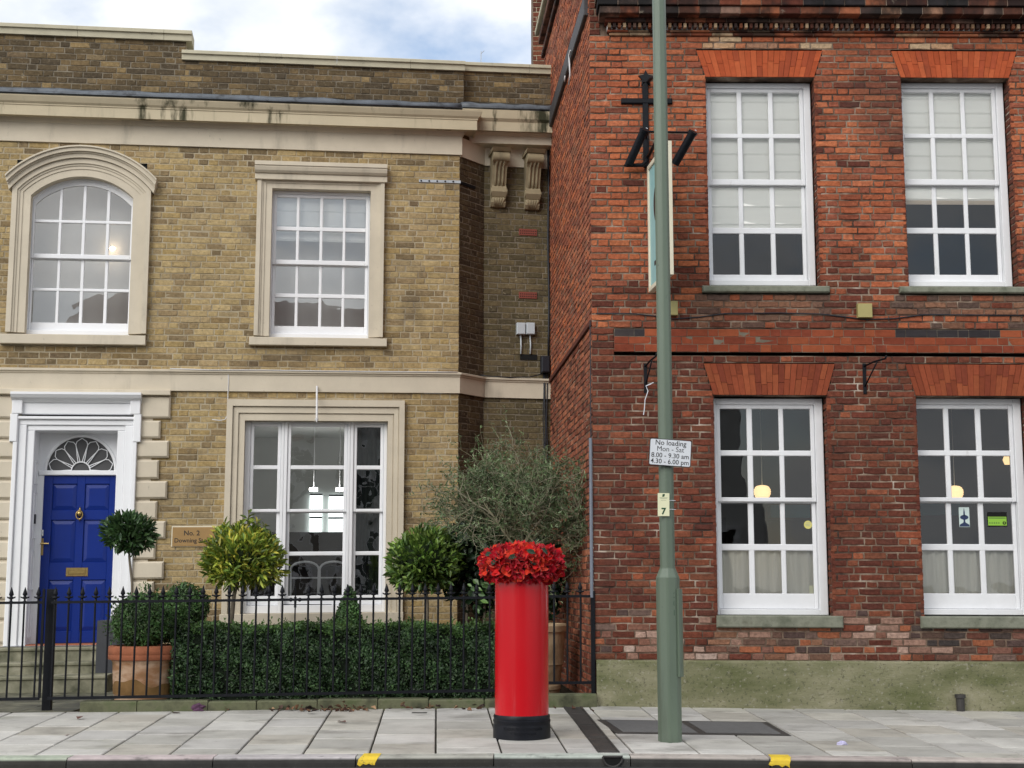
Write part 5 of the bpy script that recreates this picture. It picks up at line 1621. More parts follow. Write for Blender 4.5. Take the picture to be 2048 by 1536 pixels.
def curved_text(body_, size, z, R, parent, mat, ang0=0.0):
    me = text_mesh(body_, size, .0022, 'CENTER', .0004, 1.1)
    me.materials.clear(); me.materials.append(MATS[mat])
    for v in me.vertices:
        x, y_, zz_ = v.co
        a = -math.pi / 2 + x / R + ang0
        rr = R + zz_ + .001
        v.co = (rr * math.cos(a), rr * math.sin(a), y_)
    return inst('lettering', me, Matrix.Translation(Vector((bx, by, z))), parent)
curved_text('CARRON COMPANY', .036, zr - .108, R2 * .996, pbase, 'black_gloss', .05)
curved_text('STIRLINGSHIRE', .032, zr - .146, R2 * .998, pbase, 'black_gloss', .05)
# crocheted poppy cover on the cap
tp = empty('poppy_topper', (bx, by, ztop), 'domed crochet cover of red poppies on top of the pillar box', 'crochet topper')
sc2 = project((bx, by, 1.5))[2] / FPX
TR = 71 * sc2
tz0, tz1 = pz(1151), pz(1101)
m = MB(); m.lathe(bx, by, [(R_b * 1.02, tz0 - .0), (TR * .86, tz0 + .0), (TR * .94, tz0 + .06), (TR * .93, tz0 + .12), (TR * .8, tz1 - .03), (TR * .5, tz1 - .005), (.01, tz1)], 40, col=(.16, .004, .008))
obj('cover', m, MATS['wool'], tp, smooth=True)
reds = [(.62, .012, .012), (.50, .006, .02), (.70, .045, .02), (.42, .004, .014), (.56, .012, .03), (.74, .06, .03), (.30, .004, .012)]
def poppy(seed, col):
    r = random.Random(seed); m = MB(); K = 20; rad = .052
    rings = [(.004, .0), (.35, .004), (.7, .012), (1.0, .022)]
    ph = r.uniform(0, 6)
    vs = []; np_ = r.choice([4, 5, 6])
    for (f, z) in rings:
        for k in range(K):
            a = 2 * math.pi * k / K
            ruf = math.sin(a * np_ + ph) * .09 * f + math.sin(a * 9 + ph * 2) * .025 * f
            zz_ = z + f * f * (.016 * math.sin(a * np_ * 1.0 + ph + 1.2) + .008 * math.sin(a * 7 + ph)) + (f ** 2) * .012 * r.uniform(.6, 1.3)
            rr = rad * f * (1 + ruf)
            vs.append((rr * math.cos(a), rr * math.sin(a), zz_))
    fs = []
    for i in range(3):
        for k in range(K):
            k2 = (k + 1) % K; fs.append((i * K + k, i * K + k2, (i + 1) * K + k2, (i + 1) * K + k))
    m.add(vs, fs, col)
    b = len(m.v)
    return m
pm = []
for s_ in range(14):
    c = reds[s_ % 7]; m = poppy(s_ + 40, c)
    pm.append(mesh_from('poppy', m, MATS['wool'], True))
cm = MB(); cm.lathe(0, 0, [(.019, .002), (.02, .010), (.014, .017), (.001, .020)], 10, (.012, .012, .012)); cmesh = mesh_from('poppy_centre', cm, MATS['wool'], True)
def dome(t, a):
    """t 0 at the lower rim .. 1 at the crown"""
    prof = [(TR * .80, tz0 + .0), (TR * .97, tz0 + .04), (TR * 1.0, tz0 + .09), (TR * .98, tz0 + .14), (TR * .88, tz1 - .03), (TR * .5, tz1 - .006), (.0, tz1 + .012)]
    x = t * (len(prof) - 1); i = min(int(x), len(prof) - 2); f = x - i
    r_ = prof[i][0] * (1 - f) + prof[i + 1][0] * f; z = prof[i][1] * (1 - f) + prof[i + 1][1] * f
    dr, dz = prof[i + 1][0] - prof[i][0], prof[i + 1][1] - prof[i][1]
    nx, nz = dz, -dr; L = math.hypot(nx, nz) or 1
    return Vector((bx + r_ * math.cos(a), by + r_ * math.sin(a), z)), Vector((nx / L * math.cos(a), nx / L * math.sin(a), nz / L)), r_
rows_p = [(.02, 22), (.10, 25), (.19, 26), (.28, 27), (.37, 27), (.46, 27), (.55, 27), (.64, 25), (.73, 22), (.80, 18), (.87, 13), (.94, 8), (.985, 3)]
cnt = 0
for (t, n) in rows_p:
    o_ = rng.uniform(0, 6)
    for k in range(n):
        a = o_ + 2 * math.pi * k / n + rng.uniform(-.06, .06)
        p, nn, _ = dome(min(.995, max(0, t + rng.uniform(-.03, .03))), a)
        nn = (nn + Vector((rng.uniform(-.5, .5), rng.uniform(-.5, .5), rng.uniform(-.6, .35)))).normalized()
        mw = Matrix.Translation(p + nn * rng.uniform(.0, .022)) @ nn.to_track_quat('Z', 'Y').to_matrix().to_4x4() @ Matrix.Rotation(rng.uniform(0, 6), 4, 'Z') @ Matrix.Scale(rng.uniform(.85, 1.25), 4)
        fo = inst('poppy', rng.choice(pm), mw, tp)
        if rng.random() < .30: inst('poppy_centre', cmesh, mw, fo)
        cnt += 1
print('poppies', cnt)
lm = MB(); lm.add([(0, 0, 0), (.020, .022, .006), (.022, .055, .012), (0, .085, .004), (-.022, .055, .012), (-.020, .022, .006)], [(0, 1, 2, 3), (0, 3, 4, 5)], (.03, .055, .035)); lmesh = mesh_from('felt_leaf', lm, MATS['wool'])
for (x, y, rot) in ((1036, 1111, 1.9), (1094, 1108, .9), (998, 1118, 2.4), (1072, 1128, 1.2), (985, 1107, 1.7), (1052, 1100, -2.0)):
    a = -math.pi / 2 + (x - 1044) * sc2 / TR; z = at(1044, y, by - TR).z
    p = Vector((bx + (TR + .035) * math.cos(a), by + (TR + .035) * math.sin(a), z)); nn = Vector((math.cos(a), math.sin(a), .35)).normalized()
    inst('felt_leaf', lmesh, Matrix.Translation(p) @ nn.to_track_quat('Z', 'Y').to_matrix().to_4x4() @ Matrix.Rotation(rot, 4, 'Z'), tp)

# ------------------------------------------------------------------ green lamp post with its signs
g = ground_at(1343, 1486)
lx, ly = g.x, g.y + .10
sc_l = project((lx, ly, 1.0))[2] / FPX
Rl, Ru = 22.8 * sc_l, 14.6 * sc_l
lz = lambda y, x=1335: at(x, y, ly - Rl).z
lpost = empty('lamp_post', (lx, ly, gz(lx, ly)), 'tall sage green steel lamp post with a wider base tube', 'lamp post')
def oct_(m, prof):                                           # eight-sided tube, one flat towards the road
    vs, fs = [], []
    for r_, z in prof:
        for k in range(8):
            for e_ in (-.10, .10):                            # softly rounded arrises
                a = math.radians(22.5 + 45 * k + 14) + e_; vs.append((lx + r_ * 1.035 * math.cos(a), ly + r_ * 1.035 * math.sin(a), z))
    for i in range(len(prof) - 1):
        for k in range(16): fs.append((i * 16 + k, i * 16 + (k + 1) % 16, (i + 1) * 16 + (k + 1) % 16, (i + 1) * 16 + k))
    fs.append(tuple(range((len(prof) - 1) * 16, len(prof) * 16))); m.add(vs, fs)
m = MB(); z1, z2 = lz(1155), lz(1137)
oct_(m, [(Rl, gz(lx, ly) - .05), (Rl, z1), (Rl * .97, z1 + .006)]); obj('base_tube', m, MATS['post_green'], lpost)
m = MB(); oct_(m, [(Rl * .97, z1 + .0062), (Ru * 1.06, z2), (Ru * 1.05, z2 + .01)]); obj('shoulder', m, MATS['post_green'], lpost)
m = MB(); oct_(m, [(Ru, z2 - .02), (Ru * .97, 4.0), (Ru * .93, 7.6)]); obj('shaft', m, MATS['post_green'], lpost)
# inspection door on the right-hand side
m = MB(); zt, zb_ = lz(1178), lz(1354); K = 6; a0, a1 = -.85, .45
vs = []
for i in range(K + 1):
    a = a0 + (a1 - a0) * i / K
    for (r_, z) in ((Rl * .98, zb_), (Rl + .026, zb_), (Rl + .026, zt), (Rl * .98, zt)):
        vs.append((lx + r_ * math.cos(a), ly + r_ * math.sin(a), z))
fs = []
for i in range(K):
    for k in range(4): fs.append((i * 4 + k, (i + 1) * 4 + k, (i + 1) * 4 + (k + 1) % 4, i * 4 + (k + 1) % 4))
fs += [(0, 1, 2, 3), (K * 4 + 3, K * 4 + 2, K * 4 + 1, K * 4)]
m.add(vs, fs); obj('access_door', m, MATS['post_green'], lpost)
for ch_, y in (('2', 1191), ('0', 1207), ('L', 1226)):       # worn stencilled number
    me = text_mesh(ch_, .075, .0006); me.materials.clear(); me.materials.append(MATS['green_print'])
    a = math.radians(-62)
    mw = Matrix.Translation(Vector((lx + (Rl + .001) * math.cos(a), ly + (Rl + .001) * math.sin(a), lz(y)))) @ Matrix.Rotation(a + math.pi / 2, 4, 'Z') @ Matrix.Rotation(math.radians(90), 4, 'X') @ Matrix.Diagonal((.6, .9, 1, 1))
    inst('stencil_number', me, mw, lpost)
# no loading plate
sY = ly - Ru - .03
SP = Plane(lx, sY, 1, .03, 0)
su, sv_ = SP.uv(1340.5, 905.5)
sw, sh_ = (85 * sc_l), (54.5 * sc_l)
c0 = SP.w(su, sv_)
SM = SP.mat(su, sv_, 0) @ Matrix.Rotation(math.radians(3.9), 4, 'Y')
sg = empty('parking_sign', c0, 'small white no loading plate clamped to the lamp post', 'sign')
def rounded(w, h, r_, K=5):
    pts = []
    for (cx_, cz_, a0) in ((w / 2 - r_, h / 2 - r_, 0), (-w / 2 + r_, h / 2 - r_, 90), (-w / 2 + r_, -h / 2 + r_, 180), (w / 2 - r_, -h / 2 + r_, 270)):
        for i in range(K + 1):
            a = math.radians(a0 + 90 * i / K); pts.append((cx_ + r_ * math.cos(a), cz_ + r_ * math.sin(a)))
    return pts
def plate(name, w, h, r_, y0, y1, mat, mw, parent):
    pts = rounded(w, h, r_); n = len(pts); m = MB()
    m.add([(x, y0, z) for x, z in pts] + [(x, y1, z) for x, z in pts], [tuple(range(n)), tuple(range(2 * n - 1, n - 1, -1))] + [(i, i + n, (i + 1) % n + n, (i + 1) % n) for i in range(n)])
    me = mesh_from(name, m, MATS[mat]); return inst(name, me, mw, parent)
plate('sign_back', sw, sh_, .016, -.001, .006, 'black_print', SM, sg)
plate('sign_face', sw - .012, sh_ - .012, .013, -.003, -.0012, 'sign_white', SM, sg)
for body_, dz, s_, dx in (('No loading', .075, .062, .0), ('Mon - Sat', .026, .062, .0), ('8.00 - 9.30 am', -.026, .058, .0), ('4.30 - 6.00 pm', -.074, .058, .0)):
    letter(body_, s_, None, 0, 0, 0, 'black_print', sg, mw=SM @ Matrix.Translation(Vector((dx, -.0035, dz * sh_ / .215))) @ Matrix.Rotation(math.radians(90), 4, 'X') @ Matrix.Diagonal((.98, 1.0, 1, 1)), bold=(0 if 'M' in body_ else .0005), extrude=.0002)
m = MB(); m.lathe(lx, ly, [(Ru + .004, sv_ + .03), (Ru + .004, sv_ + .05)], 20, cap=False); obj('sign_clip', m, MATS['zinc'], sg)
# small cream number plate tied on
pu_, pv_ = SP.uv(1327.5, 1009)
PMt = SP.mat(pu_, pv_, 0) @ Matrix.Translation(Vector((0, .012, 0))) @ Matrix.Rotation(.012, 4, 'Y')
pw, ph = 23.5 * sc_l, 46 * sc_l
npl = empty('number_plate', SP.w(pu_, pv_), 'small cream numbered card cable-tied to the lamp post below the sign', 'number plate')
plate('card', pw, ph, .002, -.001, .002, 'plate_cream', PMt, npl)
letter('7', .075, None, 0, 0, 0, 'green_print', npl, mw=PMt @ Matrix.Translation(Vector((.0, -.0015, -ph * .30))) @ Matrix.Rotation(math.radians(90), 4, 'X'), bold=.003, extrude=.0002)
m = MB(); m.add([(-.012, 0, -.012), (.004, 0, -.012), (.012, 0, .004), (.008, 0, .014), (-.008, 0, .010)], [(0, 1, 2, 3, 4)])
inst('crest', mesh_from('crest', m, MATS['green_print']), PMt @ Matrix.Translation(Vector((0, -.0016, ph * .40))), npl)
for k, dz in enumerate((.30, .27, .19)):
    m = MB(); m.box(-.035 + .006 * k, .035 - .006 * k, -.0005, 0, -.002, .002); inst('printed_line', mesh_from('printed_line', m, MATS['faint_print']), PMt @ Matrix.Translation(Vector((0, -.0012, ph * dz))), npl)
for dz in (.19, -.2):
    m = MB(); z = pv_ + ph * dz
    m.lathe(lx, ly, [(Ru + .0015, z - .003), (Ru + .0035, z - .003), (Ru + .0035, z + .003), (Ru + .0015, z + .003)], 24, cap=False)
    m.tube([(lx + Ru * .6, ly - Ru * .85, z), (lx + Ru * 1.15, ly - Ru * .8, z - .002)], .002, 5)
    obj('cable_tie', m, MATS['sign_white'], npl)

# ------------------------------------------------------------------ fittings on the red wall
# wrought iron sign bracket with two lamp tubes, and the hanging sign
br = empty('sign_bracket', RED.w(*RED.uv(1292, 240), .02), 'black wrought iron bracket above the hanging sign on the red wall', 'bracket')
bu, _ = RED.uv(1291, 240); vt, vb_ = RED.v(1291, 165), RED.v(1291, 335)
m = MB(); m.pbox(RED, bu - .032, bu + .032, vb_, vt, 0, .03, .006); obj('wall_bar', m, IR, br)
m = MB()
star = []
for i in range(10):
    a = math.pi / 2 + i * math.pi / 5; r_ = .085 if i % 2 == 0 else .042
    star.append((r_ * math.cos(a), r_ * math.sin(a) * 1.15))
su_, sv2 = RED.uv(1291, 158)
m.add([RED.w(su_ + a, sv2 + b, .0) for a, b in star] + [RED.w(su_ + a, sv2 + b, .03) for a, b in star], [tuple(range(10, 20))] + [(i, (i + 1) % 10, (i + 1) % 10 + 10, i + 10) for i in range(10)])
obj('finial', m, IR, br)
m = MB(); m.pbox(RED, RED.u(1242, 203), RED.u(1344, 203), RED.v(1290, 209), RED.v(1290, 198), 0.005, .036, .01); obj('cross_bar', m, IR, br)
arm_v = RED.v(1291, 166) 
m = MB(); m.tube([RED.w(bu + .03, arm_v, .03), RED.w(bu + .04, arm_v - .05, .3), RED.w(bu + .05, arm_v - .30, 1.0)], .018, 8); obj('stay_rod', m, IR, br, smooth=True)
arm2 = RED.v(1291, 318)
m = MB(); m.tube([RED.w(bu + .01, arm2, .02), RED.w(bu + .09, arm2 + .02, 1.05)], .02, 8); obj('sign_arm', m, IR, br, smooth=True)
lv_ = RED.v(1290, 263, .25)
m = MB(); m.tube([RED.w(RED.u(1285, 262, .25), lv_, .25), RED.w(RED.u(1383, 264, .25), lv_ - .01, .25)], .012, 6); m.tube([RED.w(bu, lv_, .0), RED.w(bu, lv_, .25)], .012, 6); obj('lamp_rail', m, IR, br)
for (xa, ya, xb, yb) in ((1287, 264, 1258, 328), (1384, 268, 1350, 328)):
    p0 = Vector(RED.w(*RED.uv(xa, ya, .30), .30)); p1 = Vector(RED.w(*RED.uv(xb, yb, .12), .12)); d = (p1 - p0).normalized()
    m = MB(); m.tube([p0 - d * .03, p0, p0 + d * .001, p1 - d * .001, p1], [.052, .052, .045, .045, .045], 14)
    lt = obj('lamp_tube', m, MATS['black_iron'], br, smooth='auto')
    m = MB(); m.tube([p0 - d * .032 + Vector((.02, -.03, 0)), p0 - d * .036 + Vector((.02, -.03, 0))], .012, 8); obj('fixing_screw', m, MATS['sign_white'], lt)
m = MB(); c = RED.uv(1265, 330, .05)
m.tube([RED.w(c[0] - .09, c[1] - .005, .1), RED.w(c[0] - .06, c[1] - .02, .1), RED.w(c[0] + .1, c[1] - .015, .1), RED.w(c[0] + .14, c[1] + .02, .1), RED.w(c[0] + .15, c[1] + .07, .1)], .022, 8); obj('base_scroll', m, IR, br, smooth=True)

far_u, far_vt = RED.uv(1299, 334, .06); far_vb = RED.v(1299, 586, .06)
dX, dY_ = (1340 - 1296), 0
p_far = Vector(RED.w(far_u, 0, .06)); n_far = .06
# board turned square to the wall
near = at(1339.5, 412, 15 - .98)
hs_dir = Vector((near.x - p_far.x, near.y - p_far.y, 0)); Lb = hs_dir.length
HS = Plane(p_far.x, p_far.y, hs_dir.x, hs_dir.y, 0)
hsg = empty('hanging_sign', (p_far.x, p_far.y, far_vb), 'pale teal hanging pub style sign in a cream frame, edge on behind the lamp post', 'sign')
zb1, zt1 = far_vb, far_vt
m = MB(); 
fw = .055
for (a, b, c_, d_) in ((0, fw, zb1, zt1), (Lb - fw, Lb, zb1, zt1), (fw, Lb - fw, zb1, zb1 + fw), (fw, Lb - fw, zt1 - fw, zt1)):
    m.pbox(HS, a, b, c_, d_, -.03, .03, .006)
obj('sign_frame', m, MATS['cream_paint'], hsg)
m = MB(); m.pbox(HS, fw - .005, Lb - fw + .005, zb1 + fw - .005, zt1 - fw + .005, -.014, .014); obj('sign_panel', m, MATS['teal_panel'], hsg)
m = MB(); ec = []
for i in range(28):
    a = 2 * math.pi * i / 28; ec.append((Lb * .52 + Lb * .26 * math.cos(a), zt1 - .50 + .26 * math.sin(a)))
m.add([HS.w(a, b, .0155) for a, b in ec], [tuple(range(28))]); m.pbox(HS, Lb * .26, Lb * .74, zb1 + .24, zb1 + .29, .0145, .0155); obj('sign_emblem', m, MATS['black_print'], hsg)

def olive_box(x0, x1, y0, y1, label):
    m = MB(); m.pbox(RED, RED.u(x0, y1, .06), RED.u(x1, y1, .06), RED.v(x0, y1, .06), RED.v(x0, y0, .06), 0.001, .07, .004)
    thing('junction_box', m, MATS['olive_plastic'], label, 'junction box', 'olive junction boxes')
olive_box(1330, 1356, 602, 630, 'square olive junction box half hidden behind the lamp post')
olive_box(1716, 1745, 607, 635, 'square olive junction box between the two upper windows')
m = MB(); pts = []
for (x, y) in ((1192, 627), (1260, 627), (1320, 633), (1345, 638), (1400, 634), (1450, 627), (1560, 626), (1640, 628), (1700, 635), (1730, 639), (1790, 637), (1850, 629), (1950, 630), (2060, 631)):
    pts.append(RED.w(*RED.uv(x, y, .012), .012))
m.tube(pts, .007, 6); thing('wall_cable', m, MATS['black_plastic'], 'thin dark cable looping along the red wall under the upper windows', 'cable', smooth=True)
def basket_bracket(x, y0, y1, xe, ye, label):
    u_ = RED.u(x, (y0 + y1) / 2); v0, v1 = RED.v(x, y1), RED.v(x, y0)
    pe = RED.uv(xe, ye, .45)
    r_ = empty('hanging_basket_bracket', RED.w(u_, v0, .01), label, 'bracket', 'iron hanging basket brackets')
    m = MB(); m.pbox(RED, u_ - .018, u_ + .018, v0, v1, 0, .012, .003); obj('back_plate', m, IR, r_)
    m = MB(); m.tube([RED.w(u_, v1 - .03, .01), RED.w((u_ + pe[0]) / 2, (v1 - .03 + pe[1]) / 2 + .01, .22), RED.w(pe[0], pe[1], .45), RED.w(pe[0] + .005, pe[1] + .03, .47)], .010, 8); obj('arm', m, IR, r_, smooth=True)
    m = MB(); m.tube([RED.w(u_, v0 + .08, .01), RED.w(u_ + (pe[0] - u_) * .62, v1 - .03 + (pe[1] - v1 + .03) * .62, .28)], .008, 8); obj('strut', m, IR, r_, smooth=True)
    return u_, v0, v1
u_, v0, v1 = basket_bracket(1291, 727, 786, 1312, 712, 'iron hanging basket bracket just left of the lamp post with a white string')
m = MB(); pts = [RED.w(*RED.uv(x, y, .05), .05) for x, y in ((1302, 768), (1292, 772), (1296, 782), (1290, 800), (1289, 816), (1287, 830))]
m.tube(pts, .005, 5); m.tube([RED.w(*RED.uv(1292, 772, .05), .05), RED.w(*RED.uv(1307, 765, .05), .05)], .005, 5); thing('white_string', m, MATS['sign_white'], 'frayed white string tied to the bracket left of the lamp post', 'string')
basket_bracket(1729, 727, 788, 1771, 717, 'iron hanging basket bracket between the two ground floor windows')
# conduit up the corner of the red building
m = MB(); m.tube([RED.w(-.025, RED.v(1180, 1195, .02), .012), RED.w(-.025, RED.v(1180, 876, .02), .012)], .018, 8)
thing('corner_conduit', m, MATS['conduit_grey'], 'grey conduit running up the corner of the red building', 'pipe', smooth='auto')
m = MB(); m.tube([RED.w(-.02, RED.v(1180, 876, .02), .008), RED.w(-.02, RED.v(1180, 640, .02), .008)], .006, 6)
thing('corner_cable', m, MATS['black_plastic'], 'thin dark cable on the red corner above the grey conduit', 'cable')
q = RED.uv(1919, 1405, .06)
m = MB(); gx = RED.w(q[0], 0, .09)
m.lathe(gx[0], gx[1], [(.042, gz(gx[0], 14.9) - .02), (.042, q[1] + .03), (.055, q[1] + .035), (.055, q[1] + .07), (.04, q[1] + .07)], 16); thing('drain_stub', m, MATS['cast_iron'], 'short black drain pipe stub at the foot of the mossy plinth', 'pipe', smooth='auto')
# lanterns seen through the ground floor windows
def lantern(x, y, r_px, n, label):
    c = RED.uv(x, y, n); r_ = r_px * project(RED.w(*c, n))[2] / FPX
    w = RED.w(*c, n); L_ = empty('paper_lantern', w, label, 'lamp', 'lit paper lanterns in the ground floor windows')
    prof = [(r_ * .35, -.75), (r_ * .75, -.62), (r_ * .9, -.5), (r_ * .84, -.42), (r_ * 1.0, -.25), (r_ * .94, -.12), (r_ * 1.02, .02), (r_ * .96, .14), (r_ * .98, .3), (r_ * .86, .42), (r_ * .84, .55), (r_ * .6, .72), (r_ * .2, .8)]
    m = MB(); m.lathe(w[0], w[1], [(a, w[2] + b * r_) for a, b in prof], 24); obj('shade', m, MATS['lantern_paper'], L_, smooth=True)
    m = MB(); m.tube([(w[0], w[1], w[2] + r_ * .8), (w[0], w[1], RED.v(x, 800, n))], .004, 5); obj('flex', m, MATS['cream_paint'], L_)
lantern(1524.5, 984, 17, -1.1, 'glowing round paper lantern inside the ground floor window nearest the lamp post')
lantern(1909.5, 985, 17, -1.1, 'glowing round paper lantern inside the ground floor window at the right edge')
w_ = RED.w(*RED.uv(2017, 919, -2.2), -2.2); m = MB(); m.lathe(w_[0], w_[1], [(.05, w_[2] - .06), (.07, w_[2]), (.04, w_[2] + .07)], 12); thing('wall_lamp', m, MATS['lantern_paper'], 'small warm lamp deep inside the right ground floor window', 'lamp', smooth=True)
# dim furniture and wall panels inside the ground floor room
m = MB(); m.pbox(RED, WC[0] - .5, WC[0] + .45, RED.v(1450, 1180, -2.4), RED.v(1450, 1035, -2.4), -2.6, -2.4); m.pbox(RED, WC[0] + .98, WC[1] + .3, .3, RED.v(1600, 1040, -2.4), -2.6, -2.4); m.pbox(RED, WD[0] - .1, WD[0] + .55, .3, RED.v(1850, 950, -2.4), -2.7, -2.4)
obj('room_panel', m, MATS['hole_black'], red)
m = MB(); m.pbox(RED, WC[0] - .5, WC[0] + .38, RED.v(1450, 1035, -2.4), RED.v(1450, 1012, -2.4), -2.6, -2.39); m.pbox(RED, WC[0] + 1.0, WC[1] + .3, RED.v(1590, 1035, -2.4), RED.v(1590, 1010, -2.4), -2.6, -2.39); m.pbox(RED, WD[0] + .2, WD[1], RED.v(1900, 1030, -2.4), RED.v(1900, 1000, -2.4), -2.6, -2.39)
obj('room_shelf', m, MATS['teal_wall'], red)
# stickers on the glass
nS = -D_SET - .064 - .022 + .004
def disc_sticker(x, y, r_px, mat, label):
    c = RED.uv(x, y, nS); r_ = r_px * 15.2 / FPX
    m = MB(); m.add([RED.w(c[0] + r_ * math.cos(2 * math.pi * i / 24), c[1] + r_ * math.sin(2 * math.pi * i / 24), nS) for i in range(24)], [tuple(range(24))])
    o = thing('window_sticker', m, MATS[mat], label, 'sticker')
    m = MB()
    for k, (dz, w2) in enumerate(((.018, .022), (.002, .03), (-.012, .022))): m.pbox(RED, c[0] - w2, c[0] + w2, c[1] + dz, c[1] + dz + .006, nS + .0005, nS + .001)
    obj('print', m, MATS['faint_print'], o)
disc_sticker(1616, 1049.5, 8.2, 'sticker_yellow', 'round pale yellow sticker on the glass beside the lantern window')
a, b = RED.u(1918, 1035, nS), RED.u(1939, 1035, nS); v0, v1 = RED.v(1929, 1054, nS), RED.v(1929, 1014.5, nS)
m = MB(); m.pbox(RED, a, b, v0, v1, nS - .001, nS); stk = thing('window_sticker', m, MATS['sticker_pale'], 'tall pale sticker with a dark blue trophy shape on the right window', 'sticker')
m = MB(); uc = (a + b) / 2; H = v1 - v0; W_ = b - a
def sp(pts): m.add([RED.w(uc + x * W_, v0 + y * H, nS + .001) for x, y in pts], [tuple(range(len(pts)))])
sp([(-.08, .55), (.08, .55), (.07, .75), (.0, .98), (-.07, .75)]); sp([(.40 * math.cos(t * math.pi / 8), .49 + .12 * math.sin(t * math.pi / 8)) for t in range(16)])
sp([(-.1, .38), (.1, .38), (.07, .30), (.12, .22), (.45, .12), (.48, .02), (-.48, .02), (-.45, .12), (-.12, .22), (-.07, .30)])
obj('print', m, MATS['sticker_blue'], stk)
a, b = RED.u(1976, 1040, nS), RED.u(2013, 1040, nS); v0, v1 = RED.v(1994, 1051, nS), RED.v(1994, 1033.5, nS)
m = MB(); m.pbox(RED, a - .004, b + .006, v0 - .012, v1 + .05, nS - .002, nS - .001); stk = thing('window_sticker', m, MATS['hole_black'], 'green food hygiene rating sticker on the right ground floor window', 'sticker')
m = MB(); m.pbox(RED, a, b, v0, v1, nS - .0005, nS); obj('green_field', m, MATS['sticker_green'], stk)
m = MB(); m.pbox(RED, a + .006, b - .008, v1 - .018, v1 - .010, nS, nS + .0006)
for k in range(5): m.pbox(RED, a + .014 + .024 * k, a + .024 + .024 * k, v0 + .02, v0 + .034, nS, nS + .0006)
obj('print', m, MATS['green_print'], stk)
m = MB(); cc = ((b - .025), v0 + .027); m.add([RED.w(cc[0] + .019 * math.cos(2 * math.pi * i / 16), cc[1] + .019 * math.sin(2 * math.pi * i / 16), nS + .001) for i in range(16)], [tuple(range(16))]); obj('rating_disc', m, MATS['hole_black'], stk)
letter('5', .034, RED, cc[0], cc[1], nS + .0015, 'sticker_green', stk, bold=.001, extrude=.0002)
a, b = RED.u(1619, 1180, nS - .02), RED.u(1633, 1180, nS - .02)
m = MB(); m.pbox(RED, a, b, RED.v(1626, 1187, nS), RED.v(1626, 1171, nS), nS - .03, nS - .028); thing('window_card', m, MATS['plate_cream'], 'small cream card standing in the corner of the ground floor window', 'card')

# ------------------------------------------------------------------ fittings on the yellow house
pu0, pv0 = LEFT.uv(344, 1093, .02); pu1, pv1 = LEFT.uv(432, 1054, .02)
pq = empty('name_plaque', LEFT.w((pu0 + pu1) / 2, pv0, .01), 'brass name plaque with cream edge beside the yellow green shrub', 'plaque')
m = MB(); m.pbox(LEFT, pu0 - .012, pu1 + .012, pv0 - .006, pv1 + .014, -.005, .014, .003); obj('plaque_frame', m, MATS['cream_paint'], pq)
m = MB(); m.pbox(LEFT, pu0, pu1, pv0, pv1, .0141, .020, .003); obj('plaque_plate', m, MATS['plaque_brass'], pq)
pc = (pu0 + pu1) / 2; ph_ = pv1 - pv0
letter('No. 2', .088, LEFT, pc - .03, pv0 + ph_ * .68, .0215, 'black_print', pq, extrude=.0004, bold=.0012)
letter('Downing Street', .078, LEFT, pc + .0, pv0 + ph_ * .30, .0215, 'black_print', pq, extrude=.0004, bold=.0010)
# flag pole holder over the big window
a_ = LEFT.uv(634, 772, .10); b_ = LEFT.uv(633.5, 838, .35)
m = MB(); m.tube([LEFT.w(a_[0], a_[1], .06), LEFT.w(b_[0], b_[1], .35)], .014, 8); m.tube([LEFT.w(b_[0], b_[1], .35), LEFT.w(b_[0], b_[1] - .05, .37)], [.026, .002], 8)
thing('flagpole', m, MATS['pale_pole'], 'thin pale pole with pointed tip hanging over the three light window', 'pole', smooth='auto')
m = MB(); pts = [LEFT.w(*LEFT.uv(x, y, .04), .04) for x, y in ((456, 745), (457, 760), (456, 785), (455, 830), (450, 839), (440, 841), (424, 839))]
m.tube(pts, .006, 6); thing('telephone_wire', m, MATS['pale_pole'], 'thin pale wire dropping from the string band beside the big window', 'cable', smooth=True)
m = MB(); pts = [LEFT.w(*LEFT.uv(x, y, .08), .08) for x, y in ((340, 737), (420, 740), (520, 740), (640, 742), (760, 743), (880, 744), (915, 744))]
m.tube(pts, .007, 6); thing('band_cable', m, MATS['pale_pole'], 'pale cable lying along the top of the string band', 'cable', smooth=True)
# galvanised strap round the corner
a_ = LEFT.uv(838, 361, .02); b_ = LEFT.uv(922, 365, .02)
st2 = empty('metal_strap', LEFT.w(a_[0], a_[1], .02), 'bolted grey metal strap wrapped round the corner of the yellow house', 'strap')
m = MB(); m.pbox(LEFT, a_[0], .015, a_[1] - .02, a_[1] + .02, .001, .012, .002); obj('strap', m, MATS['zinc'], st2)
m = MB(); m.pbox(CANT, .0, cant_len * .62, a_[1] - .03, a_[1] + .015, .001, .012, .002); obj('strap_return', m, MATS['black_iron'], st2)
for k in range(5):
    u_ = a_[0] + .03 + k * .11; m = MB(); m.tube([LEFT.w(u_, a_[1], .012), LEFT.w(u_, a_[1], .02)], .012, 8); obj('bolt', m, MATS['black_iron'], st2)
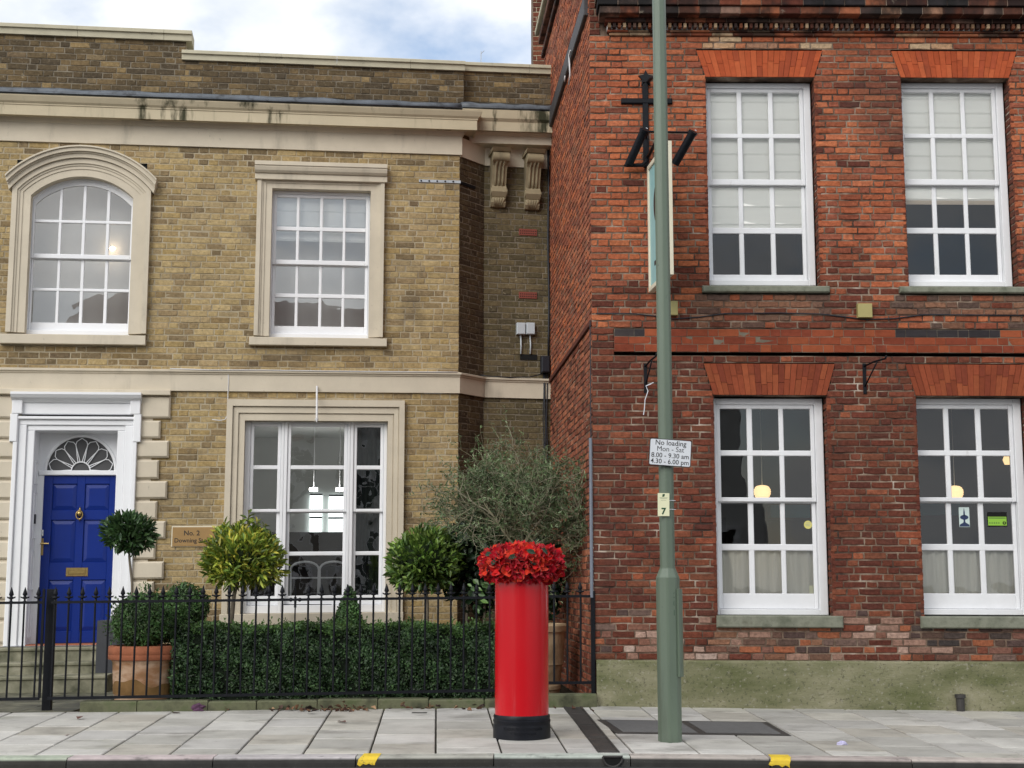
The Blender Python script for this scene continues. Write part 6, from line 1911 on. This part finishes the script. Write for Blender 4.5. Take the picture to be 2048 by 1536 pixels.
# meter boxes, black joint box and cables on the wing
for (x0, x1, lab) in ((1034, 1051, 'left of two small grey plastic boxes on the set-back wall'), (1053, 1070, 'right of two small grey plastic boxes on the set-back wall')):
    a, b = WING.u(x0, 656, .08), WING.u(x1, 656, .08); v0, v1 = WING.v(x0, 668, .08), WING.v(x0, 645, .08)
    r_ = empty('utility_box', WING.w((a + b) / 2, v0, .05), lab, 'junction box', 'grey utility boxes')
    m = MB(); m.pbox(WING, a, b, v0, v1, .001, .09, .008); obj('case', m, MATS['grey_plastic'], r_)
    m = MB(); m.tube([WING.w((a + b) / 2, v0, .03), WING.w((a + b) / 2 + .01, WING.v(x0, 690, .02), .02), WING.w((a + b) / 2 + .005, WING.v(x0, 708, .02), .02)], .012, 6); obj('lead_in_pipe', m, MATS['grey_plastic'], r_, smooth=True)
a, b = WING.u(1083, 730, .1), WING.u(1100, 730, .1); v0, v1 = WING.v(1091, 745, .1), WING.v(1091, 712, .1)
m = MB(); m.pbox(WING, a, b, v0, v1, .001, .12, .015); thing('cable_joint_box', m, MATS['black_plastic'], 'black cable joint box in the corner between the two houses', 'junction box')
cb = MB()
for (xs_, yy0, yy1, r_) in ((1090, 745, 1040, .012), (1094, 745, 1050, .009), (1098, 712, 240, .016), (1087, 745, 1000, .007)):
    cb.tube([WING.w(WING.u(xs_, 800, .04) + .006 * math.sin(i * 1.3 + xs_), WING.v(xs_, yy0 + (yy1 - yy0) * i / 10, .04), .04) for i in range(11)], r_, 6)
cb.tube([WING.w(WING.u(x, y, .08), WING.v(x, y, .08), .08) for x, y in ((1084, 748), (1060, 754), (1020, 755), (975, 752), (960, 750))], .008, 6)
cb.tube([ENT.w(ent_len - .03 - d * .0, wp_t + .12 - d, .02) for d in (0, .3, .6)], .012, 6)
thing('cable_bundle', cb, MATS['black_plastic'], 'black cables running down the corner between the two houses', 'cable', smooth=True)
# loose white wire over the lead flashing of the side wall
m = MB(); pts = [SIDE.w(*SIDE.uv(x, y, .06), .06) for x, y in ((1141, 101), (1138, 110), (1139, 128), (1140, 150), (1138, 169))]
m.tube(pts, .010, 6); m.tube([SIDE.w(*SIDE.uv(x, y, .06), .06) for x, y in ((1130, 152), (1129, 163))], .009, 6); thing('loose_wire', m, MATS['pale_pole'], 'loose white wire hanging over the lead flashing of the side wall', 'cable', smooth=True)
# aerial and chimney behind the parapet
w_ = at(962, 122, 21.5); m = MB(); m.tube([(w_.x, w_.y, w_.z - .6), (w_.x, w_.y, w_.z + .16)], .007, 5); m.tube([(w_.x, w_.y, w_.z + .12), (w_.x + .05, w_.y, w_.z + .17)], .005, 5)
thing('aerial', m, MATS['zinc'], 'thin aerial rod standing behind the parapet against the sky', 'aerial')
cY = 21.0
c0_, c1_ = at(1066, 60, cY), at(1150, 60, cY)
CHP = Plane(c0_.x, cY, 1, .02, 0)
chm = empty('chimney_stack', (c0_.x + .3, cY, c0_.z - 2), 'brown brick chimney stack rising behind the side of the red building', 'chimney')
cbk = Brickwork(.003, .004, .008, .011)
zc0, zc1 = at(1066, 150, cY).z, at(1066, -120, cY).z
cbk.fill(CHP, 0, c1_.x - c0_.x, zc0, zc1, .078, .225, 'red_low'); cbk.finish(chm, MATS['red_brick'], MATS['yellow_mortar'], 60)
m = MB(); m.pbox(CHP, 0.0, c1_.x - c0_.x, zc0 - 2.0, zc1, -.9, -.010); obj('stack_core', m, MATS['red_mortar'], chm)
# ceiling lamp in the arched window's room
w_ = LEFT.w(*LEFT.uv(225, 497, -.52), -.52); m = MB(); m.lathe(w_[0], w_[1], [(.015, w_[2] - .03), (.045, w_[2]), (.015, w_[2] + .025)], 14); thing('ceiling_lamp', m, MATS['bulb_warm'], 'small glowing lamp inside the arched window', 'lamp', smooth=True)

# ------------------------------------------------------------------ plants
def leaf_mesh(name, pts, nrm, size, cols, mat, parent, asp=.42, jit=.5, droop=.0, curl=.12, wild=.5, radial=False):
    """one folded leaf at every point"""
    n = len(pts); P_ = np.asarray(pts); Nn = np.asarray(nrm)
    Nn = Nn + nrng.normal(0, jit, (n, 3)); Nn /= np.linalg.norm(Nn, axis=1)[:, None]
    d = nrng.normal(0, 1, (n, 3)); d[:, 2] -= droop
    d = d - (d * Nn).sum(1)[:, None] * Nn * (1 - wild * .5); d /= np.linalg.norm(d, axis=1)[:, None]
    if radial:                                              # leaves stand out from the crown and reach upward
        d = np.asarray(nrm) + nrng.normal(0, .55, (n, 3)) + np.array([0, 0, .55]); d /= np.linalg.norm(d, axis=1)[:, None]
        Nn = nrng.normal(0, 1, (n, 3)) + np.array([0, -.4, 1.0]); Nn -= (Nn * d).sum(1)[:, None] * d; Nn /= np.linalg.norm(Nn, axis=1)[:, None]
    s = np.cross(Nn, d); s /= np.maximum(np.linalg.norm(s, axis=1), 1e-6)[:, None]
    L = size * nrng.uniform(.65, 1.25, n)[:, None]; W = L * asp
    base = P_; tip = P_ + d * L - Nn * L * curl
    m1 = P_ + d * L * .45
    a = m1 + s * W * .5 + Nn * L * .10; b = m1 - s * W * .5 + Nn * L * .10
    a2 = P_ + d * L * .75 + s * W * .36 + Nn * L * .03; b2 = P_ + d * L * .75 - s * W * .36 + Nn * L * .03
    V = np.stack([base, a, a2, tip, b2, b], 1).reshape(-1, 3)
    k = np.arange(n)[:, None] * 6
    F = np.concatenate([k + np.array([0, 1, 2, 3]), k + np.array([0, 3, 4, 5])], 1).reshape(-1, 4)
    C = np.array(cols)[nrng.integers(0, len(cols), n)] * nrng.uniform(.7, 1.3, n)[:, None]
    pf = 1 + .32 * np.sin(P_[:, 0] * 9.1 + P_[:, 2] * 4 + 1) * np.sin(P_[:, 2] * 11.3 - P_[:, 0] * 5) + .18 * np.sin(P_[:, 0] * 23 + P_[:, 2] * 19)
    C = C * pf[:, None] * (1.4 if 'leaf' in mat and mat != 'dry_leaf' else 1.0)
    c = V.mean(0); V = V - c
    me = bpy.data.meshes.new(name)
    me.vertices.add(len(V)); me.vertices.foreach_set('co', V.astype(np.float32).ravel())
    me.loops.add(F.size); me.loops.foreach_set('vertex_index', F.astype(np.int32).ravel())
    me.polygons.add(len(F)); me.polygons.foreach_set('loop_start', np.arange(0, F.size, 4, dtype=np.int32))
    me.materials.append(MATS[mat])
    at_ = me.color_attributes.new('col', 'FLOAT_COLOR', 'POINT')
    CC = np.ones((len(V), 4), np.float32); CC[:, :3] = np.repeat(C, 6, 0)
    at_.data.foreach_set('color', CC.ravel())
    me.update(calc_edges=True); me.validate()
    o = bpy.data.objects.new(name, me); COL.objects.link(o)
    set_parent(o, parent, Matrix.Translation(Vector(c.tolist())))
    return o

def lump(dirs, seed, amp):
    ph = np.random.default_rng(seed).uniform(0, 6.28, 12); out = np.zeros(len(dirs))
    fr = [(2, 0, 1), (0, 2, 2), (3, 1, 0), (1, 3, 2), (4, 2, 3), (2, 5, 4)]
    for i, f in enumerate(fr):
        out += np.sin(dirs @ np.array(f, float) * 1.3 + ph[i]) / (1 + .35 * i)
    return 1 + amp * out / 2.2
def sphere_dirs(n):
    d = nrng.normal(0, 1, (n, 3)); return d / np.linalg.norm(d, axis=1)[:, None]
def crown(name, parent, c, rad, n, size, cols, mat, seed=1, amp=.16, depth=.35, **k):
    d = sphere_dirs(n)
    r_ = lump(d, seed, amp) * (1 - depth * nrng.random(n) ** 1.6)
    p = np.array(c) + d * r_[:, None] * np.array(rad)
    return leaf_mesh(name, p, d, size, cols, mat, parent, **k)
def stem(name, parent, pts, r0, r1, mat='bark', seg=8):
    m = MB(); n = len(pts); m.tube(pts, [r0 + (r1 - r0) * i / (n - 1) for i in range(n)], seg); return obj(name, m, MATS[mat], parent, smooth=True)
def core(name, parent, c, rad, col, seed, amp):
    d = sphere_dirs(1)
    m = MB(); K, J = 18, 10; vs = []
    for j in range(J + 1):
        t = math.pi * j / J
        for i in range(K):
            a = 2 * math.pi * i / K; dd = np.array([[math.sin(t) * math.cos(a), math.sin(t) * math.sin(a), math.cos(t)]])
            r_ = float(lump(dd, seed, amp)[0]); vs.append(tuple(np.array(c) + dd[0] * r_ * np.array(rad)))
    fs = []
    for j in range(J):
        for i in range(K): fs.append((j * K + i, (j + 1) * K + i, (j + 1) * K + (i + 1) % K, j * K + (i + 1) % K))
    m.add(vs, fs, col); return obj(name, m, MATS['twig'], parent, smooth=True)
def px_scale(p): return project(p)[2] / FPX

# bay tree standard beside the door, in a dark square planter
Yb = 16.2; c = at(257, 1068, Yb); s_ = px_scale(c)
bay = empty('bay_tree', (c.x + .03, Yb, 0), 'small dark green bay tree clipped to a ball beside the blue door', 'tree')
crown('crown', bay, c, (46 * s_, 46 * s_, 34 * s_), 1200, .10, [(.030, .066, .022), (.020, .046, .018), (.048, .092, .030), (.036, .075, .024)], 'glossy_leaf', 3, .16, .7, asp=.34, radial=True)
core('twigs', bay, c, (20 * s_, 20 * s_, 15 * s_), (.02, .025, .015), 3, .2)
pot_c = at(262, 1290, Yb)
stem('trunk', bay, [at(258, 1090, Yb), at(259, 1120, Yb), at(264, 1165, Yb), at(265, 1250, Yb)], .013, .016)
zt = at(240, 1240, Yb).z
m = MB(); xl = at(206, 1280, Yb).x
m.box(xl, xl + .5, Yb - .25, Yb + .25, .30, zt); thing('square_planter', m, MATS['dark_planter'], 'dark square planter holding the bay tree beside the door steps', 'planter')
# box ball in the big terracotta pot
Yp = 15.05; c = at(297, 1240, Yp); s_ = px_scale(c)
potb = at(290, 1400, Yp - .25); zb_ = .0
pc_ = at(290, 1300, Yp)
tpot = empty('terracotta_pot', (pc_.x, Yp, zb_), 'large round terracotta pot with a thick rim behind the railings', 'pot')
zt, zr_ = at(290, 1291, Yp).z, at(290, 1318, Yp).z
Rr = 72 * s_
m = MB(); m.lathe(pc_.x, Yp, [(Rr * .74, zb_), (Rr * .79, zb_ + .14), (Rr * .81, zb_ + .145), (Rr * .86, zr_ - .03), (Rr * .90, zr_ - .005), (Rr * .9, zr_)], 40); obj('body', m, MATS['terracotta_body'], tpot, smooth='auto')
m = MB(); m.lathe(pc_.x, Yp, [(Rr * .88, zr_ - .005), (Rr * .97, zr_ + .002), (Rr * 1.0, zr_ + .03), (Rr * .985, zr_ + .055), (Rr * .995, zr_ + .06), (Rr * 1.0, zr_ + .10), (Rr * .97, zt), (Rr * .85, zt + .005), (Rr * .8, zt - .04)], 40); obj('rim', m, MATS['terracotta'], tpot, smooth='auto')
dm = MB(); K = 48; vs, fs = [], []                            # damp tide mark round the pot
for k in range(K):
    a = 2 * math.pi * k / K; zt2 = zb_ + .27 + .035 * math.sin(a * 3 + 1) + .02 * math.sin(a * 7)
    for (z, ) in ((zb_ + .15,), (zt2,)):
        rr2 = Rr * (.81 + .05 * (z - zb_ - .145) / (zr_ - .03 - zb_ - .145)) + .003; vs.append((pc_.x + rr2 * math.cos(a), Yp + rr2 * math.sin(a), z))
for k in range(K):
    q = (k + 1) % K; fs.append((2 * k, 2 * q, 2 * q + 1, 2 * k + 1))
dm.add(vs, fs); obj('damp_stain', dm, MATS['damp_clay'], tpot, smooth=True)
bb = empty('box_ball', (c.x, Yp, zt), 'rounded box bush growing in the big terracotta pot', 'shrub')
boxc = [(.030, .072, .020), (.042, .095, .026), (.022, .052, .016), (.055, .11, .03), (.045, .075, .026)]
crown('crown', bb, c, (72 * s_, 68 * s_, 54 * s_), 9000, .036, boxc, 'leaf', 5, .09, .22, asp=.55)
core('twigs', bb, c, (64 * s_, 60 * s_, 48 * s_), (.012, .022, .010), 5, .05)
Y2 = 16.4; c = at(372, 1214, Y2); s_ = px_scale(c)
b2_ = empty('box_bush', (c.x, Y2, 0), 'smaller box bush behind the terracotta pot against the wall', 'shrub')
crown('crown', b2_, c, (48 * s_, 48 * s_, 46 * s_), 4000, .036, boxc[1:], 'leaf', 8, .08, .25, asp=.55)
core('twigs', b2_, c, (38 * s_, 38 * s_, 38 * s_), (.012, .022, .010), 8, .08)
stem('trunk', b2_, [(c.x, Y2, c.z - .2), (c.x, Y2, 0)], .02, .025)
# yellow-green mop-headed shrub in front of the big window
Y3 = 17.0; c = at(484, 1118, Y3); s_ = px_scale(c)
sh = empty('golden_shrub', (c.x, Y3, 0), 'mop headed yellow green shrub on a bare stem before the three light window', 'shrub')
ygc = [(.15, .21, .03), (.21, .27, .04), (.10, .16, .028), (.27, .31, .045), (.38, .35, .06), (.08, .125, .024)]
crown('crown', sh, c, (76 * s_, 72 * s_, 56 * s_), 2600, .105, ygc, 'glossy_leaf', 11, .20, .55, asp=.30, radial=True)
core('twigs', sh, c, (45 * s_, 45 * s_, 32 * s_), (.02, .03, .012), 11, .2)
for k, (x, y) in enumerate(((432, 1062), (450, 1048), (497, 1028), (515, 1045), (545, 1072), (410, 1082), (470, 1056), (528, 1050), (484, 1046))):
    p0, p1 = at(484 + (x - 484) * .6, 1118 + (y - 1118) * .55, Y3), at(x, y, Y3 - .1 + .05 * (k % 4))
    stem('shoot', sh, [p0, p0.lerp(p1, .5), p1], .007, .003, 'bark', 5)
    pts = [np.array(p0.lerp(p1, t)) for t in np.linspace(.35, 1.0, 26)]
    leaf_mesh('shoot_leaves', pts, [(0, 0, 1)] * 26, .10, ygc, 'glossy_leaf', sh, asp=.3, jit=.8, wild=1.0)
stem('trunk', sh, [at(478, 1150, Y3), at(468, 1190, Y3), at(463, 1240, Y3), at(460, 1300, Y3)], .022, .03)
# clipped box hedge
hd = empty('box_hedge', (at(670, 1300, 15.6).x, 15.6, 0), 'low clipped box hedge behind the railings', 'hedge')
hx0, hx1 = at(366, 1320, 15.35).x, at(992, 1320, 15.35).x
hyf = lambda x: fence_y(x) + .30
hz = at(670, 1256, 15.35).z
nf = 36000
u_ = nrng.uniform(0, 1, nf); x = hx0 + (hx1 - hx0) * u_
z = nrng.uniform(.02, 1, nf) ** .9 * hz
wob = .045 * np.sin(x * 5.1 + 1) + .05 * np.sin(x * 9.7 + z * 7) + .05 * np.sin(z * 15 + x * 17) * np.sin(x * 13 - z * 9) + .035 * np.sin(x * 31 + z * 23) * np.sin(z * 37 - x * 11)
y = 15.0 + .10 * (x - XC) + .30 - wob * .8 + nrng.uniform(-.015, .08, nf) + .10 * (z / hz) ** 6 + .05 * (1 - z / hz) ** 2
P1 = np.stack([x, y, z], 1); N1 = np.tile(np.array([0, -1, .25]), (nf, 1))
nt = 19000
xt = hx0 + (hx1 - hx0) * nrng.uniform(0, 1, nt); yt = 15.0 + .10 * (xt - XC) + .34 + nrng.uniform(0, .62, nt)
zt_ = hz + .022 * np.sin(xt * 6 + 2) + .018 * np.sin(yt * 9 + xt * 13) + nrng.uniform(-.05, .03, nt)
P2_ = np.stack([xt, yt, zt_], 1); N2 = np.tile(np.array([0, -.2, 1.0]), (nt, 1))
ne = 2600
ye = nrng.uniform(0, .9, ne); ze = nrng.uniform(.02, hz, ne); xe = hx0 + nrng.uniform(-.04, .05, ne)
P3 = np.stack([xe, 15.0 + .10 * (hx0 - XC) + .32 + ye, ze], 1); N3 = np.tile(np.array([-1, -.3, .2]), (ne, 1))
hc = [(.022, .048, .018), (.032, .066, .022), (.014, .032, .012), (.042, .082, .028), (.026, .054, .022)]
leaf_mesh('front_foliage', P1, N1, .034, hc, 'leaf', hd, asp=.55, jit=.7)
leaf_mesh('top_foliage', P2_, N2, .034, [(.045, .09, .024), (.06, .115, .03), (.032, .07, .02)], 'leaf', hd, asp=.55, jit=.6)
leaf_mesh('end_foliage', P3, N3, .040, hc, 'leaf', hd, asp=.55, jit=.7)
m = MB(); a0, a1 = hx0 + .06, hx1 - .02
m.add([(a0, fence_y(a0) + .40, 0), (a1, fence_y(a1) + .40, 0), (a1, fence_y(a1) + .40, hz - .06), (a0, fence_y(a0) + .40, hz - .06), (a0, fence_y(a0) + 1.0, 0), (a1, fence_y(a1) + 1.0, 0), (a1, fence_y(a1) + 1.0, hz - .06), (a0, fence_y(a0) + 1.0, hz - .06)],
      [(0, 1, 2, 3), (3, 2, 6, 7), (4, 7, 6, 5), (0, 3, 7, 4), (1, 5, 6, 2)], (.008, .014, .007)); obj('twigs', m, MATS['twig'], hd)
def sprigs(parent, bases, dirs, size, cols, mat='leaf'):
    pts, nn = [], []
    for b, d in zip(bases, dirs):
        L_ = rng.uniform(.03, .11)
        for t in np.linspace(.1, 1, 9):
            pts.append(np.array(b) + np.array(d) * L_ * t + nrng.normal(0, .006, 3)); nn.append(d)
    return leaf_mesh('stray_shoots', pts, nn, size, cols, mat, parent, asp=.5, radial=True)
bs_ = [(rng.uniform(hx0, hx1), 0, 0) for _ in range(110)]
sprigs(hd, [(b[0], fence_y(b[0]) + rng.uniform(.28, .8), hz - .01) for b in bs_], [(rng.uniform(-.4, .4), rng.uniform(-.5, .2), 1.0) for _ in bs_], .032, [(.05, .10, .025), (.07, .125, .03)])
c_ = at(297, 1240, Yp); s2_ = px_scale(c_); dd_ = sphere_dirs(120)
sprigs(bb, [tuple(np.array(c_) + d * np.array((72 * s2_, 68 * s2_, 55 * s2_))) for d in dd_], [tuple(d) for d in dd_], .032, boxc)
# clipped cone
Y5 = 16.35; cb_ = at(697, 1262, Y5); ct_ = at(697, 1170, Y5); s_ = px_scale(cb_)
cn = empty('box_cone', (cb_.x, Y5, 0), 'small clipped box cone rising behind the hedge', 'shrub')
n = 5200; t = 1 - np.sqrt(nrng.uniform(0, 1, n)); a = nrng.uniform(0, 6.283, n)
rr = (38 * s_) * np.minimum(1, (1 - t) ** .8 * 1.05 + .03) * (1 + .05 * np.sin(a * 5 + t * 9)) * (1 - .15 * nrng.random(n))
P5 = np.stack([cb_.x + rr * np.cos(a), Y5 + rr * np.sin(a), (cb_.z - .12) + (ct_.z - cb_.z + .12) * t], 1); N5 = np.stack([np.cos(a), np.sin(a), np.full(n, .45)], 1)
leaf_mesh('foliage', P5, N5, .034, boxc, 'leaf', cn, asp=.55, jit=.6)
m = MB(); m.lathe(cb_.x, Y5, [(32 * s_, cb_.z - .14), (30 * s_, cb_.z), (2 * s_, ct_.z - .02)], 14, (.010, .018, .008)); obj('twigs', m, MATS['twig'], cn)
stem('trunk', cn, [(cb_.x, Y5, cb_.z - .1), (cb_.x, Y5, 0)], .02, .025)
# glossy shrub right of the big window
Y6 = 17.0; c = at(846, 1122, Y6); s_ = px_scale(c)
gs = empty('glossy_shrub', (c.x, Y6, 0), 'rounded mid green evergreen shrub at the right of the three light window', 'shrub')
gc = [(.085, .15, .028), (.125, .20, .038), (.058, .115, .024), (.17, .25, .06), (.045, .085, .022)]
crown('crown', gs, c, (62 * s_, 60 * s_, 64 * s_), 2500, .092, gc, 'glossy_leaf', 14, .22, .55, asp=.40, radial=True)
core('twigs', gs, c, (48 * s_, 45 * s_, 48 * s_), (.015, .026, .010), 14, .2)
stem('trunk', gs, [c, (c.x + .05, Y6, c.z - .5), (c.x + .05, Y6, 0)], .02, .03)
# dark ivy behind the pillar box
Y7 = 17.3
iv = empty('ivy_mass', (at(940, 1150, Y7).x, Y7, 0), 'dark ivy climbing behind the pillar box and under the olive tree', 'ivy')
ivc = [(.012, .030, .014), (.020, .045, .018), (.008, .020, .010), (.030, .060, .022)]
for k, (x, y, rx, ry, n) in enumerate(((925, 1095, 48, 52, 900), (962, 1165, 42, 72, 1100), (1000, 1100, 52, 60, 1000), (1050, 1120, 60, 50, 900), (1098, 1160, 28, 82, 700), (905, 1150, 34, 52, 500), (1085, 1100, 36, 30, 350), (960, 1040, 40, 40, 380))):
    cc = at(x, y, Y7 + .1 * (k % 3)); s_ = px_scale(cc)
    crown('foliage', iv, cc, (rx * s_, .35, ry * s_), n, .085, ivc, 'glossy_leaf', 20 + k, .2, .7, asp=.7)
for k, x in enumerate((930, 965, 1010, 1060)):
    stem('stem', iv, [at(x, 1080, Y7), at(x + 6, 1150, Y7), Vector((at(x, 1250, Y7).x, Y7, 0))], .012, .02)
for k in range(18):
    x, y = rng.uniform(940, 985), rng.uniform(1170, 1240)
    cc = at(x, y, 16.2); leaf_mesh('trailing_leaf', [np.array(cc)], [(0, -1, .4)], .09, [(.07, .13, .035), (.05, .10, .03)], 'glossy_leaf', iv, asp=.6)
# olive tree in its pot
Y8 = 16.3; c = at(1036, 985, Y8); s_ = px_scale(c)
ot = empty('olive_tree', (at(1050, 1100, Y8).x, Y8, 0), 'twiggy grey green olive tree behind the pillar box', 'tree')
p_top = at(1046, 1098, Y8); pot8 = at(1059, 1250, Y8)
stem('trunk', ot, [p_top, at(1050, 1150, Y8), at(1055, 1240, Y8), Vector((at(1058, 1270, Y8).x, Y8, pot8.z - .1))], .035, .05)
tw = MB(); lp_, ln_ = [], []
tcol = [(.26, .24, .16), (.20, .19, .12), (.34, .31, .23), (.22, .21, .14)]
rr_ = random.Random(5)
def grow(p, d, L, r_, depth):
    pts = [p]; q = p.copy(); dd = d.copy(); K = 5
    for i in range(K):
        dd = (dd + Vector((rr_.gauss(0, .16), rr_.gauss(0, .16), rr_.gauss(.02, .12)))).normalized(); q = q + dd * (L / K); pts.append(q.copy())
    tw.tube(pts, [r_ * (1 - .6 * i / K) for i in range(K + 1)], 4 if depth else 6, rr_.choice(tcol), caps=False)
    if depth >= 3:
        for i in range(1, K + 1):
            for _ in range(2):
                if rr_.random() < .6: lp_.append(np.array(pts[i])); ln_.append((rr_.gauss(0, 1), rr_.gauss(0, 1) - .3, rr_.gauss(.3, 1)))
        return
    nch = (10, 6, 4)[depth]
    for k in range(nch):
        t = rr_.uniform(.25, 1.0); i = min(int(t * K), K - 1); b = pts[i].lerp(pts[i + 1], t * K - i)
        a = Vector((rr_.gauss(0, 1), rr_.gauss(0, .8), rr_.gauss(.25, .8))).normalized()
        nd = (dd * (.75 if depth else .55) + a * .8).normalized()
        grow(b, nd, L * rr_.uniform(.42, .72), r_ * .5, depth + 1)
for k in range(11):
    ang = math.radians(-58 + 130 * k / 10 + rr_.uniform(-6, 6))
    d = Vector((math.sin(ang), rr_.uniform(-.45, .35), math.cos(ang) * .95 + .06)).normalized()
    Lk = (.70 + .22 * abs(math.sin(ang))) * rr_.uniform(.85, 1.1)
    grow(p_top + Vector((0, 0, rr_.uniform(-.08, .05))), d, Lk, .017, 0)
obj('branches', tw, MATS['twig'], ot)
print('olive leaves', len(lp_), 'twig faces', len(tw.f))
leaf_mesh('foliage', lp_, ln_, .05, [(.07, .11, .045), (.095, .14, .06), (.05, .085, .035), (.15, .19, .11)], 'leaf', ot, asp=.26, jit=.6, wild=1.0)
op = empty('olive_pot', (pot8.x, Y8, 0), 'tall sandstone coloured pot holding the olive tree', 'pot')
s_ = px_scale(pot8); Ro = 75 * s_; zt = at(1059, 1247, Y8).z
m = MB(); m.lathe(pot8.x, Y8, [(Ro * .78, 0), (Ro * .80, .10), (Ro * .83, .11), (Ro * .83, .15), (Ro * .80, .16), (Ro * .88, zt * .45), (Ro * .91, zt * .46), (Ro * .90, zt * .5), (Ro * .95, zt - .09), (Ro * 1.0, zt - .085), (Ro * 1.02, zt - .02), (Ro * .98, zt), (Ro * .85, zt), (Ro * .84, zt - .05)], 36); obj('body', m, MATS['sand_pot'], op, smooth='auto')

# leaves and litter
ll = []
for k in range(230):
    x = rng.uniform(530, 745) if k < 130 else rng.uniform(190, 1180)
    y = rng.uniform(1414, 1423) if k < 150 else rng.uniform(1415, 1421)
    g = ground_at(x, y); ll.append(np.array((g.x, g.y, g.z + rng.uniform(.008, .03))))
lo_ = leaf_mesh('fallen_leaves', ll, [(0, 0, 1)] * len(ll), .075, [(.17, .085, .045), (.12, .05, .03), (.24, .15, .085), (.07, .04, .03)], 'dry_leaf', None, asp=.6, jit=.5, curl=.3)
tag(lo_, 'brown dry leaves drifted along the foot of the stone edging', 'leaves', kind='stuff')
ll = []
for k in range(300):
    x = rng.uniform(-3.6, .7); yy = fence_y(x) + rng.uniform(.1, .45); ll.append(np.array((x, yy, .006)))
lo_ = leaf_mesh('soil_litter', ll, [(0, 0, 1)] * len(ll), .05, [(.15, .09, .05), (.22, .16, .10), (.08, .05, .03)], 'dry_leaf', None, asp=.5, jit=.3)
tag(lo_, 'leaf litter scattered on the soil behind the railings', 'leaves', kind='stuff')
for k, (x, y, lab) in enumerate(((155, 1441, 'small reddish fallen leaf near the gate post'), (140, 1471, 'flat brown leaf on the paving at the lower left'), (360, 1427, 'dark flat leaf on the paving beside the purple cloth'), (617, 1427, 'dark leaf lying on the paving below the leaf drift'), (692, 1447, 'dark leaf lying on the middle of the paving left of the pillar box'))):
    g = ground_at(x, y); o_ = leaf_mesh('fallen_leaf', [np.array((g.x, g.y, g.z + .012))], [(0, 0, 1)], .14, [(.10, .045, .035)], 'dry_leaf', None, asp=.5, jit=.05, curl=.0); tag(o_, lab, 'leaf', 'single fallen leaves')
def crumple(name, x, y, rx, rz, mat, label, cat, seed):
    g = ground_at(x, y); r = random.Random(seed); m = MB(); K, J = 14, 7; s_ = px_scale(g); vs = []
    for j in range(J + 1):
        t = math.pi / 2 * j / J
        for i in range(K):
            a = 2 * math.pi * i / K; f = 1 + .22 * r.uniform(-1, 1)
            vs.append((g.x + rx * s_ * math.cos(t) * math.cos(a) * f, g.y + rx * s_ * .7 * math.cos(t) * math.sin(a) * f, g.z + .002 + rz * s_ * math.sin(t) * f))
    fs = []
    for j in range(J):
        for i in range(K): fs.append((j * K + i, j * K + (i + 1) % K, (j + 1) * K + (i + 1) % K, (j + 1) * K + i))
    m.add(vs, fs); thing(name, m, MATS[mat], label, cat)
crumple('purple_cloth', 396, 1421, 20, 17, 'purple_cloth', 'crumpled dark purple cloth on the paving by the stone edging', 'cloth', 1)
crumple('sweet_wrapper', 1683, 1490, 11, 7, 'wrapper', 'crumpled lilac and white wrapper lying on the paving at the right', 'litter', 2)

# ------------------------------------------------------------------ the house across the street, seen in the window glass
oh = empty('opposite_house', (-3, -4, -.2), 'white rendered house across the street mirrored in the window panes', 'building')
m = MB(); m.box(-9, 5.5, -10, -3.2, -.25, 6.0); obj('wall', m, MATS['render_white'], oh)
m = MB()
for (a, b, h) in ((-9.3, 5.8, 4.2),):
    m.add([(a, -2.9, 5.9), (b, -2.9, 5.9), (b, -10.3, 5.9), (a, -10.3, 5.9), (a + 3, -6.6, 5.9 + h), (b - 3, -6.6, 5.9 + h)], [(0, 1, 5, 4), (1, 2, 5), (2, 3, 4, 5), (3, 0, 4), (3, 2, 1, 0)])
obj('roof', m, MATS['roof_tile'], oh)
for x in (-7.6, -5.2, -2.8, -.4, 2.0, 4.2):
    for (z0, z1) in ((.8, 2.5), (3.6, 5.2)):
        m = MB(); m.box(x - .5, x + .5, -3.19, -3.16, z0, z1); wo = obj('window', m, MATS['dark_glass'], oh)
        m = MB(); m.box(x - .62, x - .5, -3.2, -3.1, z0 - .1, z1 + .12); m.box(x + .5, x + .62, -3.2, -3.1, z0 - .1, z1 + .12); m.box(x - .5, x + .5, -3.2, -3.1, z1, z1 + .12); m.box(x - .03, x + .03, -3.2, -3.12, z0, z1); m.box(x - .5, x + .5, -3.2, -3.12, (z0 + z1) / 2 - .03, (z0 + z1) / 2 + .03); obj('frame', m, MATS['white_paint'], wo)
